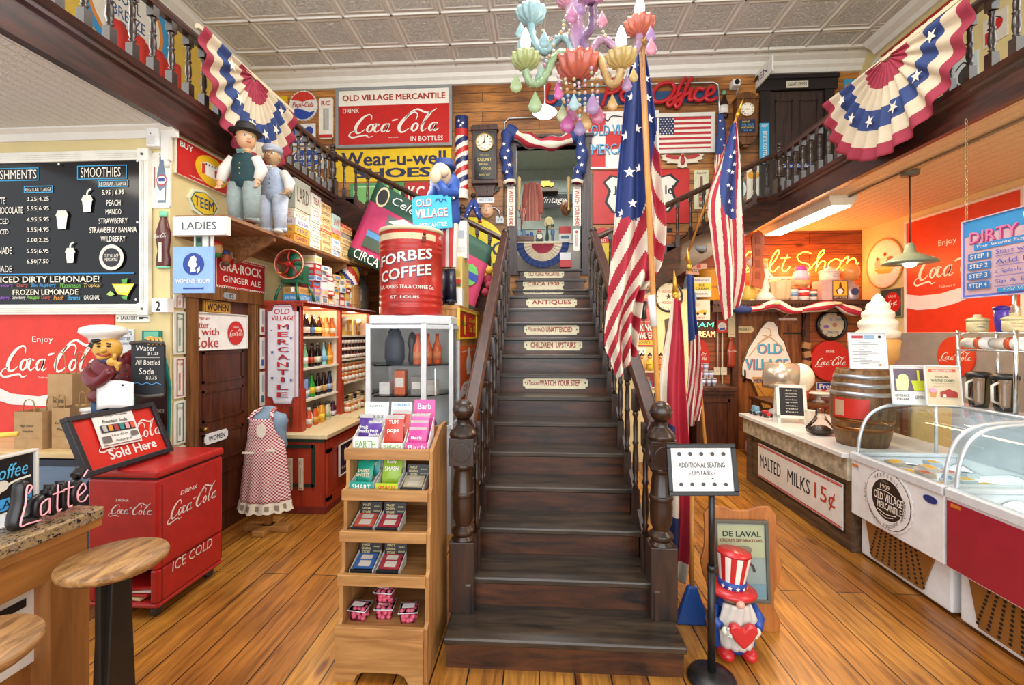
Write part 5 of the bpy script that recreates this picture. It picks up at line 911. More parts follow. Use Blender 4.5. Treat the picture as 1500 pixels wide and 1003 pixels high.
for z,nm,lay,n,hj,cc in ((1.40,'second',3,8,.088,jc),(1.12,'third',2,7,.115,['#b0561c','#c06a20','#a8481a'])):
    for l in range(lay):
        for i in range(n):putb(('jar',cc[(i+l) % len(cc)] if i != 0 or nm != 'third' else '#c8641e','#ece5d6','#1c1816' if nm == 'second' else '#d8b48a',hj,.038),(hx1-.06,5.27+.78*(i+.5)/n,z+.001+l*(hj+.001)),f'{"dark preserve" if nm=="second" else "honey-coloured"} jar, {ORD[i]} from the left in {["the lowest","the second","the third"][l]} layer, {nm} shelf, far hutch bay','jar',f'jars on the {nm} shelf of the far hutch bay')
for i in range(6):putb(('jar',['#7a2c1c','#5a4a2c','#8f7a3c','#3c2a1c','#c9b48a','#6a5a3a'][i],['#e4d6c0','#e9e2cc','#d8c8a0'][i % 3],'#2a221c' if i % 2 else '#c9a86a',.17,.05),(hx1-.06,5.3+.125*i,.782),f'tall pickle jar, {ORD[i]} from the left on the lowest ledge of the far hutch bay','jar','tall jars in the far hutch bay')
for i in range(5):putb(('jar',['#c8641e','#d88a2a','#b8501c','#e0c08a','#8a3a20'][i],'#e9e2cc','#d8b48a',.12,.04),(hx1+.06,5.24+.1*i,.772),f'small golden jar, {ORD[i]} from the left along the counter edge before the tall jars','jar','small jars along the hutch counter')
for i in range(4):tag(MB().box(-.05,-.04,0,.05,.04,.2).box(.0505,-.03,.05,.052,.03,.15,1).build('spice_box',[paint(['#d8b25a','#b58a3a','#e0c98a','#9a6a2c'][i],.5),paint('#eadfc0',.5)]),f'upright gold carton, {ORD[i]} from the left on the top shelf of the far hutch bay','carton','gold cartons in the far hutch bay').location=(hx1-.09,5.42+.13*i,1.691)
# ---- stock shelf high on the left wall
t=thing('wall_shelf','long wooden shelf on brackets high along the left wall, carrying dolls and cartons','shelf',(-2.75,3.24,2.6))
SW=wood('#6b4424','#a9764a','y',6,.5)
MB().box(.005,0,-.03,.42,2.95,0).build('shelf_board',SW,t,bev=.004);MB().box(.005,0,-.16,.025,2.95,-.03).build('back_rail',SW,t)
for y in (.62,1.36,2.1,2.8):MB().yprism([(.025,-.03),(.40,-.03),(.40,-.07),(.06,-.26),(.025,-.26)],y,y+.03).build('bracket',SW,t)
def carton(x,y,z,dx,dy,dz,c,cl,txt,label,group,rz=0):
    t=thing('carton',label,'carton',(x,y,z),radians(rz),group)
    MB().box(-dx/2,-dy/2,0,dx/2,dy/2,dz).build('box_body',paint(c,.6),t,bev=.002)
    m=MB()
    v,f,_=glyphs(txt,0,.009)
    m.add([(dx/2+.0015,a*dy*.74,dz/2+b*dz*.5) for a,b in v],f,False);m.add([(a*dx*.7,-dy/2-.0015,dz/2+b*dz*.45) for a,b in v],f,False)
    m.build('printed_lettering',paint(cl,.5),t);return t
GR='cartons on the high left shelf'
st_=[(4.17,4.46,[('#d98a2a','#3a2a5a',.075,'CANDY'),('#dda83a','#2a3a8a',.075,'FIRE'),('#d8c9c0','#2f5fc0',.075,'BLUE BAR'),('#e2d6c8','#d8702a',.06,'FIZZ'),('#e6dcc0','#b5282a',.03,'CARAMELS'),('#a9ab9c','#4a2a22',.29,'LARD')]),
 (4.475,4.69,[('#e4e2d4','#1f6a4a',.053,'Goods')]*6+[('#e8dcd0','#c9382a',.05,'GUM'),('#e4d8cc','#b5282a',.05,'Sweets'),('#c9c6bc','#8a3a34',.14,'TEA')]),
 (4.705,4.95,[('#d9bd8a','#4a2a1a',.072,'STOVE'),('#d9bd8a','#8a3a1a',.072,'SAMBO'),('#d8ba84','#5a2a1a',.072,'BOLTS'),('#d0502a','#f0e0c0',.03,'NAILS'),('#d9bd8a','#b5382a',.072,'CANDLE'),('#d4b47c','#3a241a',.072,'SHOES'),('#d9bd8a','#3a241a',.072,'SUNDRY'),('#d0b07a','#4a2a1a',.072,'BASKET')]),
 (4.965,5.17,[('#d8dce4','#2f6fb0',.065,'SALT'),('#e4e2e4','#b5382a',.065,'SODA'),('#cfe0e8','#2f6fb0',.065,'STARCH'),('#e0b03a','#8a2a1a',.06,'CORN'),('#d8a0a0','#8a2a2a',.06,'LYE'),('#a9c8c0','#b5382a',.16,'LAMP')]),
 (5.185,5.5,[('#dcc088','#7a3a1a',.09,'RAISIN'),('#dcc088','#3a241a',.09,'MATCHES'),('#dcc088','#3a241a',.08,'MATCHES'),('#8f8a80','#e4d8c0',.06,'TACKS'),('#dcb47a','#b5382a',.06,'NOODLE'),('#c8422a','#efe0c0',.04,'BUTTONS')]),
 (5.52,5.82,[('#d8b878','#5a3a1a',.10,'PINEAPPLE'),('#3a4a7a','#e4e4e0',.1,'SALTS')]),(5.84,6.12,[('#d8b468','#c0302a',.2,'6c'),('#5a7a4a','#e0d0a0',.04,'PEAS')])]
for k,(ya,yb_,bs) in enumerate(st_):
    z=2.601
    for i,(c,cl,dz,tx_) in enumerate(bs):
        carton(-2.335-.1+random.uniform(-.008,.008),(ya+yb_)/2,z,.2,yb_-ya-.012,dz-.001,c,cl,tx_,f'lettered carton, {ORD[i]} from the bottom of the {ORD[k]} stack on the high left shelf',GR,random.uniform(-1.5,1.5));z += dz
# ---- small cartons stacked on the hutch top
pal=['#e6e0d2','#d8cdb4','#c83a34','#cfdbe4','#e0a83a','#d9d2e0','#e4c8cc','#f0ece2','#b8c8b0','#d8b078','#c9d4d0','#a83a4a']
random.seed(11);heights=[.06,.10,.08,.10,.12];k=0
colh=[.46,.40,.38,.34,.30,.33,.24,.18]
for ci,H_ in enumerate(colh):
    z=hz+.001;i=0;y=4.66+.155*ci
    while z < hz+H_-.03:
        dz=random.choice([.055,.07,.085,.1]);c=random.choice(pal)
        if ci == 0:c=['#b8a890','#b07ab0','#c0342c','#b8c4dc','#c0342c','#c8362e','#e6cfc0'][min(i,6)]
        o=MB().box(-.08,-.065,0,.08,.065,dz-.002).box(.0802,-.05,dz*.25,.081,.05,dz*.75,1).box(-.06,-.0662,dz*.25,.06,-.0655,dz*.75,1).build('small_carton',[paint(c,.6),paint(random.choice(['#8a8f98','#e8e2d6','#b5524a','#5f86ad','#d8c07a']),.6)],bev=.002)
        o.location=(hx1-.09+random.uniform(-.02,.01),y,z);o.rotation_euler=(0,0,random.uniform(-.12,.12))
        tag(o,f'small faded carton, {ORD[i]} from the bottom in the {ORD[ci]} pile on the red hutch top','carton','small cartons on the hutch top');z += dz;i += 1
for i,(c,dz) in enumerate((('#3f8fc4',.07),('#c89a5a',.07))):carton(-2.44,4.42,hz+.001+.072*i,.16,.25,dz,c,['#e4eef2','#5a2a1a'][i],['SALTINES','COCOA'][i],['blue carton lying under the green coffee mill','tan carton lying on the blue carton under the green coffee mill'][i],'cartons under the coffee mill')
# green coffee mill with red wheel
mx,my=-2.43,4.36;t=thing('coffee_mill','green iron coffee mill with a large red flywheel on the hutch top','coffee mill',(mx,my,hz));t.scale=(.88,)*3
GM=paint('#1f5a3f',.35,var=.2);b=MB()
for sx in (-1,1):
    for sy in (-1,1):b.tube([(sx*.13,sy*.18,0),(sx*.11,sy*.17,.1),(sx*.07,sy*.11,.22)],[.018,.014,.012])
b.build('legs',GM,t)
MB().box(-.1,-.13,.2,.1,.13,.235).lathe([(.06,.23),(.085,.27),(.09,.36),(.08,.40),(.095,.42),(.1,.47),(.05,.53),(.02,.55),(0,.56)],18).box(-.07,.05,.24,.07,.16,.42).build('body',GM,t,bev=.006)
w=MB(T(.02,-.16,.40) @ RX(90));w.tube([(.155*cos(a*pi/18),.155*sin(a*pi/18),0) for a in range(36)],.014,8,closed=True).cyl((0,0,-.02),(0,0,.04),.028)
for k in range(5):a=2*pi*k/5+.3;w.tube([(.02*cos(a),.02*sin(a),0),(.08*cos(a+.3),.08*sin(a+.3),0),(.15*cos(a),.15*sin(a),0)],.011)
w.build('flywheel',paint('#a8241f',.35),t);MB(T(.02,-.16,.40) @ RX(90)).tube([(.162*cos(a*pi/18),.162*sin(a*pi/18),.012) for a in range(36)],.005,6,closed=True).build('gilt_rim',paint('#d8b48a',.4),t)
MB().cyl((-.05,-.2,.29),(-.05,-.28,.29),.012).build('handle',paint('#b87a3a',.5),t);MB().box(.03,-.15,.1,.07,-.145,.15).build('price_tag',paint('#efece4',.6),t)
# odd pieces at the far end of the hutch top
px_,w_,h_=box_front(509,396,532,422,5.6);t=thing('striped_canister','canister with red, yellow and blue slanting stripes on the hutch top','canister',(-2.42,5.62,hz+.30))
MB().grid(lambda u,v:(.11*(1+.25*v)*cos(2*pi*u),.11*(1+.25*v)*sin(2*pi*u),.22*v),40,10,lambda u,v:[0,1,2,3][int((u*12+v*3) % 4)]).lathe([(.0,.001),(.11,0)],20).build('canister_body',[paint('#c8342c'),paint('#e8c22c'),paint('#2f3f8f'),paint('#efe6d8')],t)
tag(MB().box(-.1,-.09,0,.1,.09,.298).box(-.105,-.095,.26,.105,.095,.275).box(-.105,-.095,.05,.105,.095,.065).build('wooden_keg_box',wood('#a0703c','#d0a468','z'),bev=.004),'plain wooden box under the striped canister on the hutch top','box').location=(-2.42,5.62,hz+.001)
tag(MB().lathe([(.1,0),(.11,.03),(.11,.3),(.09,.36),(.06,.4),(.06,.46),(.0,.46)],16).tube([(-.1,0,.3),(-.16,0,.25),(-.16,0,.1),(-.1,0,.06)],.014).build('metal_urn',paint('#7f8078',.4,.6)),'grey metal urn at the far end of the hutch top beside the striped canister','urn').location=(-2.42,5.95,hz+.001)
# small heads hung under the shelf
for i,(px,c1_,c2_,lab) in enumerate(((oy(345,350,3.6),'#e0b07a','#c83a2c','small clown head ornament hung under the shelf, upper of the pair'),(oy(355,365,3.6),'#b5603a','#2f4f9f','small bearded head ornament with a blue cap, lower of the pair'))):
    px.x=-2.72;px.y=3.62+.1*i;px.z=2.42-.06*i;t=thing('character_ornament',lab,'ornament',px)
    MB().ball((.03,0,0),.045,(.8,.9,1.2)).ball((.068,0,-.005),.01).build('face',paint(c1_,.4),t);MB().ball((.025,0,.04),.045,(.8,1,.6)).build('cap',paint(c2_,.4),t);MB().ball((.03,0,-.05),.036,(.8,.9,.7)).build('collar',paint(['#3f8f4a','#5a4a3a'][i],.4),t)
# ---- two dolls on the shelf
def doll(root,hgt,lab,C,hat,turn=0):
    t=thing('display_doll',lab,'doll',root,turn);s=hgt
    L=lambda x,y,z:(x*s,y*s,z*s);sk=paint(C['skin'],.35)
    for sx in (-1,1):MB().tube([L(sx*.075,0,.40),L(sx*.085,-.02,.22),L(sx*.08,0,.035)],[.085*s,.075*s,.062*s],12).tube([L(sx*.08,0,.03),L(sx*.08,0,.07)],[.068*s,.066*s],12).build('trouser_leg',paint(C['leg'],.85,var=.15,scale=30),t)
    MB().lathe([(.10*s,.36*s),(.135*s,.44*s),(.12*s,.52*s),(.125*s,.60*s),(.105*s,.68*s),(.05*s,.725*s),(0,.73*s)],20,(0,0,0),1,.72).build('waistcoat',paint(C['vest'],.8,var=.15,scale=30),t)
    MB().lathe([(.045*s,.70*s),(.055*s,.725*s),(.04*s,.75*s)],14).prism([(-.03*s,0),(.03*s,0),(.045*s,.12*s),(-.045*s,.12*s)],0,.01).build('shirt_front',paint('#e8e4dc',.7),t) if False else None
    m=MB(T(0,-.083*s,.585*s) @ RX(78));m.add([(-.035*s,.12*s,0),(.035*s,.12*s,0),(0,-.02*s,.0)],[(0,2,1)[::-1]],False);m.build('shirt_front',paint('#ece8de',.7),t,solid=.004)
    for k,pts in enumerate(C['arms']):
        MB().tube([L(*q) for q in pts[:-1]],[.052*s,.058*s,.04*s],12).build('sleeve',paint(C['sleeve'],.75),t)
        e,d=Vector(pts[-2]),(Vector(pts[-1])-Vector(pts[-2])).normalized();m=MB().ball(L(*(e+d*.03)),.032*s,(1,.8,1.1))
        for f in range(4):o_=Vector(((f-1.5)*.014,0,0));m.tube([L(*(e+d*.045+o_)),L(*(e+d*.075+o_+Vector((0,-.008,0)))),L(*(e+d*.09+o_+Vector((0,-.02,0))))],[.009*s,.009*s,.006*s],6)
        m.tube([L(*(e+d*.02+Vector((.022,-.01,0)))),L(*(e+d*.05+Vector((.04,-.02,0))))],[.01*s,.007*s],6);m.build('hand',sk,t)
    h=C['head'];hc=Vector((h[0],h[1]-.01,.835));R=.088
    hd=MB().ball(L(*hc),R*s,(.95,1,1.12),20,14).ball(L(*(hc+Vector((h[2]*.088,-.088*h[3],-.012)))),.013*s).ball(L(*(hc+Vector((-.085*h[3],-.0-.085*h[2]*.0,-.01)))),.02*s,(.6,1,1.2)).ball(L(*(hc+Vector((.085*h[3],0,-.01)))),.02*s,(.6,1,1.2)).lathe([(.04*s,.70*s),(.038*s,.77*s)],12,L(h[0],h[1],0));
    hd.build('head',sk,t)
    fwd=Vector((h[2],-h[3],0)).normalized();rt=Vector((fwd.y*-1,fwd.x,0));rt=Vector((-fwd.y,fwd.x,0))
    e=MB();w_=MB()
    for k in (-1,1):q=hc+fwd*.076+rt*(.034*k)+Vector((0,0,.012));w_.ball(L(*q),.014*s,(1,1,.8));e.ball(L(*(q+fwd*.008)),.009*s)
    w_.build('eye_white',paint('#f2efe8',.3),t);e.build('iris',paint(C['eye'],.2),t)
    q=hc+fwd*.084+Vector((0,0,-.045));MB().tube([L(*(q-rt*.018)),L(*(q+fwd*.006+Vector((0,0,-.004)))),L(*(q+rt*.018))],.006*s).build('mouth',paint('#b8574c',.4),t)
    MB().lathe([(R*.98*s,-.012*s),(R*1.06*s,.02*s),(R*.9*s,.07*s),(0,.098*s)],18,L(hc.x-fwd.x*.012,hc.y-fwd.y*.012+.008,hc.z+.018),.97,1).build('hair',paint(C['hair'],.7),t)
    top=L(hc.x-fwd.x*.01,hc.y+.006,hc.z+.05)
    if hat == 'bowler':MB().lathe([(0,.0),(.145*s,.012*s),(.15*s,.022*s),(.096*s,.014*s),(.092*s,.07*s),(.08*s,.105*s),(.04*s,.12*s),(0,.122*s)],24,top).build('bowler_hat',paint('#1c1a1b',.6),t);MB().lathe([(.098*s,.016*s),(.097*s,.04*s)],24,top).build('hat_band',paint('#3a3233',.5),t)
    else:MB().lathe([(.098*s,-.01*s),(.10*s,.012*s),(.106*s,.03*s),(.09*s,.06*s),(.05*s,.076*s),(0,.08*s)],24,top).tube([Vector(top)+Vector(L(*(fwd*.1+rt*k*.05-Vector((0,0,.002))))) for k in (-1,0,1)],[.008*s,.02*s,.008*s],8,flat=.4).build('flat_cap',paint('#a9aebb',.8),t)
    MB().ball(L(h[0]*.4-.018,-.088,.705),.018*s,(1.4,.5,.8)).ball(L(h[0]*.4+.018,-.088,.705),.018*s,(1.4,.5,.8)).ball(L(h[0]*.4,-.092,.705),.008*s).build('bow_tie',paint(C['tie'],.6),t)
    m=MB();[m.ball(L(.012,-.09-.006*(i == 1),.48+.05*i),.008*s) for i in range(3)];m.build('waistcoat_buttons',paint(C['btn'],.3),t)
    for sx in (-1,1):MB().ball(L(sx*.085,-.05,.022),.045*s,(1,1.7,.55)).build('shoe',paint(C['shoe'],.4),t)
rd=oz(362,321,2.601);doll((-2.43,3.58,2.601),.84,'taller doll with a black bowler hat and green waistcoat on the high shelf',dict(skin='#e0ae84',leg='#8d9a98',vest='#1d3d42',sleeve='#e6e0d6',tie='#5f8f84',btn='#c9a45a',hair='#c9a06a',eye='#3f6f8f',shoe='#5a3320',head=(.03,-.01,.8,.7),arms=[[(-.11,0,.66),(-.19,-.02,.54),(-.20,-.06,.42),(-.20,-.08,.36)],[(.11,0,.66),(.16,.02,.55),(.15,-.02,.44),(.14,-.04,.38)]]),'bowler')
doll((-2.39,3.92,2.601),.83,'shorter doll in a grey cap and pale blue suit on the high shelf',dict(skin='#b5946c',leg='#b9c2d2',vest='#a9b8cf',sleeve='#e2dcd2',tie='#dcdde2',btn='#5fa0a0',hair='#8f8f96',eye='#22201c',shoe='#cfc8bc',head=(.0,-.01,.15,1),arms=[[(-.11,0,.66),(-.17,-.01,.54),(-.16,-.05,.45),(-.15,-.08,.40)],[(.11,0,.66),(.19,-.02,.55),(.21,-.07,.45),(.18,-.12,.40)]]),'cap')
# ================================================================== CENTRE: RACK, CASE, FLAGS, CHANDELIER
OAK=wood('#8f5f30','#c4935a','z',6,.45,10);OAKX=wood('#8f5f30','#c4935a','x',6,.45,10)
# ---- stepped candy rack
rx0,rx1,rb=-1.0,-.545,2.64
t=thing('candy_rack','stepped oak display rack with five shelves of sweets, left of the stair foot','display rack',((rx0+rx1)/2,2.42,0));RO=Vector(((rx0+rx1)/2,2.42,0))
def rl(o):o.location=-RO;return o
side=[(2.17,0),(2.17,.26),(2.2,.28),(2.2,.5),(2.225,.52),(2.225,.7),(2.25,.72),(2.25,.9),(2.28,.92),(2.28,1.1),(2.5,1.19),(rb,1.19),(rb,0)]
rl(MB().xprism(side,rx1-.02,rx1).build('side_panel',OAK,t,bev=.002));rl(MB().xprism(side,rx0,rx0+.02).build('side_panel',OAK,t,bev=.002))
rl(MB().box(rx0+.02,rb-.015,.05,rx1-.02,rb,1.16).build('back_panel',OAKX,t))
RS=[(.262,2.165),(.502,2.195),(.708,2.22),(.908,2.245),(1.108,2.275)]
for z,y in RS:rl(MB().box(rx0+.02,y+.015,z-.035,rx1-.02,rb-.015,z-.017).box(rx0-.004,y-.012,z-.05,rx1+.004-.02,y+.015,z+.004).build('shelf',OAKX,t,bev=.003))
rl(MB().yprism([(rx0,0),(rx0+.09,0),(rx0+.11,.035),(rx0+.14,.05),(rx1-.14,.05),(rx1-.11,.035),(rx1-.09,0),(rx1-.02,0),(rx1-.02,.215),(rx0,.215)],2.152,2.172).build('base_board',OAKX,t,bev=.002))
def disp(x,y,z,w,d,lip,back,cols,txt,label,tl='#e9e6e0',rz=0,hk=.5):
    t=thing('display_box',label,'display box',(x,y,z),radians(rz));c0,c1,ch,ct=cols
    MB().box(-w/2,-d/2,0,w/2,d/2,.004).box(-w/2,-d/2,0,w/2,-d/2+.003,lip).build('tray_front',paint(c0,.4),t)
    for s in (-1,1):MB().xprism([(-d/2,0),(d/2,0),(d/2,back*.62),(-d/2+.02,lip),(-d/2,lip)],s*w/2-.0015,s*w/2+.0015).build('tray_side',paint(c1,.45),t)
    h=MB(T(0,d/2,0) @ RX(-8)).box(-w/2,-.003,0,w/2,0,back);h.build('header_card',paint(ch,.4),t)
    for o in draw([('t',s,cx_,cy_,ww,hh,ct,0,.02) for s,cx_,cy_,ww,hh in txt],w,back*hk,t,0):o.matrix_local=T(0,d/2,0) @ RX(-8) @ T(0,-.0045,back*(1-hk/2)) @ RX(90)
    if tl:
        for o in draw([('t',txt[0][0],.5,.5,.8,.5,tl,0,.02)],w,lip,t,0):o.matrix_local=T(0,-d/2-.001,lip/2) @ RX(90)
    return t
def pouch(x,y,z,w,h,c,txt,label,group,rz=0,tilt=-12,ct='#f0ece4',top='#e9e6e2'):
    t=thing('snack_pouch',label,'snack pouch',M=T(x,y,z) @ RZ(rz) @ RX(tilt),group=group)
    f=lambda s:(lambda u,v:((u-.5)*w,s*.016*sin(pi*u)*sin(pi*min(1,v*1.15)),v*h))
    m=MB().grid(f(-1),8,8,lambda u,v:1 if v > .84 else 0).grid(f(1),8,8,lambda u,v:1 if v > .84 else 0,flip=True);m.build('pouch_body',[paint(c,.3),paint(top,.3)],t)
    for o in draw([('t',a_,.5,b_,ww,.13,ct,0,.02) for a_,b_,ww in txt],w,h,t,0):o.matrix_local=T(0,-.02,h/2) @ RX(90)
z=1.092
disp(-.905,2.37,z,.135,.14,.075,.235,('#efece6','#efece6','#e6e6e2','#8f9a94'),[('EARTH',.5,.8,.6,.1),('o x o x',.5,.3,.6,.14)],'white display box with purple snack pouches, leftmost on the top rack shelf','#6fb04a')
pouch(-.935,2.36,z+.03,.075,.15,'#4f2c86',[('Fruit',.55,.6),('Snacks',.42,.8)],'purple pouch on the left in the leftmost white display box','purple pouches',-5);pouch(-.875,2.345,z+.03,.07,.12,'#5a3494',[('Fruit',.55,.6),('Snacks',.4,.8)],'smaller purple pouch on the right in the leftmost white display box','purple pouches',8)
disp(-.765,2.37,z,.115,.14,.045,.235,('#e9e4d8','#e9e4d8','#ecebe6','#3f9ac0'),[('YUMEARTH',.5,.86,.8,.14),('- - - -',.4,.4,.5,.1)],'white display box of red pouches in the middle of the top rack shelf','#6fb04a')
for i in range(2):pouch(-.77+.02*i,2.335+.045*i,z+.012+.02*i,.1,.17,'#c23e2c',[('pops',.5,.6),('YUM',.78,.5)],['red pouch in front in the middle white display box','red pouch standing behind another in the middle white display box'][i],'red pouches',3-6*i)
disp(-.635,2.37,z,.115,.14,.05,.25,('#d84f9a','#efe6ec','#e0559f','#f4e8f0'),[('Barb',.5,.7,.66,.26),('FRUIT SWEETS',.5,.3,.7,.2)],'bright pink display box, rightmost on the top rack shelf')
for i in range(3):pouch(-.64,2.325+.03*i,z+.012+.03*i,.095,.11,['#d64592','#dd5aa0','#e06aa8'][i],[('Barb',.5,.6)],['front pink pouch in the pink display box','middle pink pouch in the pink display box','rear pink pouch in the pink display box'][i],'pink pouches')
z=.892
disp(-.915,2.34,z,.12,.14,.05,.14,('#1f9a8a','#e6e4de','#e3e0da','#e3e0da'),[('SMART',.5,.5,.6,.2)],'teal display box, leftmost on the second rack shelf')
pouch(-.93,2.33,z+.02,.09,.13,'#1f9a80',[('SMART',.5,.7),('SWEETS',.34,.8)],'teal pouch in front in the teal display box','teal pouches',-4,-22,'#f0d9b0','#2aa088');pouch(-.9,2.385,z+.05,.08,.12,'#1c8f86',[('SMART',.5,.7)],'teal pouch standing behind in the teal display box','teal pouches',-4,-14,'#f0d9b0','#1c8f86')
disp(-.785,2.34,z,.115,.14,.045,.14,('#b7cc2c','#e6e4de','#cfd8a0','#7a9a2a'),[('SMASH',.5,.5,.6,.2)],'lime green display box in the middle of the second rack shelf','#d8402f')
pouch(-.78,2.335,z+.015,.1,.165,'#93b52c',[('SMASH',.5,.7),('Really',.7,.5)],'lime green pouch in the lime green display box','lime pouches',6,-20,'#f3eee0','#c9d490')
def choc(x,y,z,label,c):
    disp(x,y-.01,z,.118,.13,.028,.105,('#1d2024','#e4dfda','#22262b','#d8c690'),[('MAST',.3,.8,.36,.16),('GENERAL',.3,.56,.44,.16),('STORE',.3,.32,.36,.16),('BAKED',.78,.7,.26,.1),('CHOCOLATE',.78,.4,.3,.1)],label,None,0,.72)
    for i in range(2):tag(MB(T(x-.006*i,y-.02+.045*i,z+.026+.008*i) @ RX(14)).box(-.05,-.03,0,.05,.03,.008).box(-.03,-.02,.008,.03,.02,.0086,1).build('chocolate_bar',[paint(c,.35),paint('#e9dccb',.4)],bev=.001),f'{"front" if i==0 else "rear"} wrapped bar in the {label.replace("dark display box with ", "").replace("dark display box ", "")}'[:110],'chocolate bar','wrapped bars in the dark boxes')
choc(-.655,2.34,.892,'dark display box right of the lime one','#d8cba8');choc(-.905,2.32,.692,'dark display box left on the middle shelf','#d8604a');choc(-.775,2.32,.692,'dark display box right on the middle shelf','#b83a4a');choc(-.9,2.3,.486,'dark display box left on the fourth shelf','#3f6fb0');choc(-.765,2.3,.486,'dark display box right on the fourth shelf','#b8404a')
cand=MB().ball((0,0,0),.0135,nu=8,nv=6);cp=None;gl=glass('#ffffff',.18)
for k,(x,y,z,lb) in enumerate(((-.92,2.27,.246,'left'),(-.795,2.29,.246,'lower middle'),(-.795,2.295,.326,'upper middle'),(-.665,2.27,.246,'right'))):
    t=thing('candy_tub',f'clear lidded tub of pink candies, {lb} of the four on the bottom rack shelf','candy tub',(x,y,z),radians([-6,4,-4,8][k]),'clear candy tubs');w_=.046
    fr_=[(w_*.8,0),(w_,.055)]
    MB(RZ(45)).lathe([(w_*1.12,.001),(w_*1.38,.055)],4,sm=False).build('tub',gl,t);MB(RZ(45)).lathe([(w_*1.46,.055),(w_*1.5,.06),(w_*1.3,.064),(w_*1.2,.077),(0,.078)],4,sm=False).build('lid',gl,t);MB().box(-.03,-.035,.0785,.03,-.0,.0795).build('paper_label',paint('#efeeea',.5),t)
    MB(RZ(45)).tube([(w_*1.45*cos(a*pi/2),w_*1.45*sin(a*pi/2),.057) for a in range(4)],.003,6,closed=True).build('rim',paint('#dfe4e6',.2),t)
    n=0
    for l in range(3):
        for i in range(3):
            for j in range(3):
                if cp is None:cp=o=cand.build('candy_ball',paint('#e0647e',.5,var=.2,scale=40))
                else:o=cp.copy();COL.objects.link(o)
                o.location=(x+(i-1)*.025+random.uniform(-.007,.007),y+(j-1)*.025+random.uniform(-.007,.007),z+.014+.019*l+random.uniform(-.004,.004));tag(o,f'pink candy ball inside the {lb} clear tub on the bottom rack shelf','candy',f'pink candies in the {lb} clear tub')
# ---- white glazed display case with the coffee drum
t=thing('display_case','white-framed glass display case with a canted corner under the coffee drum','display case',(-1.08,3.86,0));CO=Vector((-1.08,3.86,0))
FP=[(-1.39,3.6),(-.93,3.6),(-.75,3.8),(-.75,4.12),(-1.39,4.12)];c_=lambda o:(setattr(o,'location',-CO),o)[1]
WM=paint('#dfe3e6',.3)
c_(MB().prism(FP,0,.9).build('base',WM,t,bev=.004));c_(MB().prism(FP,1.79,1.86).build('top',WM,t,bev=.012))
m=MB()
for x,y in FP:m.box(x-.018,y-.018,.9,x+.018,y+.018,1.79)
m.box(-.955,3.585,.9,-.925,3.62,1.79)
for (a,b) in zip(FP,FP[1:]+FP[:1]):
    for z in (.92,1.765):m.tube([(a[0],a[1],z),(b[0],b[1],z)],.022,4,sm=False)
c_(m.build('frame',WM,t));c_(MB().box(-1.37,4.1,.9,-.77,4.112,1.79).build('back_panel',paint('#d6dad6',.3,var=.25,scale=4),t));g=MB()  # added opaque back; its pale grey mottle imitates reflections in the glass
for a,b in ((FP[0],FP[1]),(FP[1],FP[2]),(FP[2],FP[3]),(FP[4],FP[0])):g.add([(a[0],a[1],.92),(b[0],b[1],.92),(b[0],b[1],1.78),(a[0],a[1],1.78)],[(0,1,2,3)],False)
c_(g.build('glass_panes',glass('#ffffff',.2),t));s_=MB()
for z in (1.19,1.44):s_.prism([(-1.36,3.63),(-.94,3.63),(-.78,3.82),(-.78,4.1),(-1.36,4.1)],z,z+.008)
c_(s_.build('glass_shelf',glass('#e6f0f0',.25),t));c_(MB().box(-.86,3.665,1.2,-.85,3.675,1.42).build('door_pull',chrome(),t))
for i in range(3):putb(('soda_bottle','#d8643a','#e08a5a','#c24a3a',.26,.04),(-1.02+.07*i,3.74+.05*i,1.449),f'orange-red bottle, {ORD[i]} from the left on the upper case shelf','bottle','orange bottles in the glass case')
tag(MB().lathe([(.07,0),(.09,.05),(.085,.2),(.05,.27),(.02,.3),(0,.3)],14,sy=.6).tube([(-.05,0,.26),(0,0,.36),(.05,0,.26)],.012).build('dark_bag',paint('#1f2736',.5)),'dark blue bag standing left on the upper shelf of the glass case','bag').location=(-1.24,3.8,1.449)
tag(MB().lathe([(.03,0),(.04,.04),(.03,.12),(.045,.18),(.03,.25),(0,.28)],12).build('dark_figurine',paint('#2a2026',.35)),'small dark figurine beside the blue bag in the glass case','figurine').location=(-1.1,3.85,1.449)
for i,(x,c,h,l) in enumerate(((-1.3,'#e6e2dc',.1,'white'),(-1.17,'#d86a3a',.2,'orange'),(-1.03,'#8f8a84',.15,'grey'),(-.9,'#e2ddd2',.12,'cream'))):tag(MB().box(-.045,-.045,0,.045,.045,h).box(-.035,-.046,h*.3,.035,-.0455,h*.7,1).build('gift_box',[paint(c,.4),paint('#efeae0')],bev=.003),f'{l} box on the lower shelf of the glass case','box','boxes in the glass case').location=(x,3.76,1.199)
for i in range(6):tag(MB().lathe([(.035,0),(.04,.06),(.03,.08),(0,.085)],10).build('trinket_pot',paint(['#4a2c22','#8f3a2c','#5a5a5e'][i % 3],.4)),f'small dark pot, {ORD[i]} from the left at the bottom of the glass case','pot','small pots in the glass case').location=(-1.32+.085*i,3.72,.901)
p=(-1.11,3.86,1.861);t=thing('coffee_drum','large red ribbed coffee drum with white lettering on the display case','drum',p);R_D,HD=.268,.73
prof=[(R_D*.985,0),(R_D,.01)]
for zz in (.07,.12,.17,.53,.57,.61):prof += [(R_D,zz-.012),(R_D*1.022,zz),(R_D,zz+.012)]
prof.sort(key=lambda q:q[1]);MB().lathe(prof+[(R_D,HD-.03)],40).build('drum_body',paint('#b3241c',.33,var=.28,scale=7,coat=.2),t)
MB().lathe([(R_D,HD-.032),(R_D*1.03,HD-.02),(R_D*1.02,HD),(R_D*.9,HD+.005),(0,HD+.006)],40).build('drum_lid',paint('#d8c9a8',.4),t)
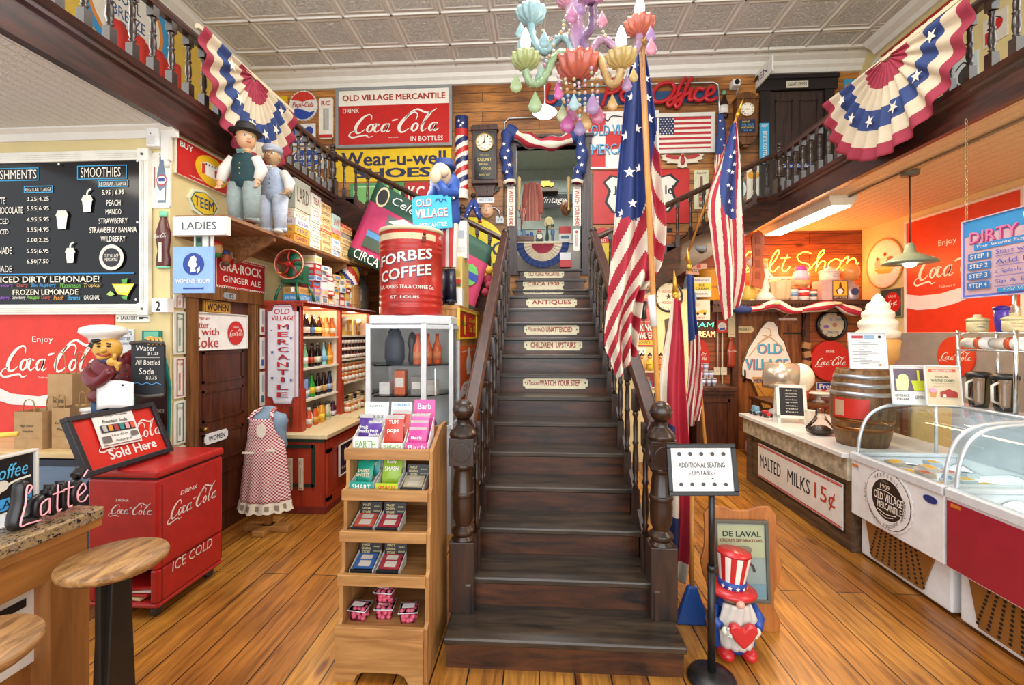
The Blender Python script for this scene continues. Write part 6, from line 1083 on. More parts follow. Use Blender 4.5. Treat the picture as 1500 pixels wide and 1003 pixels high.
MB().lathe([(R_D*1.004,.6+.012),(R_D*1.004,.67)],40,a0=pi*1.05,a1=pi*1.85).build('paper_band',paint('#d9c7a0',.5,var=.2),t)
MB().ball((.17,-.215,.665),.014).box(.155,-.235,.6,.185,-.22,.64).build('latch',paint('#6a2a20',.4,.5),t)
def curved(txt,z,h,arc,col,slope=0,a0=-pi/2,bo=.03):
    v,f,_=glyphs(txt,0,bo);
    n4=len(v)/4;o=MB().add([((R_D*1.012+int(i/n4)*.0004)*cos(a0+a*arc),(R_D*1.012+int(i/n4)*.0004)*sin(a0+a*arc),z+b*h+slope*a*arc*R_D) for i,(a,b) in enumerate(v)],f,False).build('lettering',paint(col,.4),t)
for dz,c in ((-.006,'#35507e'),(0,'#e6dfd2')):
    for i,(tx_,z,h,arc,sl) in enumerate((('FORBES',.475,.085,1.75,.16),('COFFEE',.345,.09,1.7,.16),('J.&A. FORBES TEA & COFFEE Co.',.195+.03,.04,1.9,.0),('ST. LOUIS',.145,.025,.9,0))):
        if dz == 0 or i < 2:R_D0=R_D;R_D *= 1.0 if dz else 1.008;curved(tx_,z+dz,h,arc,c,sl,-pi/2+.06+dz);R_D=R_D0
# ---- pine box with soda signs, goods on top
t=thing('pine_cabinet','tall pine cabinet with soda signs on its side, behind the glass case','cabinet',(-1.0,4.9,0))
MB().box(-.27,-.75,0,.25,.72,1.97).build('body',wood('#a06a34','#cf9a58','z',6,.45),t,bev=.004);MB().box(-.28,-.76,1.94,.262,.73,1.975).build('top_board',wood('#a06a34','#cf9a58','y',6,.45),t)
rs('soda_sign','red and yellow price sign on the pine cabinet side','sign',672.5,697,684,458,494,-.738,'#c9281f',[('e',.28,.5,.26,.4,'#efd02c'),('t','Sun',.28,.56,.36,.2,'#2f5f3a',.2),('t','Crush',.74,.72,.42,.2,'#efd02c',.2),('t','5c 15',.74,.36,.42,.3,'#efd02c',0,.02)],frame='#e8c42c',fw=.02)
rs('soda_sign','orange sign with a white bottle figure on the pine cabinet side','sign',672.5,697,684,506,584,-.738,'#e0622a',[('p',[(.4,.45),(.62,.45),(.66,.7),(.58,.86),(.58,.96),(.46,.96),(.46,.86),(.36,.7)],'#eadfd6'),('p',[(.05,.1),(.9,.16),(.92,.34),(.2,.34),(.04,.24)],'#efe6dc'),('t','CRUSH',.5,.24,.6,.1,'#d8542a',.1),('t',"THERE'S ONLY ONE",.5,.9,.8,.03,'#efe6dc')])
zt=1.976
t=thing('radio_carton','yellow carton with a printed radio on top of the pine cabinet','carton',(-.86,4.62,zt));MB().box(-.1,-.2,0,.1,.2,.50).build('box_body',paint('#d9c272',.5),t,bev=.004)
for o in draw([('e',.5,.87,.07,.06,K),('e',.5,.87,.06,.05,'#d9c272'),('t','FADA',.5,.87,.4,.04,K),('r',.1,.6,.9,.7,'#b39a4a'),('r',.08,.4,.92,.54,'#57503c'),('r',.3,.42,.7,.52,'#cdbb7a'),('e',.8,.5,.05,.05,R_),('t','RADIO SETS',.5,.72,.7,.03,'#6a5a2a')],.2,.5,t,0):o.matrix_local=T(0,-.2015,.25) @ RX(90)
for i,x in enumerate((-.92,-.79)):tag(MB().box(-.055,-.07,0,.055,.07,.38).box(-.03,-.073,.2,.03,-.07,.28,1).box(-.04,-.073,.06,.04,-.07,.12,2).build('white_carton',[paint('#e6e6e2',.45),paint('#a9b6c4'),paint('#c8d0d4')],bev=.003),['tall white carton on the yellow radio carton, left one','tall white carton on the yellow radio carton, right one'][i],'carton','tall white cartons').location=(x,4.60,zt+.501)
tag(MB().box(-.12,-.06,0,.12,.06,.17).box(-.1,-.063,.1,-.06,-.06,.15,1).build('white_tin',[paint('#e8e8e6',.35),paint(K)],bev=.006),'white tin box with black clasps in front of the yellow radio carton','tin').location=(-.86,4.355,zt)
tag(MB().grid(lambda u,v:(-.14+.28*u,-.1+.2*v,.03+.05*sin(pi*u)*sin(pi*v)+.015*sin(9*u)*sin(7*v)),16,12).build('green_cloth',paint('#1f6a3a',.8),solid=.03),'folded green cloth lying on the pine cabinet beside the drum','cloth').location=(-1.13,4.27,zt)
# figure in stars and stripes holding the shop sign
Yu=4.22;root=Vector((oy(652,430,Yu).x,Yu,zt));t=thing('patriotic_figure','tall figure in starry blue coat and striped trousers holding a turquoise shop sign','figure',root);L=lambda px,py,dy=0:oy(px,py,Yu+dy)-root
b0_=L(654,425);b0_.z=0
for s in (-1,1):MB().tube([b0_+Vector((s*.05,0,.02)),L(654+s*5,395)],[.05,.055],12).ball(b0_+Vector((s*.05,-.04,.03)),.05,(.9,1.6,.6)).build('boot',paint('#1c2030',.3),t)
for s in (-1,1):MB().grid(lambda u,v:(lambda c,r:c+Vector((r*cos(2*pi*u),r*sin(2*pi*u),0)))(L(654+s*5,392).lerp(L(656+s*4,318),v),.062+.02*v),20,8,lambda u,v:int(u*8) % 2).build('striped_trousers',[paint('#c02c2c',.5),paint('#ebe6dc',.5)],t)
MB().lathe([(.10,-.12),(.15,0),(.13,.2),(.145,.36),(.08,.45),(0,.46)],18,L(652,322),1,.75).tube([L(660,268),L(664,285,-.1),L(652,282,-.2),L(644,268,-.2)],[.06,.055,.05,.04],10).tube([L(640,272),L(632,290,-.1),L(634,300,-.18)],[.055,.05,.04],10).build('starry_coat',paint('#2c55a8',.45),t)
MB().ball(L(646,256,-.1),.105,(.9,.9,1.05)).ball(L(638,258,-.22),.055,(1,.8,1.2)).ball(L(650,252,-.2),.045).build('head',paint('#e3cfae',.5),t)
MB().lathe([(.10,0),(.112,.02),(.09,.03),(.085,.08),(0,.1)],18,L(651,248,-.04)).build('cap',paint('#27407f',.5),t)
draw([('s',.2+.15*i,.3+.2*((i*2) % 3),.06,W) for i in range(5)],.22,.3,t,0,name='stars')[0].matrix_local=T(*(L(654,300,-.15))) @ RX(90)
a=oy(605,287,Yu-.2);b=oy(662,287,Yu-.2);c=oy(662,335,Yu-.2);w_,h_=b.x-a.x,a.z-c.z;mm=T(*((a+b)/2-Vector((0,0,h_/2))-root)) @ RX(90) @ RZ(3)
sg=MB(mm).prism([(-w_*.5,-h_*.5),(w_*.5,-h_*.5),(w_*.5,h_*.42),(w_*.44,h_*.42),(w_*.40,h_*.5),(-w_*.40,h_*.5),(-w_*.44,h_*.42),(-w_*.5,h_*.42)],0,.02).build('held_sign',paint('#3fb4d8',.4),t)
for o in draw([('t','OLD',.32,.78,.4,.22,'#b5304a',0,.03),('t','OLD',.31,.8,.4,.22,W,0,.02),('t','VILLAGE',.5,.46,.82,.26,'#b5304a',0,.03),('t','VILLAGE',.49,.48,.82,.26,W,0,.02),('t','MERCANTILE',.52,.12,.7,.13,W),('l',[(.6,.8),(.68,.88),(.74,.78),(.82,.86),(.9,.78)],.03,'#27407f')],w_,h_,sg,0):o.matrix_local=mm @ T(0,0,.022)
tag(MB().ball((0,0,0),.06,(1,.6,1.3)).ball((.03,-.03,-.08),.05).ball((-.02,-.02,-.16),.05).ball((.02,-.02,.1),.05,mi=1).ball((-.03,0,.05),.04,mi=1).tube([(0,0,-.2),(0,0,-.36)],.008,mi=1).build('artificial_flowers',[paint('#8f1f3a',.7),paint('#c9a02c',.7)]),'bunch of dark red and yellow artificial flowers hung beside the left stair rail','flowers').location=oy(714,408,5.35)
# ---- celebration banner tied along the left flight
A_,B_,C_,D_=oy(553,266,5.38),oy(722,362,5.30),oy(692,462,5.30),oy(507,374,5.38)
bl=lambda u,v:(D_*(1-u)+C_*u)*(1-v)+(A_*(1-u)+B_*u)*v
t=thing('anniversary_banner','pink and green printed banner slung along the left flight of stairs','banner',A_)
def bm(name,polys,col,dy):MB().add([q for P in polys for q in [bl(u,v)-A_+Vector((0,-dy,0)) for u,v in P]],[tuple(range(sum(len(x) for x in polys[:k]),sum(len(x) for x in polys[:k+1]))) for k in range(len(polys))],False).build(name,paint(col,.6),t)
MB().grid(lambda u,v:bl(u,v)-A_+Vector((0,.01*sin(9*u+4*v),0)),24,8,lambda u,v:1 if v > .78 or v < .17 else 0).build('banner_cloth',[paint('#b23460',.6),paint('#1f4a3a',.6)],t,solid=.003)
bm('printed_photo',[[(.2,.42),(.52,.42),(.55,.7),(.18,.7)]],'#5c5e62',.016);bm('printed_photo',[[(.08,.2),(.5,.2),(.5,.42),(.08,.42)]],'#3f4f42',.016);bm('printed_photo',[[(.08,.34),(.5,.34),(.5,.41),(.08,.41)]],'#4f86b8',.018)
bm('printed_photo',[[(.2,.62),(.3,.74),(.46,.72),(.52,.6)]],'#d8cfc0',.019);bm('printed_emblem',[[(.09+.05*cos(a*.52),.86+.13*sin(a*.52)) for a in range(12)]],'#d8c9a0',.018);bm('printed_emblem',[[(.09+.04*cos(a*.52),.86+.1*sin(a*.52)) for a in range(12)]],'#2a2a2e',.02)
bm('printed_emblem',[[(.9+.06*cos(a*.52),.5+.15*sin(a*.52)) for a in range(12)]],'#5fae5a',.018);bm('printed_emblem',[[(.84,.44),(.96,.44),(.96,.54),(.84,.54)]],'#27409f',.02)
for txt,u0,v0,uw,vh,sh in (('Celebrating',.42,.88,.5,.14,.3),('CIRCA 1909 GENERAL STORE',.5,.085,.9,.12,0),('110 YEARS',.72,.5,.2,.1,0)):
    v,f,_=glyphs(txt,sh,.009);MB().add([bl(u0+a*uw,v0+b*vh)-A_+Vector((0,-.02,0)) for a,b in v],f,False).build('lettering',paint('#f0ece6',.5),t)
# ---- flags
def drape(name,label,left,right,Y,mats,cfn,folds,amp,stars=(),pole=None,nu=90,nv=150,group='flags',finial=True,hem=None):
    """cloth hung between two real edge curves (given on the plane Y), with deep vertical folds"""
    def ev(c,v):
        n=len(c)-1;k=min(int(v*n),n-1);f_=v*n-k;return (c[k][0]*(1-f_)+c[k+1][0]*f_,c[k][1]*(1-f_)+c[k+1][1]*f_)
    ls_,rs_=spline(left,5),spline(right,5)
    base=oy(*left[-1],Y);t=thing(name,label,'flag',base,group=group)
    def fn(u,v):
        a,b=ev(ls_,v),ev(rs_,v);px,py=a[0]*(1-u)+b[0]*u,a[1]*(1-u)+b[1]*u
        return oy(px,py,Y)-base+Vector((0,amp*sin(folds*2*pi*u+1.5*v)*min(1,.3+v*1.6),0))
    MB().grid(fn,nu,nv,cfn).build('flag_cloth',mats,t,solid=.004)
    if stars:
        m=MB()
        for u,v,r in stars:c=fn(u,v)+Vector((0,-.016,0));m.add([(x,c.y,z) for x,z in starpoly(c.x,c.z,r)],[tuple(range(10))],False)
        m.build('stars',paint('#efece6',.6),t)
    if pole:
        a,b,r,c=pole;a,b=Vector(a)-base,Vector(b)-base;MB().cyl(b,a,r).build('pole',wood('#a9692c','#d89a4a','z',6,.35,6),t)
        if finial:d=(a-b).normalized();MB().cyl(a,a+d*.05,r*1.3,r*1.6).cyl(a+d*.05,a+d*.2,r*1.5,.002).build('spear_finial',paint('#d8a83a',.3,.6),t)
    return t,fn
FR,FW,FB=paint('#b3263a',.7),paint('#e6dcc8',.7),paint('#2c3f7c',.7)
bigL=[(928,78),(918,130),(908,230),(901,330),(893,420),(887,500),(896,528),(905,556)]
bigR=[(946,78),(957,150),(966,240),(974,330),(966,390),(945,420),(936,470),(930,520)]
def bigc(u,v):
    if v < (.42-.42*max(0,u-.5) if u > .55 else .42-.06*abs(u-.3)):return 2
    return int((v*1.0+.30*(u if u < .62 else 1.24-u)+.02)*17) % 2
sp_=oy(966,594,2.80);drape('stars_and_stripes_flag','largest stars and stripes flag on a tall pole behind the right stair newel',bigL,bigR,2.74,[FR,FW,FB],bigc,2.5,.05,[(.2,.07,.026),(.7,.1,.026),(.18,.16,.03),(.8,.19,.03),(.12,.24,.034),(.42,.22,.03),(.22,.32,.036),(.5,.3,.03),(.3,.385,.028),(.12,.4,.026),(.72,.15,.026)],(oy(940,66,2.58),(.79,2.84,.0),.016,0))
MB().cyl(oy(953.5,432,2.68),oy(958,478,2.695),.021).build('pole_sleeve',paint('#e4e4e0',.4)).parent=bpy.data.objects['stars_and_stripes_flag'];bpy.data.objects['pole_sleeve'].location=-bpy.data.objects['stars_and_stripes_flag'].location
drape('stars_and_stripes_flag','stars and stripes flag on a slanting pole fixed to the right stair flight',[(1072,182),(1056,236),(1038,290),(1044,345),(1052,400),(1058,440),(1064,470)],[(1079,178),(1084,240),(1085,300),(1088,350),(1090,390),(1087,420),(1080,448)],5.1,[FR,FW,FB],lambda u,v:2 if v < .40 and u > v*1.2-.05 and u < .86 else int((u*1.3+v*.35)*7) % 2,1.5,.06,[(.5,.08,.024),(.6,.13,.026),(.4,.15,.026),(.72,.17,.026),(.42,.21,.026),(.6,.21,.026),(.5,.27,.026),(.7,.27,.026),(.64,.33,.026),(.78,.36,.024)],(oy(1079,172,5.16),oy(1004,382,5.62),.014,0))
drape('state_flag','red, white and blue flag with a dark emblem hanging behind the right newel',[(985,436),(979,480),(969,540),(966,600),(969,660),(972,720),(975,790),(979,870)],[(996,440),(1001,500),(1003,560),(1006,620),(1010,680),(1014,740),(1010,790),(1002,850)],3.02,[FR,FW,paint('#23305e',.7),paint('#2b2722',.7)],lambda u,v:(2 if .46 < v < .56 and u < .5 else 3 if .58 < v < .68 and .15 < u < .45 else 1 if v > .52 and u < .5 else 0) if v < .76 and (v > .46 or u > .28) else (1 if u < .5 and v < .78 else 1 if v < .5 else 2 if u < .6 else 0 if v < .93 else 1),1.5,.04,[(.18,.51,.014),(.4,.51,.014)],(oy(990,440,3.06),(1.02,3.08,0),.014,0))
drape('stars_and_stripes_flag','narrow furled stars and stripes flag beside the dark cabinet',[(1006,400),(1008,460),(1010,520),(1008,570),(1006,600),(1010,626)],[(1016,404),(1019,460),(1024,500),(1026,545),(1027,580),(1022,615)],4.0,[FR,FW,FB],lambda u,v:2 if v < .34 else int((u*1.2+v*.8)*9) % 2,1.5,.04,[],(oy(1010,396,4.05),(1.52,4.05,0),.014,0))
# ---- fan buntings
def fan(name,label,M,hw,drop,bands,stars=0,pleat=22,amp=.02,group=None,nr=14):
    t=thing(name,label,'bunting',M=M,group=group);mats=[paint(c,.8,var=.14,scale=5) for c in ('#9c3044','#cfc0a6','#2f4378')]
    def fn(u,v):a=pi+pi*u;r=.06+.94*v;return ((hw*r*cos(a)),drop*r*sin(a)+.0,.015+amp*(.4+v)*(1+cos(pleat*2*pi*u/2)))
    MB().grid(fn,88,nr*2,lambda u,v:next(c for lim,c in bands if v <= lim)).build('pleated_cloth',mats,t,solid=.004)
    MB().box(-hw,-.012,0,hw,.02,.03).build('heading_tape',paint('#d8c9a8',.8),t)
    if stars:
        m=MB()
        for k in range(stars):u=(k+.5)/stars;c=fn(u,.58);m.add([(x,y,c[2]+.04) for x,y in starpoly(c[0],c[1],.055,90+180*u)],[tuple(range(10))],False)
        m.build('stars',paint('#e6ddcc',.8),t)
    return t
BN=[(.26,0),(.46,1),(.68,2),(.86,1),(1.01,0)]
fan('fan_bunting','faded red, white and blue fan bunting draped over the left gallery railing',F_right((-2.585,3.90,4.02)),.66,.82,BN,6,25,.022,'gallery fan buntings')
fan('fan_bunting','faded red, white and blue fan bunting draped over the right gallery railing',F_left((2.985,4.03,4.07)),.80,.84,BN,6,25,.022,'gallery fan buntings')
p=oy(795,356,7.28);fan('fan_bunting','small bright fan bunting below the counter inside the upstairs doorway',F_front((p.x,7.28,p.z)),.42,.40,[(.4,0),(.7,1),(1.01,2)],0,30,.01)
# star cloths twisted round the doorway
def swag(name,label,pts,r,cols,Y=None,group=None,turns=3,cat='bunting'):
    P=[Vector(q) for q in spline([tuple(q) for q in pts],6)];root=P[0].copy();t=thing(name,label,cat,root,group=group);n=len(P)
    vs=MB();m=12;aa=None;V,Fc,MI=[],[],[]
    for i,q in enumerate(P):
        d=(P[min(i+1,n-1)]-P[max(i-1,0)]).normalized();aa=d.orthogonal().normalized() if aa is None else (aa-d*aa.dot(d)).normalized();b=d.cross(aa);f_=i/(n-1);rr=r*(1+.25*sin(f_*pi*7))
        for k in range(m):a=2*pi*k/m+f_*turns;V.append(q-root+(aa*cos(a)+b*sin(a))*rr*(1+.14*(k % 2)))
    for i in range(n-1):
        for k in range(m):Fc.append((i*m+k,i*m+(k+1) % m,(i+1)*m+(k+1) % m,(i+1)*m+k));MI.append(cols(i/(n-1),k/m))
    vs.add(V,Fc,True);vs.m=MI;vs.build('twisted_cloth',[FR,FW,FB],t);return t
DYf=YB-.14
t=swag('doorway_swag','star-spangled swag twisted across the top of the upstairs doorway',[oy(742,190,DYf),oy(765,202,DYf),oy(790,210,DYf-.03),oy(820,208,DYf-.03),oy(845,196,DYf)],.085,lambda f,k:2 if f < .16 or f > .86 else int(k*6) % 2,turns=2)
for x0,nm in ((741,'left'),(851,'right')):
    d_=1 if nm == 'left' else -1;P=[oy(x0+4*d_,192,DYf),oy(x0,215,DYf-.02),oy(x0+1,240,DYf-.02),oy(x0+d_*4,255,DYf),oy(x0+d_*6,270,DYf-.02)]
    t=swag('doorway_swag',f'star-spangled cloth hanging down the {nm} side of the upstairs doorway',P,.075,lambda f,k:2 if (k > .4 or k < .1) and f < .9 else 1 if f > .9 else 0,group='cloths beside the doorway',turns=1)
    m=MB()
    for i in range(5):c=P[1].lerp(P[3],i/4)-P[0];m.add([(c.x+(.03 if i % 2 else -.02)+a,c.y-.11,c.z+b) for a,b in starpoly(0,0,.035)],[tuple(range(10))],False)
    m.build('stars',paint('#efece6'),t)
# ---- chandelier
cy_=2.4;cc=oy(846,100,cy_);t=thing('chandelier','pastel glass chandelier with twisted arms, shell cups and bead strings','chandelier',(cc.x,cy_,CEIL));CR=Vector((cc.x,cy_,CEIL));S=2.4/FPX
L=lambda px,py,dy=0:oy(px,py,cy_+dy)-CR
def GL(c):h=c.lstrip('#');return paint('#'+''.join('%02x' % int(int(h[i:i+2],16)*.86) for i in (0,2,4)),.22,var=.12,scale=30,coat=.3)
MB().tube([Vector((0,0,0)),L(847,-140)],.012).lathe([(.09,-.05),(.1,0),(0,0)],20,(0,0,0)).build('suspension_rod',paint('#b8a2c2',.3),t)
MB().lathe([(.02,0),(.035,.05),(.022,.1),(.05,.16),(.03,.24),(.045,.3),(.02,.42),(.015,.9)],18,L(846,98)).build('stem',GL('#c9a2c8'),t)
def shell(c,r,col,nm,up=1):MB().lathe([(r*.22,0),(r*.5,.012),(r*.86,r*.36),(r*1.0,r*.8),(r*1.04,r*1.0),(r*.92,r*.94),(r*.78,r*.4),(r*.2,r*.14)],60,c,1,1,.10,12).build(nm,GL(col),t)
shell(L(846,118),.108,'#e0735c','centre_bowl');MB().ball(L(846,122),.022).tube([L(846,126)+Vector((.014*cos(a),.0,.014*sin(a)-.01)) for a in [i*pi/5 for i in range(10)]],.003,6,closed=True).build('finial_ring',paint('#4a4038',.4,.6),t)
ARMS=[('#a9d3d8',[(838,85),(836,66),(826,54),(815,60),(803,75),(790,72),(781,55),(778,36)],.14,24,'#a8d0d4'),('#b3d1a0',[(838,88),(826,78),(812,84),(803,105),(790,122),(776,120),(770,102)],-.12,21,'#c3d08a'),('#c79fc0',[(862,88),(870,68),(884,58),(898,68),(908,83),(922,82),(934,70),(937,52)],.08,23,'#e07a62'),('#e6bc7c',[(866,84),(878,84),(886,104),(894,122),(904,120),(910,100)],-.14,21,'#e6c67a'),('#a98fc0',[(856,84),(856,56),(866,40),(868,20),(866,4)],-.22,22,'#c98fc8'),('#dcb8cc',[(850,84),(851,60),(846,46),(836,30),(833,10)],.24,22,'#dd9ab8'),('#e6d6b4',[(846,80),(846,62)],.02,16,'#e6cfa0')]
for ac,P,dy,cr_,ccol in ARMS:
    pts=spline([tuple(L(x,y,dy*i/(len(P)-1))) for i,(x,y) in enumerate(P)],6);n=len(pts);vs=[];m=MB();mm=10;aa=None;Fc=[]
    for i in range(n):
        d=(Vector(pts[min(i+1,n-1)])-Vector(pts[max(i-1,0)])).normalized();aa=d.orthogonal().normalized() if aa is None else (aa-d*aa.dot(d)).normalized();b_=d.cross(aa)
        for k in range(mm):a=2*pi*k/mm+i*.35;vs.append(Vector(pts[i])+(aa*cos(a)+b_*sin(a))*.017*(1+.34*(k % 2)))
    for i in range(n-1):
        for k in range(mm):Fc.append((i*mm+k,i*mm+(k+1) % mm,(i+1)*mm+(k+1) % mm,(i+1)*mm+k))
    m.add(vs,Fc,True).build('arm',GL(ac),t);e=Vector(pts[-1]);shell(e,cr_*S*.9,ccol,'shell_cup');q=e+Vector((0,0,cr_*S*.8));MB().cyl(q,q+Vector((0,0,.03)),.014).build('candle_socket',paint('#efe6d0',.4),t)
    if len(P) > 2:MB().lathe([(.012,0),(.026,.03),(.028,.055),(.014,.1),(0,.125)],14,q+Vector((0,0,.03))).build('flame_bulb',paint('#fff1d6',.2,emit=7 if ccol in ('#e07a62','#e6c67a','#c98fc8','#dd9ab8') else 1.4,var=0),t)
DROPS=[(766,62,12,'#a9d3d8'),(797,58,10,'#a9d0d8'),(763,15+30,10,'#a8d0d4'),(793,110,13,'#b9d8c8'),(756,122,11,'#b9cf96'),(784,150,13,'#b6cf9a'),(824,166,11,'#cfd8a8'),(831,178,14,'#c95fa0'),(841,150,10,'#b8d8dc'),(839,168,10,'#e08ab0'),(857,176,13,'#e6bb78'),(868,152,13,'#b994c2'),(875,166,14,'#e07fa0'),(849,186,11,'#a98fc0'),(897,150,10,'#e6b877'),(918,122,10,'#c09ac0'),(928,110,9,'#e6c67a'),(954,68,11,'#e39ab0'),(953,50,10,'#b28fc0'),(864,92,14,'#b08cc2'),(818,128,9,'#e06fb0'),(818,136,8,'#e06fb0'),(849,8,13,'#b08cc2'),(882,28,10,'#dd8fa8'),(838,20,12,'#d98fb8')]
for x,y,r,c in DROPS:r *= .8;MB().lathe([(0,-r*S*1.5),(r*S*.7,-r*S*1.2),(r*S,-r*S*.6),(r*S*.75,r*S*.1),(r*S*.3,r*S*1.0),(0,r*S*1.6)],14,L(x,y,random.uniform(-.15,.05)),1,.5).build('glass_drop',GL(c),t)
BEADS=[[(818,112),(822,135),(826,150)],[(828,116),(832,140),(833,160)],[(857,118),(857,145),(857,162)],[(866,100),(867,120),(868,140)],[(874,108),(875,130),(875,150)],[(838,12),(826,30),(824,45),(806,58),(795,45)],[(806,60),(812,72),(803,85),(798,95)],[(872,12),(877,32),(886,52)],[(848,122),(849,150),(849,175)],[(841,116),(842,130),(841,142)]]
bc=['#e9c6d2','#e6d3a0','#b8d8dc','#d8b0d0','#f0e8da','#e6a0a8','#b9d0a8','#e0b080']
for k,P in enumerate(BEADS):
    pts=[Vector(q) for q in spline([tuple(L(x,y,-.08)) for x,y in P],12)];ln=sum((pts[i+1]-pts[i]).length for i in range(len(pts)-1));n=max(3,int(ln/.021));m=MB();ac=0;j=0
    for q in range(n):
        f_=q/(n-1)*(len(pts)-1);i=min(int(f_),len(pts)-2);m.ball(pts[i].lerp(pts[i+1],f_-i),.0095,nu=8,nv=6,mi=(q*3+k) % 8)
    m.build('bead_string',[GL(c) for c in bc],t)
point('chandelier_bulb',(cc.x,cy_,3.36),5,(1,.93,.8),.12)
# white dome lamp near the doorway
p=oy(798,165,6.4);t=thing('dome_lamp','glowing white dome ceiling lamp hanging in front of the doorway','lamp',(p.x,6.4,CEIL));z0=p.z-CEIL
MB().lathe([(0,z0-.06),(.12,z0-.045),(.175,z0),(.15,z0+.03),(.06,z0+.085),(.05,z0+.1),(0,z0+.1)],24).build('dome_shade',paint('#ffffff',.3,emit=3.5,var=0),t);MB().cyl((0,0,z0+.1),(0,0,0),.012).lathe([(.06,-.03),(.06,0)],14).build('stem',paint('#c9c9c6',.3,.6),t)
# conduits and boxes left of the doorway
tag(MB().tube([oy(662,304,YB-.03),oy(725,304,YB-.03),oy(731,309,YB-.03),oy(732,318,YB-.03)],.012).tube([oy(738,318,YB-.03),oy(739,180,YB-.03),oy(745,173,YB-.03),oy(790,172,YB-.03)],.012).build('conduit_pipe',paint('#aeb2b6',.3,.8)),'grey metal conduit bent round the left of the upstairs doorway','conduit')
t=fs('junction_box','small grey electrical box at the end of the conduit left of the doorway','junction box',(726,316,738,327),YB-.02,'#c3c6c8',[('e',.3,.5,.1,.1,'#7a7d80'),('e',.7,.5,.1,.1,'#7a7d80')],depth=.05)
# ---- goods seen through the upstairs doorway
Yd=7.75
t=thing('upstairs_counter','white-edged counter crowded with antiques inside the upstairs doorway','counter',(.15,7.9,2.69));zc=oy(795,353,Yd-.15).z;h=zc-2.69
MB().box(-.62,-.3,h-.04,.62,.3,h).build('counter_top',paint('#e6e3da',.5),t);MB().box(-.62,-.25,0,.62,.3,h-.04).build('counter_body',paint('#cfccc2',.6),t)
def good(name,lab,cat,px,mb,mats,Y=Yd,sit=True):
    p,w,h_=box_front(*px,Y);o=mb(w,h_).build(name,mats,bev=.002);o.location=(p[0],Y,p[2]-h_/2 if not sit else zc+.001);return tag(o,lab,cat)
good('pink_shirt','pink striped shirt hanging in the upstairs doorway','shirt',(768,268,792,324),lambda w,h:MB().grid(lambda u,v:((u-.5)*w*(.7+.3*min(1,(1-v)*3)),-.05*sin(pi*u)+.01*sin(u*40),v*h),30,10,lambda u,v:int(u*24) % 2).tube([(-w*.35,0,h*.95),(-w*.5,0,h*.5),(-w*.45,0,h*.15)],.05).tube([(w*.35,0,h*.95),(w*.52,0,h*.5),(w*.5,0,h*.2)],.05),[paint('#b8685a',.8),paint('#d8a292',.8)],8.0,False)
good('wall_sign','black sign with pale script letters at the back of the upstairs room','sign',(790,284,838,304),lambda w,h:MB().box(-w/2,0,0,w/2,.02,h),[paint('#17191b',.5)],9.3,False)
p,w,h=box_front(790,284,838,304,9.29);draw([('t','Vintage',.42,.5,.8,.6,'#d9d6cc',.3)],w,h,bpy.data.objects['wall_sign'],0)[0].matrix_local=T(0,-.01,h/2) @ RX(90)
good('toy_truck','yellow toy truck on a high ledge in the upstairs room','toy',(793,266,811,275),lambda w,h:MB().box(-w/2,-.05,h*.2,w*.2,.05,h).box(w*.2,-.05,h*.2,w/2,.05,h*.7).cyl((-w*.3,-.06,h*.2),(-w*.3,.06,h*.2),h*.22).cyl((w*.3,-.06,h*.2),(w*.3,.06,h*.2),h*.22),[paint('#d8a21f',.4)],9.2,False)
good('ledge','dark ledge under the yellow toy truck in the upstairs room','ledge',(785,275,818,280),lambda w,h:MB().box(-w/2,0,0,w/2,.4,h),[paint('#4f4438',.5)],9.15,False)
for i,(x,nm) in enumerate(((760,'left'),(833,'right'))):good('wooden_bat',f'pale wooden bat hung at the {nm} edge of the upstairs doorway','bat',(x-2,258,x+2,308),lambda w,h:MB().lathe([(.016,0),(.022,.02),(.014,.05),(.016,h*.3),(.03,h*.7),(.032,h*.95),(0,h)],12),[wood('#c9a258','#e6cc8c','z')],7.25,False)
good('carved_mask','brown carved face mask on the right in the upstairs room','mask',(821,293,837,316),lambda w,h:MB().ball((0,0,h/2),h/2,(.7,.5,1)).ball((0,-h*.26,h*.45),h*.1,(.7,1,1.3)).ball((-w*.2,-h*.2,h*.6),h*.07).ball((w*.2,-h*.2,h*.6),h*.07).box(-w*.2,-h*.25,h*.2,w*.2,-h*.2,h*.26),[wood('#5a3216','#8f5a2c','z')],8.4,False)
good('small_flag_bunch','bunch of little striped flags at the left of the upstairs counter','flags',(757,304,770,330),lambda w,h:MB().grid(lambda u,v:((u-.5)*w*v+.02,-.04*sin(6*u),v*h),8,8,lambda u,v:int(u*8) % 2).tube([(0,0,-.1),(0,0,h*.3)],.01),[paint('#b8303a',.7),paint('#e9e2d8',.7)],7.7,False)
for i,(x0,x1,y0,c) in enumerate(((757,763,326,'#a9c4d8'),(764,770,328,'#6f97c0'),(771,775,333,'#27509a'),(776,781,331,'#2f5fb0'))):good('tin_can',f'blue-toned tin, {ORD[i]} from the left on the upstairs counter','tin',(x0,y0,x1,346),lambda w,h:MB().lathe([(w*.5,0),(w*.5,h*.94),(w*.42,h),(0,h)],12),[paint(c,.4)],7.72)
good('brown_box','brown wooden box along the front of the upstairs counter, left side','box',(757,345,782,353),lambda w,h:MB().box(-w/2,-.05,0,w/2,.05,h).box(-.006,-.053,0,.006,-.05,h),[wood('#4a2a18','#6f4426','x')],7.62)
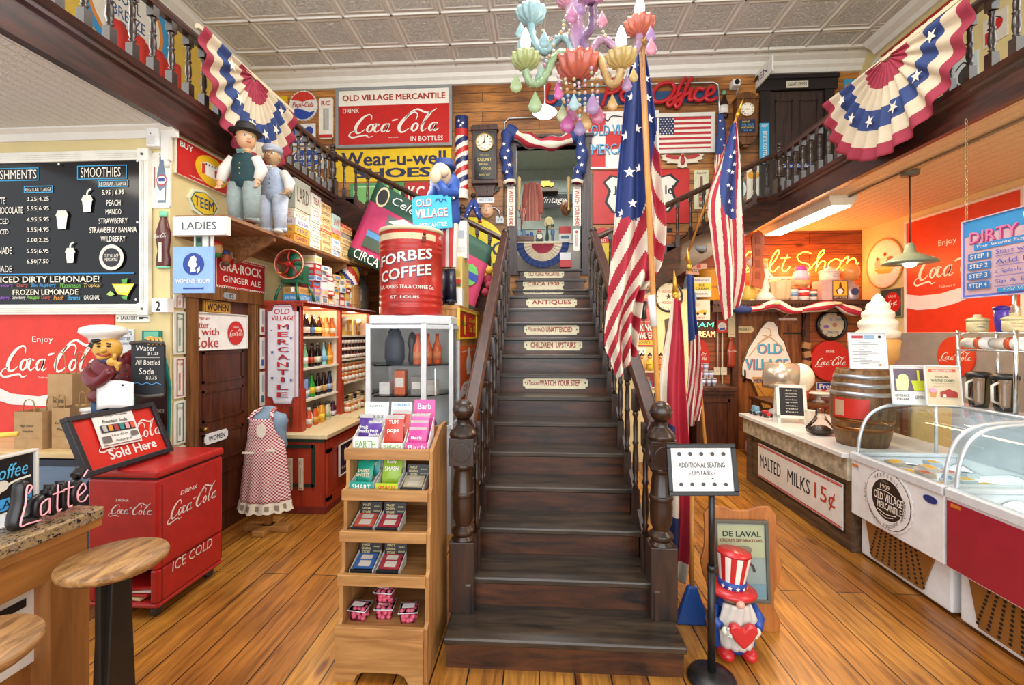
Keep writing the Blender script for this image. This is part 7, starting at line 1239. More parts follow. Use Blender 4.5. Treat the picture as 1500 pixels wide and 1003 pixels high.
good('clown_doll','small red-capped doll seated in the middle of the upstairs counter','doll',(783,325,797,345),lambda w,h:MB().lathe([(w*.4,0),(w*.45,h*.2),(w*.25,h*.5),(0,h*.55)],12).ball((0,0,h*.66),h*.17,mi=1).lathe([(h*.2,0),(h*.1,h*.12),(0,h*.2)],12,(0,0,h*.76),mi=2),[paint('#e0d8cc',.6),paint('#d9a988',.5),paint('#c03028',.5)],7.7)
good('mantel_clock','tiny round mantel clock at the front of the upstairs counter','clock',(784,341,797,353),lambda w,h:MB().cyl((0,-.03,h*.55),(0,.03,h*.55),h*.45,n=20).cyl((0,-.034,h*.55),(0,-.03,h*.55),h*.34,n=20,mi=1).box(-w*.4,-.04,0,w*.4,.04,h*.15),[paint('#26211f',.4),paint('#e6e0d0',.4)],7.6)
good('green_vase','dark green slim vase on the upstairs counter','vase',(799,330,804,353),lambda w,h:MB().lathe([(w*.4,0),(w*.5,h*.3),(w*.25,h*.7),(w*.35,h)],12),[paint('#2c4a40',.3)],7.66)
good('nutcracker_doll','slim painted soldier doll right of the vase on the upstairs counter','doll',(806,328,813,353),lambda w,h:MB().box(-w*.3,-.03,0,w*.3,.03,h*.4).lathe([(w*.4,h*.4),(w*.45,h*.6),(w*.3,h*.7)],10,mi=1).ball((0,0,h*.76),w*.32,mi=2).lathe([(w*.34,h*.82),(w*.34,h),(0,h)],10),[paint('#25304a',.4),paint('#3f7fb0',.4),paint('#dcae8a',.5)],7.66)
good('print_box','red and white printed box at the right end of the upstairs counter','box',(819,332,836,353),lambda w,h:MB().box(-w/2,-.06,0,w/2,.06,h*.5).box(-w/2,-.06,h*.5,w/2,.06,h,mi=1).box(-w*.35,-.063,h*.15,w*.35,-.06,h*.35,mi=2),[paint('#e6e2dc',.5),paint('#c02f34',.5),paint('#3a6f86')],7.66)
good('straw_hat','pale straw hat hung at the back of the upstairs room','hat',(797,301,811,318),lambda w,h:MB(RX(90)).prism(ell(0,-h/2,w/2,h/2,20),0,.03).prism(ell(0,-h/2,w*.3,h*.3,20),.03,.1),[paint('#d8cc9a',.7)],8.6,False)
good('red_cooler_box','red box with a white top on the floor under the upstairs counter','box',(820,371,836,392),lambda w,h:MB().box(-w/2,-.08,0,w/2,.08,h*.5).box(-w/2,-.08,h*.5,w/2,.08,h,mi=1),[paint('#c22a2a',.4),paint('#e6e6ea',.4)],7.3,False)
# ================================================================== RIGHT: STAND, GNOME, MALT SHOP
# ---- floor sign stand
t=thing('sign_stand','black floor stand with a framed notice about seating upstairs, right of the stair foot','sign stand',(.845,2.27,0));BKM=paint('#1c1c1e',.35)
MB().lathe([(.11,0),(.115,.012),(.105,.03),(.05,.045),(.022,.05)],32).build('base',BKM,t);MB().cyl((0,0,.04),(0,0,.55),.019).cyl((0,0,.54),(0,0,1.0),.015).cyl((0,0,.54),(0,0,.57),.022).build('pole',BKM,t)
mm=T(-.05,-.01,1.04) @ RZ(4) @ RX(80);w,h=.30,.205
f=MB(mm)
for q in ((-w/2-.02,h/2,w/2+.02,h/2+.02),(-w/2-.02,-h/2-.02,w/2+.02,-h/2),(-w/2-.02,-h/2,-w/2,h/2),(w/2,-h/2,w/2+.02,h/2)):f.box(q[0],q[1],-.01,q[2],q[3],.012)
f.build('frame',BKM,t,bev=.003);MB(mm).box(-w/2,-h/2,-.008,w/2,h/2,0).build('notice_card',paint('#e9e8e6',.3),t)
for o in draw([('t','ADDITIONAL SEATING',.5,.6,.76,.12,K,0,.01),('t','- UPSTAIRS -',.5,.42,.42,.12,K,0,.01),('r',.26,.72,.74,.725,'#6a6a6a'),('r',.26,.3,.74,.305,'#6a6a6a')]+[('e',.14+.18*i,y,.045,.045,'#3a3a3c') for i in range(5) for y in (.86,.16)],w,h,t,0):o.matrix_local=mm @ T(0,0,.002)
# ---- garden gnome
gx_,gy_=1.035,2.50;t=thing('garden_gnome','bearded garden gnome in a striped top hat holding a red heart','garden gnome',(gx_,gy_,0));t.scale=(.95,)*3
RG,BG=paint('#c4262a',.3,coat=.2),paint('#23479a',.35)
MB().lathe([(.11,.03),(.125,.06),(.115,.14),(.095,.22),(.07,.3)],24,(0,0,0),1,.8).build('coat',BG,t)
for s in (-1,1):MB().ball((s*.062,-.075,.035),.045,(.95,1.35,.8)).build('boot',RG,t)
MB().grid(lambda u,v:((u-.5)*(.2-.1*abs(v-.45)**1.5-.09*v*0)*(1-.5*max(0,.35-v)),-.075-.035*sin(pi*u)-.006*sin(u*26+v*5),.31-.24*v),24,14).build('beard',paint('#cfc9c0',.5),t,solid=.02)
MB().ball((0,-.115,.325),.023).build('nose',paint('#e0a890',.4),t);MB().ball((0,-.02,.315),.062,(1,.9,.8)).build('head',paint('#d8a48a',.4),t)
for s in (-1,1):MB().tube([(s*.1,-.02,.27),(s*.125,-.05,.21),(s*.1,-.1,.19)],[.03,.034,.026],10).build('sleeve',BG,t);m=MB().ball((s*.082,-.125,.185),.022,(1,.8,1));[m.tube([(s*.08,-.14,.17+.012*i),(s*.06,-.155,.172+.011*i)],.006,6) for i in range(4)];m.tube([(s*.08,-.135,.2),(s*.066,-.15,.215)],.007,6);m.build('hand',paint('#e0dccf',.5),t)
hp=[(0,-.075),(.045,-.03),(.075,.02),(.07,.05),(.045,.062),(.018,.052),(0,.03),(-.018,.052),(-.045,.062),(-.07,.05),(-.075,.02),(-.045,-.03)]
MB(T(0,-.145,.18) @ RX(90)).prism(hp,-.02,.02).build('heart',RG,t,bev=.012)
MB(T(0,0,.345) @ RY(4)).lathe([(.06,.01),(.13,-.012),(.135,.0),(.13,.012),(.07,.025)],28,sy=.9).build('hat_brim',RG,t);MB(T(0,0,.345) @ RY(4)).grid(lambda u,v:((.07+.022*v)*cos(2*pi*u),(.066+.02*v)*sin(2*pi*u),.055+.15*v),36,4,lambda u,v:int(u*18) % 2).lathe([(.092,.205),(.09,.215),(0,.22)],24,sy=.92).build('hat_crown',[RG,paint('#ece7de',.4)],t);MB(T(0,0,.345) @ RY(4)).lathe([(.073,.015),(.077,.06)],28,sy=.95).build('hat_band',BG,t)
m=MB(T(0,0,.345) @ RY(4))
for k in range(5):a=-pi/2+(k-2)*.5;m.add([(.079*cos(a)-u*sin(a),.076*sin(a)+u*cos(a)-.002,.037+v_) for u,v_ in starpoly(0,0,.014)],[tuple(range(10))],False)
m.build('hat_stars',paint('#f0ece4'),t)
# ---- framed poster on a scroll-edged board
t=thing('poster_stand','scroll-edged wooden floor stand with a framed cream separator poster behind the gnome','poster stand',(1.17,2.66,0))
ed=[(.20,0),(.21,.06),(.175,.14),(.18,.22),(.215,.3),(.23,.38),(.205,.47),(.2,.58),(.205,.65),(.17,.70),(.1,.695),(.04,.675)]
MB(RX(-4)).yprism([(-a,b) for a,b in ed]+[(a,b) for a,b in reversed(ed)],0,.025).build('board',wood('#8a4a1c','#c27a38','z',6,.4),t,bev=.004);MB().box(-.16,.03,0,.16,.2,.04).build('foot',wood('#8a4a1c','#c27a38','x',6,.4),t)
sg=sign('poster','x','x',Matrix.Identity(4),.27,.42,'#8f9f9a',[('r',.02,.55,.98,.98,'#a9b08c'),('r',.02,.02,.98,.2,'#6f93a0'),('t','DE LAVAL',.52,.86,.8,.075,'#20352c',0,.03),('t','CREAM SEPARATORS',.5,.775,.88,.04,'#7a3a22',0,.02),('p',[(.42,.5),(.62,.5),(.72,.66),(.34,.66)],'#5f5c4c'),('e',.53,.66,.12,.045,'#7f7a64'),('l',[(.52,.5),(.5,.36),(.54,.16)],.05,'#5c513c'),('l',[(.6,.5),(.72,.44),(.76,.36)],.03,'#3a362c'),('p',[(.36,.12),(.72,.12),(.62,.2),(.46,.2)],'#5c513c')],frame='#5c5a4e',fw=.018)
sg.parent=t;sg.matrix_local=T(-.01,.006,.40) @ RX(86);sg.name='framed_poster'
for k_ in ('label','category'):del sg[k_]
tag(MB().lathe([(.012,.2),(.012,.75)],10).build('broom_handle',wood('#a9692c','#cf9648','z')),'blue floor broom with a wooden handle leaning behind the right newel','broom');br=bpy.data.objects['broom_handle'];br.name='floor_broom';br.location=(.90,2.72,0)
MB().add([(-.1,-.03,0),(.1,-.03,0),(.1,.03,0),(-.1,.03,0),(-.025,-.02,.22),(.025,-.02,.22),(.025,.02,.22),(-.025,.02,.22)],[(0,3,2,1),(4,5,6,7),(0,1,5,4),(1,2,6,5),(2,3,7,6),(3,0,4,7)],False).build('broom_head',paint('#23509a',.4),br,bev=.01)
# ---- under the right flight: wall things
YU=6.09
t=fs('round_wall_clock','round cream wall clock with a star and red lettering, under the right flight of stairs','clock',(960,413,999,456),YU,'#e8dfc4',[('t','OLD VILLAGE',.5,.68,.5,.09,R_),('t','MERCANTILE',.5,.3,.5,.09,R_),('s',.5,.5,.12,'#3a3a3c')]+[('t',str(k),.5+.42*sin(k*pi/6),.5+.42*cos(k*pi/6),.05,.06,K) for k in range(1,13)],shape='e',frame='#2b211c',fw=.03)
t=fs('wall_telephone','red wall telephone with a dark handset under the stairs','telephone',(932,437,953,470),YU,'#b9271f',[('e',.5,.7,.3,.2,'#8f1c18')],shape='rr',depth=.04);MB().tube([(.0,.1,.04),(.0,.0,.06),(0,-.12,.04)],[.04,.018,.04],10).tube([(0,-.14,.03),(.02,-.25,.03),(.06,-.4,.02)],.006).build('handset',paint('#2c3a3a',.3),t)
fs('baking_powder_sign','red and white sign with bold capitals under the red telephone','sign',(922,471,958,507),YU,'#bf2a20',[('t','BAKING',.56,.76,.8,.26,W,0,.02),('t','POWDER',.56,.44,.84,.26,W,0,.02),('r',.02,.06,.98,.24,'#e6bd2c'),('t','K C 25 OUNCES',.5,.15,.8,.1,K)])
fs('enamel_sign','small white plate under the baking powder sign','sign',(931,509,946,519),YU,'#e8e4da',[('t','No. 14',.5,.5,.6,.4,K)])
fs('enamel_sign','small red sign picturing a person in a blue shirt, under the figurine shelf','sign',(940,546,964,567),YU,'#c32a2a',[('p',[(.1,.02),(.62,.02),(.56,.4),(.44,.5),(.28,.5),(.14,.4)],'#6fc0dc'),('e',.36,.64,.14,.17,'#d8a98a'),('p',[(.22,.7),(.5,.7),(.48,.84),(.26,.84)],'#a8672c'),('r',.7,.06,.96,.3,'#23307a')],frame='#e6ddc8',fw=.012)
fs('malt_sign','cream sign with large black capitals low under the stairs','sign',(936,572,974,590),YU,'#dcc78c',[('t','MALT',.5,.5,.8,.6,K)])
t=thing('figurine_shelf','narrow cream wall shelf under the stairs holding three small figurines','shelf',oy(955,542,YU));MB().box(-.22,-.14,-.02,.22,0,0).box(-.2,-.1,-.08,-.18,0,-.02).box(.18,-.1,-.08,.2,0,-.02).build('shelf_board',paint('#d9c69a',.5),t)
for i,(x,c) in enumerate(((940,'#e09a5a'),(952,'#d8b43a'),(968,'#d87a3a'))):
    p=oy(x,542,YU-.08);tt=thing('small_figurine',f'little black-haired figurine in {["an orange", "a yellow", "a red-orange"][i]} robe on the shelf under the stairs','figurine',(p.x,p.y,p.z+.001));MB().lathe([(.04,0),(.045,.05),(.03,.13),(.02,.15)],12).tube([(-.03,0,.12),(-.04,-.03,.08),(0,-.045,.09)],.014).build('robe',paint(c,.4),tt);MB().ball((0,0,.175),.03).build('head',paint('#d8a060',.4),tt);MB().ball((0,.004,.19),.031,(1,1,.7)).ball((0,0,.215),.012).build('hair',paint(K,.4),tt)
p=oy(945,414,5.40);t=thing('plush_dog','orange-eared plush dog head under the stairs beside the round clock','plush toy',p);MB().ball((0,0,0),.09,(1,.8,1)).ball((.03,-.08,-.03),.05,(1.2,1,.8)).build('head',paint('#d8c0a0',.8),t);MB().ball((-.06,0,.06),.05,(.7,.5,1.2)).ball((.06,0,.06),.04,(.8,.5,1)).build('ear',paint('#d8702c',.8),t);MB().ball((.04,-.13,-.02),.014).ball((-.02,-.075,.02),.012).build('nose',paint(K),t)
t=fs('violin_board','brown shaped wooden wall board behind the hanging state flag','board',(972,464,1001,540),YU,'#4a2a18',[('p',[(.25,.05),(.75,.05),(.85,.5),(.75,.9),(.25,.9),(.15,.5)],'#b8803c')],shape=[(.1,0),(.9,0),(1,.4),(.9,.7),(.95,.95),(.5,1),(.05,.95),(.1,.7),(0,.4)])
p=oy(1024,366,5.75);t=thing('security_camera','grey dome-ended security camera under the right flight of stairs','camera',p);MB().cyl((-.06,0,.02),(.07,-.06,0),.035,.04).build('housing',paint('#7f868e',.3),t);MB().cyl((.07,-.06,0),(.075,-.062,0),.03).build('lens',paint('#15171a',.1),t);MB().tube([(0,0,0),(0,.04,-.06),(0,.08,-.08)],.014).lathe([(.04,-.09),(.04,-.07),(0,-.07)],12,(0,.08,0)).build('bracket',paint('#b8bcc0',.3),t)
# ---- malt shop back wall
YM=YB-.072
fs('ice_cream_sign','white and yellow lettered sign under the right flight of stairs','sign',(1007,406,1042,435),6.5,'#e8e6e0',[('r',.25,.34,.98,.7,'#e6cf2c'),('t','PARLORS',.6,.85,.6,.1,'#6a3f8f'),('t','ICE',.6,.6,.24,.13,K,0,.02),('t','CREAM',.62,.43,.56,.13,K,0,.02),('t','PEANUTS',.6,.16,.5,.08,K)])
fs('truck_sign','cream sign with a small yellow truck under the ice cream sign','sign',(1010,439,1040,468),6.5,'#e2ddc8',[('p',[(.3,.3),(.84,.3),(.84,.46),(.6,.5),(.5,.42),(.3,.4)],'#d8b02c'),('e',.4,.3,.07,.07,K),('e',.74,.3,.07,.07,K),('t','DURYEA',.5,.1,.5,.09,R_),('e',.4,.76,.12,.1,'#d8c8a8')])
fs('grocery_sign','pinkish sign with dark letters tucked under the stair stringer','sign',(1005,386,1036,402),6.6,'#d9a090',[('t','PIGGLY',.5,.35,.8,.35,'#4a2228'),('e',.6,.75,.2,.2,'#c9302c')])
t=fs('surf_sign','dark blue pointed oval sign with white script, left of the ice cream sign','sign',(1000,402,1015,466),6.45,'#223a5a',[('e',.5,.45,.2,.26,'#7f9fb8'),('t','Cola',.5,.45,.6,.1,W,.3)],shape='e')
p=oy(1041,440,6.6);t=thing('ice_cream_drum','yellow lettered ice cream drum on the end of the malt shop shelf','drum',(p.x,6.72,2.182));MB().lathe([(.19,0),(.2,.02),(.2,.4),(.21,.42),(.2,.45),(0,.46)],24).build('drum_body',paint('#d9962c',.4),t);draw([('t',"Hood's",.5,.5,.8,.4,'#a8501c',.2)],.26,.12,t,0)[0].matrix_local=T(0,-.205,.2) @ RX(90)
# shelf with ice cream goods
t=thing('plank_shelf','dark wooden shelf above the private door carrying ice cream wares','shelf',(3.6,6.72,2.18));MB().box(-1.15,-.2,-.05,1.1,.2,0).box(-1.15,-.18,-.16,1.1,-.14,-.05).build('shelf_board',wood('#2c160c','#5c351c','x',6,.4),t)
m=MB();[m.box(-1.12+.05*i,-.2,-.075,-1.095+.05*i,-.18,-.052) for i in range(44)];m.build('dentil_moulding',wood('#2c160c','#5c351c','x',6,.4),t)
ZS=2.181
def ware(name,lab,cat,x,Y=6.66):p=oy(x,440,Y);return thing(name,lab,cat,(p.x,Y,ZS))
t=ware('stoneware_crock','yellow stoneware crock beside the right flag on the malt shop shelf','crock',1094);MB().lathe([(.1,0),(.115,.03),(.12,.16),(.1,.19),(.11,.21),(.09,.21)],20).build('crock_body',paint('#c9b04a',.4),t)
t=ware('waitress_figure','white figure raising a cone, on a round foot on the malt shop shelf','figurine',1120);MB().lathe([(.16,0),(.1,.1),(.05,.13),(.07,.2),(.05,.34),(.06,.42),(.02,.46)],18).tube([(-.05,0,.4),(-.12,-.04,.46),(-.16,-.05,.54)],.02).tube([(.05,0,.4),(.08,-.06,.32),(.02,-.09,.3)],.02).build('dress',paint('#e9e2d6',.4),t);MB().ball((0,0,.5),.045).build('head',paint('#e0b08a',.4),t);MB().ball((0,.01,.53),.048,(1,1,.7)).lathe([(.04,.555),(.045,.6),(0,.61)],12).build('hat',paint('#e8c06a',.4),t)
t=ware('hanging_paddle','carved brown wooden paddle sign hung before the neon letters','sign',1109,6.5);MB().yprism([(-.07,.2),(.06,.16),(.1,.34),(.07,.6),(.1,.86),(.02,.98),(-.08,.9),(-.06,.56)],-.015,.015).build('paddle',paint('#a8542c',.5),t);MB().cyl((0,0,.97),(0,0,1.06),.004).build('hanger',chrome(),t);m=MB();[m.box(-.03,-.02,.3+.16*i,.04,-.0155,.4+.16*i) for i in range(4)];m.build('carved_letters',paint('#8f3f1c',.5),t)
t=ware('ice_cream_scoop_ball','pale scoop-shaped ornament beside the carved paddle','ornament',1099,6.6);MB().ball((0,0,.55),.07).lathe([(.01,.0),(.015,.45),(.04,.5)],12).lathe([(.06,0),(.05,.015),(0,.02)],14).build('ornament_body',paint('#e8d2c0',.4),t)
fs('soda_fountain_sign','long pale sign with dark letters leaning behind the wares on the malt shop shelf','sign',(1106,405,1186,437),6.84,'#e6cbb4',[('t','ICE',.2,.74,.2,.32,'#5a2430',0,.02),('t','BEER',.68,.74,.4,.32,'#5a2430',0,.02),('t','COLD ON TAP',.4,.26,.7,.3,'#5a2430',0,.01),('r',.34,.62,.44,.86,'#4a5a7a')])
t=ware('cone_basket','wide fluted wafer-coloured basket of cones on the malt shop shelf','basket',1144);MB().lathe([(.12,0),(.14,.03),(.17,.26),(.15,.29),(.13,.2)],44,(0,0,0),1,.8,.06,11).build('basket_body',paint('#d8b488',.6),t)
t=ware('ice_cream_cone_model','large cone model with a pink top in the middle of the malt shop shelf','cone',1173,6.62);MB().lathe([(.012,0),(.085,.21),(.11,.22),(.11,.285),(.0,.285)],18).build('wafer_cone',paint('#d8a468',.6),t);MB().lathe([(.11,.285),(.115,.34),(.09,.4),(.05,.46),(0,.47)],18).build('scoop',paint('#e6b8c8',.4),t);MB().lathe([(.06,.41),(.085,.43),(.065,.48),(0,.5)],14).build('strawberry_topping',paint('#d0409a',.4),t)
for i,(x,c,c2,h,r,l) in enumerate(((1163,'#e6d2c4','#d8762a',.2,.055,'orange-lidded jar left'),(1177,'#e4dfd8','#c4302c',.18,.07,'red and white tin'),(1191,'#e6dcd2','#b8503c',.16,.05,'short white tin right'))):
    t=ware('topping_tin',f'{l} of the pink-topped cone on the malt shop shelf','tin',x,6.57);MB().lathe([(r,0),(r,h*.8)],18).build('tin_body',paint(c,.35),t);MB().lathe([(r*1.06,h*.8),(r*1.06,h*.95),(r*.4,h),(0,h*1.06)],18).build('lid',paint(c2,.35),t);MB().lathe([(r*1.01,h*.3),(r*1.01,h*.6)],18).build('printed_band',paint(['#7f9fc0','#c4302c','#4a5a6a'][i],.4),t)
t=ware('ice_cream_carton','grey carton with a yellow sundae picture on the malt shop shelf','carton',1216);MB().box(-.18,-.12,0,.17,.12,.28).build('box_body',paint('#c9a8a0',.5),t);
for o in draw([('r',0,0,1,1,'#5a2f24'),('r',.05,.22,.95,.95,'#e0b83a'),('p',[(.3,.3),(.7,.3),(.8,.5),(.62,.62),(.56,.9),(.46,.9),(.42,.62),(.22,.5)],'#6a2c1c'),('e',.5,.44,.14,.14,'#efe6d6'),('t','HOT FUDGE',.5,.11,.8,.1,'#e8d8b0')],.21,.27,t,0):o.matrix_local=T(.06,-.1215,.14) @ RX(90)
t=ware('lidded_pail','white lettered pail with a lid standing on the grey sundae carton','pail',1215);MB().lathe([(.11,.281),(.125,.3),(.13,.4)],22).build('pail_body',paint('#e8d8c8',.35),t);MB().lathe([(.14,.4),(.14,.415),(.05,.45),(.03,.46),(.03,.48),(0,.485)],22).build('lid',paint('#ecdccb',.35),t);draw([('t','DOUBLE',.5,.75,.8,.2,'#3a3a4a'),('t','MALT KAP',.5,.3,.9,.2,'#3a3a4a')],.12,.07,t,0)[0].matrix_local=T(.02,-.131,.35) @ RX(90)
t=ware('malt_dispenser','glass-globe malt dispenser at the right end of the malt shop shelf','dispenser',1245);MB().lathe([(.09,0),(.1,.02),(.1,.2),(.05,.24),(.05,.27)],20).build('base',paint('#b8aaa8',.3,.4),t);MB().lathe([(.05,.27),(.1,.32),(.12,.4),(.11,.48),(.06,.52),(0,.53)],20).build('globe',paint('#e09a52',.15),t);MB().prism(ell(0,0,.05,.05,20),0,.004).build('badge',paint('#33406a'),t).matrix_local=T(0,-.102,.12) @ RX(90)
# neon letters drawn as real tubes
nx=lambda x,y:oy(x,y,YM-.05);root=nx(1170,400);t=thing('neon_sign','glowing yellow-orange neon script on the reddish planks above the shelf','neon sign',root)
MB().box(-.98,.03,-.46,.93,.07,.42).build('backing_board',wood('#5c2412','#8f4322','x',6,.4),t) if False else None
ST=[[(1079,372),(1086,368),(1088,385),(1082,400)],[(1088,382),(1096,370),(1102,371),(1098,386),(1092,398),(1100,397)],[(1117,384),(1108,386),(1106,396),(1113,396),(1118,386),(1117,397),(1122,396)],[(1124,395),(1136,380),(1141,369),(1138,367),(1130,380),(1128,394),(1133,398),(1141,390)],[(1154,373),(1146,390),(1147,397),(1153,396),(1157,390)],[(1144,378),(1157,377)],[(1188,371),(1178,369),(1168,375),(1172,383),(1184,387),(1186,394),(1174,398),(1164,396)],[(1188,392),(1200,378),(1207,370),(1206,366),(1199,374),(1195,397)],[(1196,392),(1203,383),(1209,384),(1207,396),(1213,392)],[(1224,379),(1215,384),(1214,392),(1220,396),(1229,391),(1231,382),(1224,379)],[(1231,385),(1243,376),(1234,404)],[(1240,384),(1250,378),(1254,383),(1250,390),(1240,391),(1250,391),(1258,385)]]
NE=paint('#ffb03c',.3,emit=9,var=0)
for s_ in ST:MB().tube([Vector(q)-root for q in spline([tuple(nx(x,y)) for x,y in s_],5)],.0075,8).build('neon_tube',NE,t)
for k in range(5):point('neon_glow',(2.98+.36*k,YM-.17,2.66),12,(1,.36,.1),.08)
t=fs('jam_neon_sign','small green and orange neon sign left of the private door','neon sign',(1014,470,1049,496),YM-.03,'#5c2a16',[]);w,h=box_front(1014,470,1049,496,YM-.03)[1:]
draw([('t','JAM',.5,.74,.8,.34,'#58d8a0',.1,-.005)],w,h,t,.012,emit=3);draw([('t','CREAM',.5,.26,.9,.36,'#ffb070',0,-.005)],w,h,t,.012,emit=4)
fs('soda_sign','round red disc with white script, partly behind the narrow furled flag','sign',(1008,496,1039,552),YM,'#c9261c',[('c',.5,.52,.8,.24,W)],shape='e',depth=.03)
fs('soda_sign','small square red sign with a blue and white cap, left of the private door','sign',(1050,469,1066,487),YM-.07,'#c32a22',[('e',.5,.5,.34,.34,W),('p',[(.2,.4),(.8,.4),(.7,.2),(.3,.2)],'#27479a'),('t','Pepsi',.5,.52,.5,.14,'#27479a',.2)])
fs('paper_notice','blank cream paper notice on the casing left of the private door','notice',(1067,456,1077,494),YB-.14,'#d8c9a4',[('r',.2,.1,.8,.12,'#9a8a6a')],depth=.004)
p,w,h=box_front(1064,495,1078,538,YB-.16);t=thing('cola_bottle_plaque','reddish cola bottle plaque beside the private door in the malt shop','bottle plaque',(p[0],p[1],p[2]-h/2));MB().lathe([(w*.36,0),(w*.46,h*.1),(w*.38,h*.3),(w*.48,h*.58),(w*.22,h*.84),(w*.2,h*.95),(w*.26,h*.96),(w*.24,h),(0,h)],16,sy=.5).build('bottle_body',paint('#9a3a24',.2),t);draw([('c',.5,.5,.9,.8,W)],w,h*.12,t,0)[0].matrix_local=T(0,-w*.26,h*.56) @ RX(90)
fs('door_plate','small cream plate lettered private on the plank door','sign',(1078,478,1104,487),YB-.112,'#e0cf9c',[('t','PRIVATE',.5,.5,.7,.5,K)],shape='tag')
cone=[(.42,0),(.60,0),(.77,.28),(.84,.33),(.95,.34),(1,.42),(.99,.52),(.95,.6),(.9,.66),(.85,.76),(.74,.84),(.72,.93),(.64,.99),(.52,1),(.46,.97),(.36,.9),(.26,.8),(.14,.7),(.06,.58),(.0,.48),(.0,.38),(.08,.34),(.18,.33),(.23,.28)]
t=fs('ice_cream_cutout','large cut-out soft ice cream cone sign with turquoise letters on the plank door','sign',(1087,470,1160,598),YB-.15,'#efe8dc',[('p',[(.2,.36),(.8,.36),(.76,.27),(.24,.27)],'#d8a24a'),('p',[(.24,.27),(.76,.27),(.60,.005),(.42,.005)],'#c98f3c'),('l',[(.3,.26),(.5,.1),(.58,.02)],.008,'#8a5a22'),('l',[(.7,.26),(.5,.1),(.44,.02)],.008,'#8a5a22'),('t','OLD',.56,.68,.5,.12,'#c0303a',0,.04),('t','OLD',.55,.685,.5,.12,'#4fb0d6',0,.02),('t','VILLAGE',.5,.5,.86,.13,'#c0303a',0,.04),('t','VILLAGE',.49,.505,.86,.13,'#4fb0d6',0,.02),('t','MERCANTILE',.5,.315,.54,.05,'#3a3f8a',0,.02),('l',[(.44,.92),(.56,.9),(.54,.82),(.3,.74)],.01,'#c9a87a'),('l',[(.6,.84),(.4,.78),(.14,.6)],.01,'#c9a87a'),('l',[(.84,.66),(.6,.8),(.4,.84)],.01,'#c9a87a')],shape=cone,depth=.025,frame='#3a2c24',fw=.012)
t=fs('round_wall_clock','black-rimmed round clock with pastel ice cream dial right of the plank door','clock',(1198,456,1239,496),YM-.03,'#d8c9a8',[('e',.3,.44,.1,.06,'#8a6ac0'),('t','Ice Cream',.62,.72,.44,.12,'#4f7fc0',.2),('t','PARLOR',.55,.24,.4,.1,'#4f7fc0'),('e',.6,.5,.08,.08,'#c87a6a')]+[('t',str(k),.5+.42*sin(k*pi/6),.5+.42*cos(k*pi/6),.06,.08,K) for k in range(1,13)],shape='e',frame='#191617',fw=.05,depth=.03)
fs('soda_sign','large round red button sign with white script right of the plank door','sign',(1188,499,1245,558),YM-.06,'#c9251c',[('t','DRINK',.5,.74,.22,.07,W),('c',.5,.48,.8,.28,W)],shape='e',depth=.05)
fs('bread_sign','white sign with a blue lettered top and red ring, under the round red button sign','sign',(1196,560,1236,594),YM,'#e6e2dc',[('e',.5,.36,.48,.46,'#c62f2a'),('e',.5,.36,.36,.34,'#e6e2dc'),('r',.02,.7,.98,.98,'#2a3a8a'),('t','Freund',.5,.84,.8,.2,W,0,.02),('t','HERALD FARM',.5,.46,.6,.1,'#2a3a8a'),('t','BREAD',.5,.26,.6,.16,'#2a3a8a',0,.02)])
ls_=[oy(1070,447,6.5),oy(1085,453,6.48),oy(1108,452,6.46),oy(1135,446,6.5),oy(1160,455,6.46),oy(1186,452,6.46),oy(1208,448,6.46),oy(1224,446,6.5),oy(1240,453,6.48),oy(1258,457,6.5)]
t=swag('shelf_swag','red, white and blue twisted swag pinned along the front of the malt shop shelf',ls_,.05,lambda f,k:2 if f < .18 else int(k*6+f*2) % 2,turns=2)
m=MB();[m.lathe([(.05,0),(.03,.03),(0,.035)],12,ls_[i]-ls_[0]+Vector((0,-.06,0)),1,1,.2,6) for i in (3,7)];m.build('rosette',paint('#d8c08a',.5),t)
# dark panelled cabinet with a pyramid of paper cups
cx0,cx1=oy(1019,600,6.05).x,oy(1080,600,6.05).x;hC=oy(1050,567,6.05).z;t=thing('panelled_cabinet','dark panelled wooden cabinet left of the plank door in the malt shop','cabinet',((cx0+cx1)/2,6.3,0));w=cx1-cx0;DW=wood('#2a130b','#5a2f1a','z',7,.35,9)
MB().box(-w/2+.03,-.2,0,w/2-.03,.3,hC-.1).build('body',DW,t);MB().box(-w/2+.015,-.23,hC-.1,w/2-.015,.3,hC-.05).box(-w/2,-.26,hC-.05,w/2,.3,hC).build('cornice',DW,t,bev=.006);m=MB()
for q in ((-w*.36,.1,w*.36,.14),(-w*.36,hC-.2,w*.36,hC-.16),(-w*.36,.1,-w*.30,hC-.16),(w*.30,.1,w*.36,hC-.16)):m.box(q[0],-.215,q[1],q[2],-.2,q[3])
m.build('door_moulding',DW,t)
cup_=None;n=0
for lv,cnt in enumerate((7,6,4)):
    for i in range(cnt):
        if cup_ is None:cup_=o=MB().lathe([(.024,0),(.034,.1),(.036,.1),(.03,.1)],12).lathe([(.029,.03),(.0325,.075)],12,mi=1).build('paper_cup',[paint('#e9e8ea',.5),paint('#b8c0dc',.5)])
        else:o=cup_.copy();COL.objects.link(o)
        o.location=((cx0+cx1)/2-.25+(i-(cnt-1)/2)*.073+.06,6.2,hC+.001+.101*lv);tag(o,f'white paper cup, {ORD[i]} from the left in the {["bottom", "middle", "top"][lv]} row on the dark cabinet','cup','paper cups on the dark cabinet')
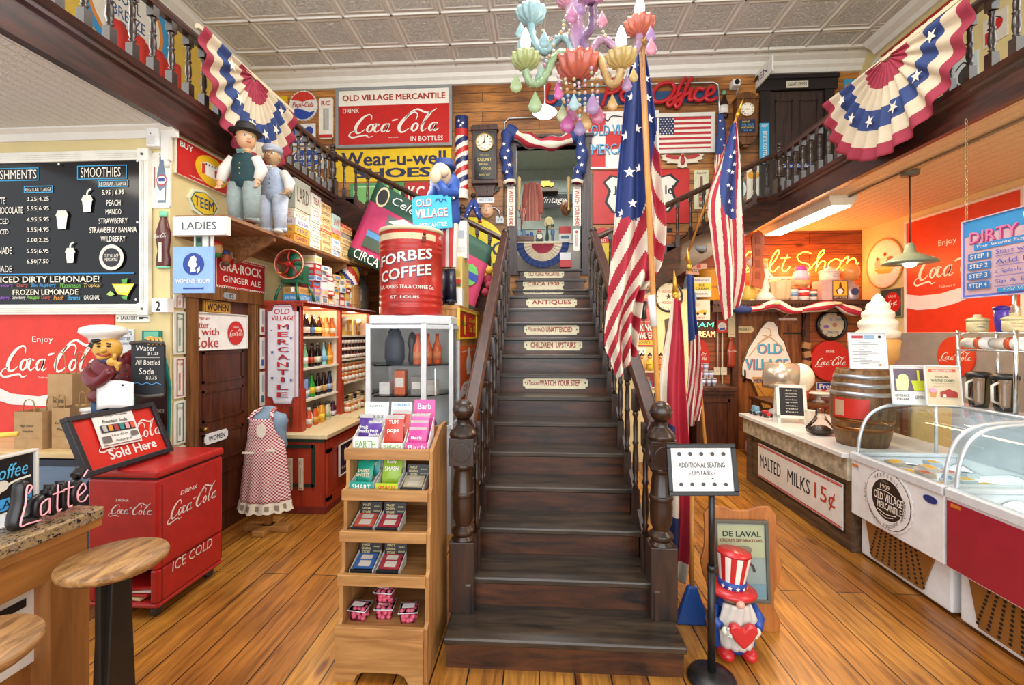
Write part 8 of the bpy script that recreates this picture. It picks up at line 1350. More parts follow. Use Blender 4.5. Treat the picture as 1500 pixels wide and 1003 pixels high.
# ---- malted milks counter
t=thing('shop_counter','weathered wooden counter with a pale marble top in the malt shop','counter',(2.45,4.57,0));BW=wood('#3c2a1c','#6f5238','y',7,.6,9)
MB().box(-.09,-.9,.735,.9,.93,.775).build('marble_top',paint('#dcdad8',.15,var=.08,scale=3),t,bev=.006);MB().box(0,-.9,0,.8,.88,.735).build('body',BW,t)
MB().box(-.05,-.9,.56,0,.9,.735).build('peeling_apron',paint('#b9ac92',.6,var=.5,scale=16),t);MB().box(-.02,-.9,.0,0,.88,.1).box(-.02,.78,.1,0,.88,.56).box(-.02,-.9,.1,0,-.84,.56).build('framing',BW,t)
t=sign('malted_milks_sign','long white sign with black and red letters on the front of the weathered counter','sign',F_left((2.428,4.47,.315)),1.4,.37,'#e9e7e2',[('t','MALTED',.19,.52,.3,.36,'#1d1c2a',0,.01),('t','MILKS',.56,.52,.26,.36,'#1d1c2a',0,.01),('t','15¢',.84,.5,.2,.46,'#c4321f',0,.01),('r',.0,.93,1,.955,R_),('r',0,.97,1,.985,R_),('r',0,.045,1,.07,R_),('r',0,.015,1,.03,R_)],depth=.008)
ZC=.776
mm=T(2.655,4.95,ZC) @ RZ(-14);t=thing('chalkboard_easel','white A-frame menu chalkboard standing on the marble counter','chalkboard',M=mm)
for s,nm in ((-1,'front_leaf'),(1,'rear_leaf')):
    f=MB(T(0,s*.09,0) @ RX(s*12))
    for q in ((-.14,0,-.11,.4),(.11,0,.14,.4),(-.14,.05,.14,.08),(-.14,.37,.14,.4)):f.box(q[0],-.01,q[1],q[2],.01,q[3])
    f.build(nm,paint('#e8e4dc',.4),t)
MB(T(0,-.09,0) @ RX(-12)).box(-.11,-.006,.08,.11,.0,.37).build('chalk_panel',paint('#1e1e20',.6),t)
for o in draw([('t',s_,.5,.9-.11*i,.5+.25*((i*3) % 3)/2,.05,W,.2,0) for i,s_ in enumerate(('Ask us','old favorites','phosphates','root beer','egg cream','sundaes','malts','floats'))],.22,.29,t,0):o.matrix_local=T(0,-.09,0) @ RX(-12) @ T(0,-.008,.225) @ RX(90)
t=thing('stand_mixer','cream and chrome drum-shaped machine on a round grey foot at the counter end','mixer',(2.83,5.33,ZC));t.scale=(1.22,)*3;MB().tube([(-.2,.04,.38),(.06,-.06,.36)],[.12,.135],20).build('motor_drum',paint('#c9bba8',.2,.55),t);MB().ball((.07,-.07,.36),.135,(.9,.9,1)).build('domed_cap',paint('#ece4d0',.3),t);MB().lathe([(.11,0),(.12,.03),(.1,.05),(.04,.08),(.05,.26)],20,(-.05,0,0)).build('foot',paint('#c6c4c2',.3),t);MB(T(-.04,-.09,.16) @ RX(78)).prism(ell(0,0,.1,.13,24),0,.03).build('bowl',paint('#cfcdc8',.35),t)
for i,(y,c,nm) in enumerate(((5.38,'#7fb0c8','pale blue toy van with big wheels'),(5.24,'#c8323a','red toy racing car'))):
    t=thing('toy_car',f'{nm} on the left front corner of the marble counter','toy',(2.50+.05*i,y,ZC));s=1.0 if i == 0 else .8
    MB().box(-.03*s,-.07,.02,.03*s,.07,.05).box(-.026,-.05 if i == 0 else -.01,.05,.026,.05,.1 if i == 0 else .065).build('body',paint(c,.3),t,bev=.01);m=MB();[m.cyl((sx*.03,sy*.045,.022),(sx*.042,sy*.045,.022),.022) for sx in (-1,1) for sy in (-1,1)];m.build('wheels',paint('#1c1c1e',.4),t)
t=thing('foam_cup','tall white lidless cup right of the A-frame chalkboard','cup',(2.75,4.76,ZC));MB().lathe([(.032,0),(.044,.15),(.047,.155),(.04,.15)],20).build('cup_wall',paint('#ece6d6',.5),t)
t=thing('snack_bag','clear bag of dark chips slumped beside the oak barrel','bag',(2.60,4.34,ZC));MB().lathe([(.02,.001),(.11,.02),(.12,.06),(.06,.14),(.03,.2),(.05,.24)],18,(0,0,0),1,.8,.06,7).build('clear_wrap',glass('#ffffff',.3,.15),t);MB().lathe([(0,.005),(.09,.01),(.1,.045),(.05,.08),(0,.09)],14,(0,0,0),1,.8,.1,5).build('chips',paint('#4a3a2c',.6,var=.5,scale=40),t)
t=thing('oak_barrel','oak barrel with metal hoops and a red label on the marble counter','barrel',(2.72,3.98,ZC));pr=[(.175,0),(.2,.1),(.222,.25),(.225,.33),(.218,.45),(.195,.58),(.18,.635),(.165,.635),(.165,.61),(0,.61)]
MB().lathe(pr,36).build('staves',wood('#4a3018','#8a6238','z',8,.5,9),t)
for z,r0,r1,c in ((.56,.203,.191,'#aeb2b6'),(.49,.215,.208,'#aeb2b6'),(.42,.2235,.218,'#b8bcc0'),(.20,.2195,.2235,'#8f5a30'),(.13,.209,.215,'#8f5a30'),(.06,.194,.202,'#8f5a30')):MB().lathe([(r0 if z > .3 else r0-.004,z+.0),(r0+.004 if z < .3 else r1+.004,z+.035)],36).build('hoop',paint(c,.3,.8),t)
MB().grid(lambda u,v:(.229*cos(pi*1.0+u*1.2),.229*sin(pi*1.0+u*1.2),.24+.16*v),12,2).build('paper_label',paint('#c22c22',.4),t)
MB().grid(lambda u,v:(.231*cos(pi*1.03+u*.35),.231*sin(pi*1.03+u*.35),.255+.13*v),6,2).build('label_portrait',paint('#b89a7a',.5),t)
def stand_card(name,lab,pos,w,h,base,items,rz,frame='#e8ecee'):
    t=sign(name,lab,'menu card',T(*pos) @ RZ(rz) @ RX(82) @ T(0,h/2,0),w,h,base,items,frame=frame,fw=.008,depth=.006);MB().box(-w/2-.01,-h/2-.008,-.07,w/2+.01,-h/2-.002,.03).build('clear_foot',paint('#cdd6da',.15),t);return t
stand_card('menu_card','white printed menu sheet in a clear stand on top of the oak barrel',(2.70,3.87,ZC+.646),.26,.29,'#e6e8ea',[('r',.08,.86,.4,.94,'#b8404a'),('r',.44,.84,.72,.95,'#8fb0cc'),('e',.86,.9,.04,.04,K)]+[('r',.06+.2*(i % 2),.78-.05*i,.3+.5*((i*7) % 5)/5+.1,.79-.05*i,'#6f767c') for i in range(14)]+[('e',.8,.1,.03,.03,'#d8862a')],-8)
t=thing('soft_serve_model','giant white soft-serve cone model standing behind the oak barrel','cone',(3.10,4.33,ZC));pr=[];sw=[(r*.8,.88+(z-.62)*.64) for r,z in [(.15,.62),(.2,.66),(.21,.72),(.17,.77),(.185,.81),(.185,.87),(.145,.92),(.155,.96),(.15,1.01),(.11,1.05),(.115,1.09),(.1,1.13),(.06,1.17),(.06,1.2),(.03,1.25),(0,1.28)]]
MB(T(0,0,0)).lathe(sw,30).build('soft_serve',paint('#efe6d2',.35),t);MB().lathe([(.06,0),(.09,.1),(.12,.68),(.15,.70),(.168,.87),(.14,.885),(0,.885)],24).build('wafer_cone',paint('#d9a25a',.5),t)
# back table with malt shop things
t=thing('back_table','brown back-bar table along the malt shop wall behind the marble counter','table',(3.6,6.3,0));MB().box(-.6,-.3,.78,1.1,.35,.82).build('table_top',wood('#4a2a16','#7a4a28','x'),t);m=MB();[m.box(x-.03,y-.03,0,x+.03,y+.03,.78) for x in (-.55,1.05) for y in (-.25,.3)];m.build('leg',wood('#4a2a16','#7a4a28','z'),t)
t=thing('candy_jar','glass jar of red candy with a knob lid behind the chalkboard','jar',(3.42,6.2,.821));MB().lathe([(.1,0),(.14,.04),(.14,.18),(.08,.24)],20).build('jar_body',paint('#c8442c',.2,var=.4,scale=30),t);MB().lathe([(.1,.24),(.06,.29),(.03,.33),(.04,.37),(0,.4)],18).build('glass_lid',paint('#d8a08a',.15),t)
t=thing('cake_stand','white footed cake stand right of the red candy jar','cake stand',(3.66,6.15,.821));MB().lathe([(.08,0),(.03,.03),(.03,.09),(.17,.11),(.17,.13),(0,.13)],24).build('stand_body',paint('#e2dccb',.3),t)
stand_card('menu_card','small pictured ice cream card behind the A-frame chalkboard',(3.15,5.95,.8),.2,.3,'#e2dfd4',[('t','OLD VILLAGE',.5,.86,.7,.08,K),('t','ICE CREAM',.5,.7,.8,.12,'#3f7fc0',0,.02),('e',.35,.3,.14,.14,'#e0a0b0'),('e',.6,.3,.14,.14,'#7fb8d8')],-6)
t=thing('napkin_holder','red and wire napkin holder at the far back of the counter','holder',(3.75,5.9,ZC));MB().box(-.1,-.05,0,.1,.05,.1).build('box',paint('#a82c28',.4),t);MB().tube([(-.1,-.05,.1),(-.1,-.05,.2),(.1,-.05,.2),(.1,-.05,.1)],.006).build('wire_guard',chrome(),t);t.location=(3.95,6.1,.821)
# ---- ice cream freezers
GLZ=glass('#f4fafa',.14)
def freezer(ya,yb_,face,lab):
    t=thing('ice_cream_freezer',lab,'freezer',(2.42,(ya+yb_)/2,0));a=(yb_-ya)/2;WH=paint('#e6e8ea',.25)
    MB().box(0,-a,.32,.02,a,.76).box(.75,-a,.32,.78,a,.8).box(.02,-a,.32,.75,-a+.03,.765).box(.02,a-.03,.32,.75,a,.765).box(.02,-a+.03,.32,.75,a-.03,.42).build('cabinet',WH,t,bev=.006)
    if face != '#e6e8ea':MB().box(-.006,-a+.01,.33,0,a-.01,.72).build('front_panel',paint(face,.3),t)
    MB().box(-.012,-a,.735,.05,a,.79).box(.0,-a,.77,.78,-a+.05,.795).box(0,a-.05,.77,.78,a,.795).build('rim',paint('#d3d6d9',.3),t,bev=.006)
    MB().box(.06,-a+.02,.02,.74,a-.02,.32).build('base',WH,t,bev=.01)
    MB().add([(.055,a-.08,.315),(.055,-a+.12,.315),(.055,-a+.22,.05),(.055,a-.14,.05)],[(0,3,2,1)],False).build('grille',paint('#9a6a34',.4,.3),t,solid=.012);m=MB()
    for i in range(9):
        for j in range(9):y=a-.14-(2*a-.34)*i/8+.01*j*(i-4)*.2;m.cyl((.044,y,.075+.026*j),(.048,y,.075+.026*j),.008,n=8,sm=False)
    m.build('grille_holes',paint('#1a1612',.6),t)
    P=spline([(.03,.79),(.045,.92),(.09,1.05),(.18,1.13),(.32,1.165),(.6,1.18)],5);g=MB();V=[(x,-a+.03,z) for x,z in P]+[(x,a-.03,z) for x,z in P];n=len(P);g.add(V,[(i,i+1,n+i+1,n+i) for i in range(n-1)],True)
    for y in (-a+.03,a-.03):g.add([(x,y,z) for x,z in P]+[(.6,y,.79)],[tuple(range(n+1))],False)
    g.build('curved_glass',GLZ,t);m=MB()
    for y in (-a+.03,a-.03):m.tube([(x,y,z) for x,z in P],.012,6)
    m.tube([(.6,-a+.03,1.18),(.6,a-.03,1.18)],.012,6).tube([(.6,-a+.03,.79),(.6,-a+.03,1.18)],.012,6).tube([(.6,a-.03,.79),(.6,a-.03,1.18)],.012,6);m.build('glass_frame',paint('#cfd4d8',.25,.4),t)
    MB().box(.59,-a,1.165,.78,a,1.185).box(.74,-a,.79,.78,a,1.165).build('rear_ledge',paint('#c9ced2',.25,.3),t)
    MB().grid(lambda u,v:(.04+.7*u,-a+.04+(2*a-.08)*v,.66+.05*sin(9*u+4*v)*sin(7*v+2*u)+.05*u),26,26).build('frost',paint('#eef3f6',.6,var=.06),t);return t
f1=freezer(2.85,3.655,'#e6e8ea','white ice cream freezer with curved glass and a round black logo');f2=freezer(2.02,2.835,'#9c2436','ice cream freezer with a dark red front panel at the right edge')
w=h=.43;mm=T(-.003,.03,.55) @ RZ(-90) @ RX(90)
MB(mm).prism([(.5*w*(1+.02*cos(24*a))*cos(a),.5*h*(1+.02*cos(24*a))*sin(a)) for a in [i*pi/60 for i in range(120)]],0,.003).build('logo_sticker',paint('#eceaea',.35),f1)
lg=[('e',.5,.5,.47,.47,K),('e',.5,.5,.46,.46,'#eceaea'),('e',.5,.5,.33,.33,'#26201f'),('t','OLD VILLAGE',.52,.53,.6,.13,W,0,.02),('t','MERCANTILE',.55,.39,.5,.11,W,0,.02),('t','1909',.46,.7,.2,.08,'#e8dccb'),('t','CIRCA',.46,.785,.14,.035,'#a98f7a'),('l',[(.3,.3),(.5,.27),(.7,.31)],.012,W),('l',[(.36,.25),(.5,.22),(.64,.26)],.008,W),('l',[(.3,.62),(.5,.64),(.7,.6)],.012,W)]
for s_,a0,a1 in (('HISTORIC',128,52),('CREAMERY',20,-32),('CALEDONIA, MISSOURI',205,318),('CANDY',205-5,160)):
    for i,ch in enumerate(s_):
        a=radians(a0+(a1-a0)*i/(len(s_)-1));
        if ch != ' ':lg.append(('t',ch,.5+.395*cos(a),.5+.395*sin(a),.04 if ch not in 'I,' else .014,.055,K))
for o in draw(lg,w,h,f1,0):o.matrix_local=mm @ T(0,0,.005)
for f_,y in ((f1,.35),(f2,.34)):MB().box(-.009,y-.03,.69,-.004,y+.03,.71).build('rating_sticker',paint('#c9742c',.4),f_)
MB(T(-.002,-.31,.68) @ RZ(-90) @ RX(90)).prism(ell(0,0,.05,.024,20),0,.004).build('maker_badge',paint('#26377a',.3),f1)
random.seed(3)
for k in range(12):
    o=MB(RX(random.uniform(-12,12)) @ RZ(random.uniform(0,90))).box(-.05,-.035,0,.05,.035,.03).box(-.04,-.025,.03,.04,.025,.031,1).build('frozen_treat',[paint(random.choice(['#d8dde2','#c9b8a8','#b8c9d8','#e0d0c0']),.4),paint(random.choice(['#5f86ad','#c0504a','#3a4a6a','#d8a83a']),.4)])
    o.location=(2.54+.13*(k % 3),3.0+.13*(k//3) if k < 12 else 0,.735+.03*(k % 2));tag(o,f'wrapped ice treat in the white freezer, {ORD[k//3]} row from near, {ORD[k % 3]} from the front','ice treat','wrapped treats in the white freezer')
area('freezer_light',(2.98,3.25,1.15),(0,radians(-25),0),.08,.7,1.6,(.95,.98,1));area('freezer_light',(2.98,2.43,1.15),(0,radians(-25),0),.08,.7,1.6,(.95,.98,1))
stand_card('menu_card','white framed photo card of pale green drinks on the freezer ledge',(2.80,3.56,1.18),.25,.28,'#e8e8e4',[('r',.06,.34,.94,.94,'#6a5a6a'),('p',[(.12,.36),(.4,.36),(.46,.66),(.1,.66)],'#e6e2a8'),('e',.3,.7,.12,.1,'#cfe0a0'),('p',[(.56,.36),(.84,.36),(.92,.62),(.5,.62)],'#c9d43a'),('r',.66,.6,.72,.9,'#d8e03a'),('t','LEMON ICE',.24,.22,.36,.06,K),('t','CREAM',.24,.12,.3,.06,K),('t','LEMON ICE',.74,.18,.34,.08,K)],-10)
stand_card('menu_card','cream printed flyer with a red barn picture on the freezer ledge',(2.94,3.46,1.187),.20,.28,'#dcc7a4',[('r',.1,.86,.9,.93,'#c9603a'),('t','HAND DIPPED',.5,.895,.6,.05,W),('t','LOCAL',.5,.74,.4,.05,'#4a3020'),('t','WAFFLE CONES',.5,.64,.7,.07,'#2f6a4a'),('p',[(.12,.2),(.26,.2),(.3,.36),(.08,.36)],'#c98f4a'),('e',.19,.38,.08,.06,'#e0a0b8'),('p',[(.4,.2),(.9,.2),(.9,.34),(.66,.42),(.4,.34)],'#a8342c'),('r',.46,.2,.56,.28,'#e6dcc8')]+[('r',.2,.56-.04*i,.8,.565-.04*i,'#6f5a44') for i in range(3)],-14)
# chrome shelf rack with jars and blender jugs
t=thing('wire_rack','chrome wire shelf unit standing on the freezer ledge','rack',(3.12,3.30,1.19));m=MB();y0_,y1_=-.20,.20
for x in (-.05,.22):
    for y in (y0_,y1_):m.cyl((x,y,0),(x,y,.54),.012)
m.build('post',chrome(),t)
for z in (.40,.52):
    m=MB().tube([(-.06,y0_,z),(-.06,y1_,z),(.23,y1_,z),(.23,y0_,z)],.007,6,closed=True);[m.cyl((-.06,y0_+(y1_-y0_)*i/16,z),(.23,y0_+(y1_-y0_)*i/16,z),.003,n=6) for i in range(17)];m.build('wire_shelf',chrome(),t)
for i,(y,lab,tx_) in enumerate(((3.41,'cream lidded stoneware jar with dark lettering, left on the chrome rack','Nut'),(3.16,'cream lidded stoneware jar with brown lettering, right on the chrome rack','Malt'))):
    t=thing('stoneware_jar',lab,'jar',(3.12,y,1.718));t.scale=(.72,)*3;MB().lathe([(.07,0),(.08,.02),(.08,.11)],20).build('jar_body',paint('#d6c998',.35),t);MB().lathe([(.086,.11),(.088,.125),(.05,.145),(.03,.15),(.034,.165),(.02,.175),(0,.176)],20).build('lid',paint('#d6c998',.35),t)
    for o in draw([('t',tx_+' Fudge',.5,.7,.9,.3,['#3a4a3a','#a8602c'][i],.2),('t','TOPPING',.5,.25,.7,.25,['#3a4a3a','#a8602c'][i])],.1,.06,t,0):o.matrix_local=T(-.04,-.072,.065) @ RZ(-28) @ RX(90)
t=thing('drink_tumbler','purple tumbler between the two cream stoneware jars','cup',(3.16,3.285,1.718));t.scale=(.75,.75,.9);MB().lathe([(.04,0),(.055,.17)],18).build('cup_wall',paint('#5a48b8',.2),t);MB().lathe([(.06,.17),(.06,.185),(.03,.2),(0,.2)],18).build('lid',paint('#38208f',.25),t)
for i,y in enumerate((3.40,3.19)):t=thing('cup_sleeve',f'row of nested white cups lying on the middle chrome shelf, {["left", "right"][i]} one','cups',(3.12,y,1.64));MB(RX(90)).lathe([(.036,-.1),(.045,.1),(.03,.1),(.024,-.0)],16).build('nested_cups',paint('#ebe6de',.4),t);MB(RX(90)).lathe([(.042,.0),(.0435,.04)],16).build('red_band',paint('#d2572c',.4),t)
for i,y in enumerate((3.40,3.22,3.0)):
    t=thing('blender_jug',f'clear blender jug with a black lid on the freezer ledge, {ORD[i]} from the left','blender jug',(3.12,y,1.189),0,'blender jugs');MB().lathe([(.05,0),(.055,.03),(.065,.2),(.068,.21)],16).build('clear_jug',glass('#f4efe8',.5,.08),t);MB().lathe([(.072,.21),(.072,.235),(.04,.25),(0,.25)],18).build('lid',paint('#1c1c1e',.4),t);MB().tube([(-.06,-.02,.19),(-.11,-.03,.17),(-.11,-.03,.07),(-.058,-.02,.05)],.009).build('handle',paint('#d8cfc2',.2),t)
# right wall steel and red disc, hanging sign, pendant, tube light
struct('trim_9',MB().box(4.72,2.0,.9,4.749,6.35,1.72).box(4.715,4.9,.9,4.722,4.92,1.72),paint('#a9a79f',.3,.35))
p=ox(1399,522,4.70);sign('soda_sign','round orange-red disc with white script on the steel wall behind the chrome rack','sign',F_left(p),.46,.46,'#d2401f',[('c',.5,.5,.86,.28,W)],shape='e',depth=.03)
t=sign('hanging_menu','pink and blue printed board hanging on a chain at the right edge','sign',F_left((3.0,2.96,2.225)),.84,.53,'#e0bcc4',[('r',0,.8,1,1,'#3f9ad6'),('r',.0,0,.012,1,'#6a7fd0'),('r',0,0,1,.03,'#6a7fd0'),('t',"WHAT'S A",.66,.91,.38,.09,W,.2,.02),('t','DIRTY SODA?',.48,.76,.84,.15,'#b8307a',0,.04),('t','DIRTY SODA?',.475,.772,.84,.15,'#e688ae',0,.012),('r',.1,.6,.9,.68,'#3f8fd6'),('t','Your favorite fizzy drink with a twist',.5,.64,.76,.05,W,.2)]+[q for i,s_ in enumerate(('Start with Soda','Add Flavor','a Splash of Cream','Sip & ENJOY!')) for q in (('r',.05,.475-.125*i,.24,.565-.125*i,'#3f7fc4'),('t',f'STEP {i+1}',.145,.52-.125*i,.15,.055,W,0,.02),('t',s_,.5,.535-.125*i,.44,.06,'#5a5fc0',0,.01),('r',.28,.475-.125*i,.8,.485-.125*i,'#8a7fc0'))]+[('r',.3,.03,.96,.085,'#3f9ad6'),('t','Old Village Mercantile',.6,.058,.5,.04,W,.2)],frame='#d8c0d8',fw=.008,depth=.01)
m=MB()
for y in (-.4,.4):[m.tube([(y+.008*cos(a)*(i % 2),.27+.032*i+.02*sin(a),.008*cos(a)*(1-i % 2)) for a in [k*pi/4 for k in range(8)]],.003,5,closed=True) for i in range(23)]
m.build('chain',paint('#b8a070',.3,.8),t)
t=thing('pendant_lamp','green-grey pendant lamp with a wide shade over the malt shop','lamp',(3.477,4.455,GB));z=2.37-GB
MB().lathe([(.07,-.045),(.075,-.01),(.06,0)],18).build('ceiling_rose',paint('#5c5a4c',.4),t);MB().cyl((0,0,z+.15),(0,0,-.04),.006).build('cord',paint('#3a2a24',.5),t);MB().lathe([(.212,z),(.2,z+.02),(.1,z+.075),(.05,z+.1),(.035,z+.17),(.02,z+.19),(0,z+.19)],28).build('shade',paint('#6f7a66',.35),t);MB().ball((0,0,z+.005),.055,(1,1,.8)).build('bulb',paint('#fff3cf',.3,emit=12,var=0),t)
point('pendant_bulb',(3.477,4.455,2.30),10,(1,.8,.5),.06)
t=thing('tube_light','white box ceiling light with a glowing underside in the malt shop','ceiling light',(3.36,5.98,GB));MB().box(-.15,-.78,-.03,.15,.78,0).add([(-.15,-.78,-.03),(.15,-.78,-.03),(.15,.78,-.03),(-.15,.78,-.03),(-.11,-.76,-.1),(.11,-.76,-.1),(.11,.76,-.1),(-.11,.76,-.1)],[(0,1,5,4),(1,2,6,5),(2,3,7,6),(3,0,4,7)],False).build('housing',paint('#ded6c4',.4),t);MB().box(-.1,-.74,-.115,.1,.74,-.1).build('diffuser',paint('#fff6e6',.3,emit=7,var=0),t)
MB().cyl((3.42,2.2,GB-.015),(3.42,5.2,GB-.015),.012).build('ceiling_conduit',paint('#8f7a5c',.4));tag(bpy.data.objects['ceiling_conduit'],'thin conduit running along the malt shop ceiling to the pendant','conduit')
# ================================================================== LEFT FOREGROUND: GRANITE COUNTER, STOOLS
t=thing('granite_counter','granite-topped wooden bar counter at the left foreground','counter',(-1.62,1.0,0))
def granite():
    m,nt,b,N,L_=newmat('speckled_granite');tc=N('ShaderNodeTexCoord');v=N('ShaderNodeTexVoronoi');v.inputs['Scale'].default_value=170;L_(tc.outputs['Object'],v.inputs['Vector']);n=N('ShaderNodeTexNoise');n.inputs['Scale'].default_value=40;L_(tc.outputs['Object'],n.inputs['Vector'])
    a=N('ShaderNodeMath');L_(v.outputs['Color'],a.inputs[0]);L_(n.outputs['Fac'],a.inputs[1]);r=N('ShaderNodeValToRGB');e=r.color_ramp;e.elements[0].position=.64;e.elements[0].color=lin('#1c1a1c');e.elements[1].position=1.3/1.3;e.elements[1].color=lin('#957d58')
    for p_,c in ((.7,'#4a4038'),(.82,'#8a6a44'),(.9,'#6a6668')):q=e.elements.new(p_);q.color=lin(c)
    L_(a.outputs[0],r.inputs[0]);L_(r.outputs[0],b.inputs['Base Color']);b.inputs['Roughness'].default_value=.2;return m
BRW=wood('#7a4a22','#b07638','y',6,.45,9);BRZ=wood('#7a4a22','#a56c34','z',6,.5,9)
MB().box(-1.4,-1.2,1.025,.02,.57,1.07).build('granite_slab',granite(),t,bev=.008);MB().box(-1.4,-1.2,1.0,.012,.565,1.025).build('timber_edge',BRW,t)
MB().box(-1.38,-1.2,.88,-.01,.53,1.0).build('apron',BRW,t);MB().box(-1.38,-1.2,0,-.07,.45,.88).build('panelled_front',BRZ,t);MB().box(-.1,.40,0,.0,.53,.88).box(-.11,.39,.0,.012,.54,.28).build('post',BRZ,t)
mm=T(-.066,.02,.745) @ RZ(90) @ RX(90);MB(mm).box(-.62,-.13,0,.385,.13,.008).build('letter_board',paint('#e2dcd6',.5),t)
for o in draw([('t','COFFEE',.535,.5,.86,.74,'#1d1a1c',0,.02)],1.2,.26,t,0):o.matrix_local=mm @ T(-.2,0,.01)
tag(MB().box(-.28,-.2,0,.12,.42,.004).build('paper_mat',paint('#e4e4e4',.5)),'white paper mat lying on the granite counter under the neon script','mat').location=(-1.86,1.03,1.071)
mm=F_right((-1.68,1.47,1.137)) @ RZ(0) @ Matrix.Diagonal((.5,.8,1,1));t=thing('neon_script','pink neon script on black channel letters standing on the granite counter','neon sign',M=mm)
for s_,cols,r in (((.0,),'#1c1618',.022),((.03,),'#e6a0a8',.0032)):
    for pts in ([(-.2,.06),(-.18,.085),(-.205,.09),(-.215,.02),(-.24,-.055),(-.2,-.06),(-.13,-.065)],[(-.09,.015),(-.13,.0),(-.13,-.045),(-.09,-.035),(-.085,.015),(-.085,-.05)],[(-.035,.06),(-.04,-.045),(-.015,-.05)],[(-.065,.025),(.0,.025)],[(.03,.06),(.025,-.045),(.05,-.05)],[(.0,.03),(.06,.03)],[(.085,-.02),(.135,.0),(.12,.03),(.085,.0),(.09,-.04),(.125,-.05),(.15,-.03)],[(.12,.06),(.15,.085)]):
        MB().tube([(x*1.1,y,s_[0]) for x,y in spline(pts,5)],r,8,flat=1).build('channel_letter' if r > .01 else 'neon_tube',paint(cols,.3,emit=0 if r > .01 else .25),t)
t=sign('coffee_sign','black lettered coffee sign with blue script behind the neon script','sign',F_right((-1.86,1.45,1.175)),.2,.19,'#1a191c',[('t','Coffee',.6,.74,.6,.26,'#58b8e6',.25,.01),('l',[(.3,.2),(.6,.5),(.95,.56)],.04,W),('r',.4,.04,.96,.26,'#3f9ad6'),('t','LATTE',.68,.15,.5,.14,K),('e',.5,.5,.1,.1,'#e0d8c8')],frame='#d8d4cc',fw=.01)
t=thing('sauce_tub','white tub with a dark blue label at the left edge, on the granite counter','tub',(-2.02,1.46,1.071));MB().lathe([(.06,.15),(.075,.16),(.08,.24),(.083,.25),(0,.25)],20).build('tub_body',paint('#e8e2d6',.3),t);MB().lathe([(.079,.17),(.083,.23)],20).build('blue_label',paint('#1f2f6a',.4),t);MB().lathe([(.05,0),(.065,.03),(.07,.1),(.06,.149)],20).build('terracotta_pot',paint('#c2602c',.4),t);MB().tube([(.0,-.02,.27),(.16,.04,.275)],.009).build('wooden_spoon',paint('#e0b84a',.4),t)
t=thing('jug_rack','dark syrup bottle rack at the left edge behind the blue-labelled tub','rack',(-2.2,1.56,1.071));MB().box(-.1,-.06,0,.1,.06,.02).box(-.1,.05,0,.1,.06,.3).box(.09,-.06,0,.1,.06,.3).build('rack_frame',paint('#1f2022',.4),t);MB().lathe([(.04,.021),(.042,.2),(.02,.26),(.018,.32)],14).build('syrup_bottle',paint('#8f8a84',.2),t)
ST_=wood('#7f5832','#b98c58','y',22,.45,5,coat=.1,pos=(.4,.6))
for i,(x,y,z) in enumerate(((-1.435,1.44,.95),(-1.38,.985,.95))):
    t=thing('bar_stool',['bar stool with an oval oak seat nearest the red cooler','bar stool in the bottom left corner, nearest the camera'][i],'stool',(x,y,0),radians(8*i),'bar stools')
    MB().lathe([(.0,-.036),(.132,-.036),(.148,-.022),(.151,-.01),(.146,0),(0,.002)],40,(0,0,z)).build('seat',ST_,t);MB().xprism([(-.032,z-.036),(.032,z-.036),(.075,0),(-.075,0)],-.028,.028).box(-.01,-.06,.0,.01,.06,z-.036).build('post',paint('#1d1814',.45,var=.3),t,bev=.004);MB().lathe([(.14,0),(.14,.02),(.06,.05)],20).build('foot',paint('#1d1814',.45),t);MB().lathe([(.07,z-.055),(.08,z-.036)],16).build('seat_plate',paint('#26201c',.4),t)

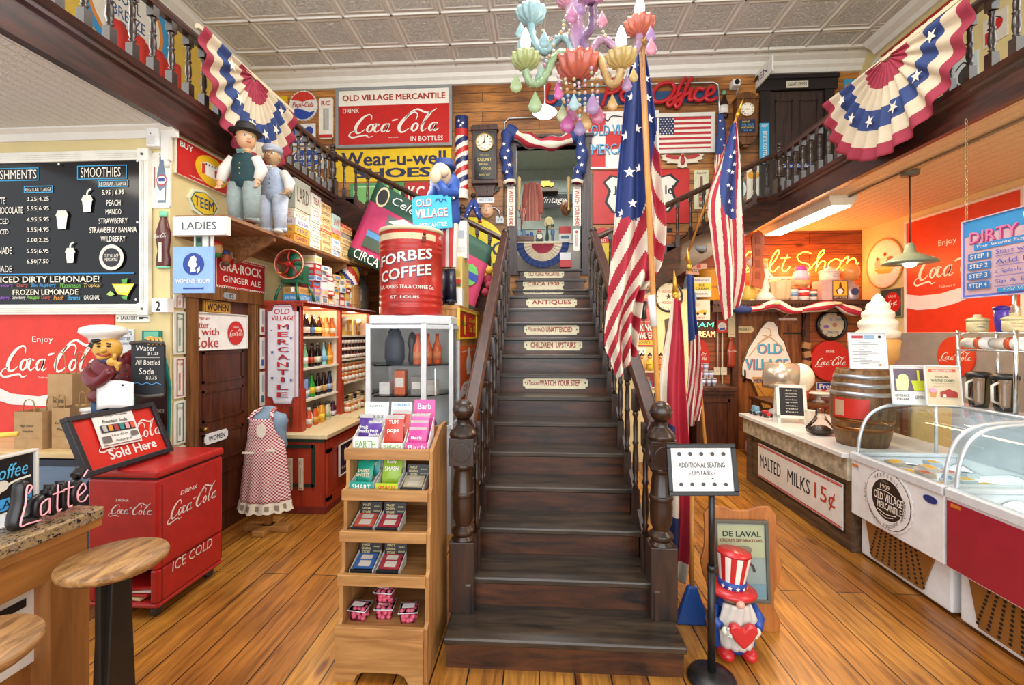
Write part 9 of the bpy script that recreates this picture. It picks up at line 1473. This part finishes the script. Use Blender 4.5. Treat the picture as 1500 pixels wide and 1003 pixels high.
# ================================================================== LAST SMALL THINGS
drape('stars_and_stripes_flag','small dark stars and stripes flag hanging against the back wall beside the framed flag',[(1052,166),(1050,200),(1047,240),(1046,285),(1048,300)],[(1060,168),(1064,200),(1062,240),(1058,280),(1054,300)],YB-.12,[FR,FW,FB],lambda u,v:2 if v < .42 else int((u*1.4+v*.5)*7) % 2,1.0,.02,[(.3,.1,.02),(.6,.18,.02),(.4,.28,.02),(.7,.34,.02)],None,40,60)
tag(MB().tube([oy(1051,452,YM-.03),oy(1051,545,YM-.03)],.012).tube([oy(1058,470,YM-.03),oy(1058,600,YM-.03)],.012).build('conduit_pipe',paint('#c9c4b4',.4)),'pair of pale vertical conduits on the planks left of the private door','conduit')
for i,x in enumerate((1046,1056)):fs('junction_box',['pale square electrical box on the planks, left of a pair above the dark cabinet','pale square electrical box on the planks, right of a pair above the dark cabinet'][i],'junction box',(x,538,x+9,549),YM-.05,'#d8cfb8',[('e',.5,.5,.08,.08,'#8a8270')],depth=.04)
t=thing('wooden_garland','hanging string of brown wooden blocks left of the round red button sign','garland',oy(1181,456,YM-.1));m=MB();R0=Vector(t.location)
for k in range(5):c=oy(1181+k % 2,506+13*k,YM-.1)-R0;m.at(T(*c) @ RY(12*(-1)**k)).box(-.05,-.03,-.045,.05,.03,.045)
m.at(None);m.build('wooden_block',paint('#a97a4c',.6),t,bev=.006);MB().tube([Vector((0,0,0)),oy(1176,480,YM-.1)-R0,oy(1181,560,YM-.1)-R0],.008).build('cord',paint('#3a2218',.6),t)
t=thing('syrup_pump','slim chrome syrup pump behind the stoneware jars on the chrome rack','pump',(3.32,3.36,1.718));MB().lathe([(.03,0),(.032,.16),(.012,.19),(.012,.26)],14).tube([(0,0,.25),(-.03,-.01,.27),(-.06,-.02,.255)],.007).build('pump_body',chrome(),t)
t=thing('plush_toy','pink and white plush toy sitting on the floor before the private door','plush toy',(3.02,6.55,0));MB().lathe([(.09,0),(.12,.08),(.1,.2),(.06,.26)],16).ball((0,0,.34),.1).ball((-.08,0,.43),.035).ball((.08,0,.43),.035).build('body',paint('#d8a0a4',.9),t);MB().ball((0,-.08,.32),.045,(1.1,.8,.9)).ball((0,-.09,.12),.06,(1,.5,1.2)).build('pale_patch',paint('#ece2da',.9),t);MB().ball((-.035,-.09,.37),.012).ball((.035,-.09,.37),.012).build('eyes',paint(K,.3),t)
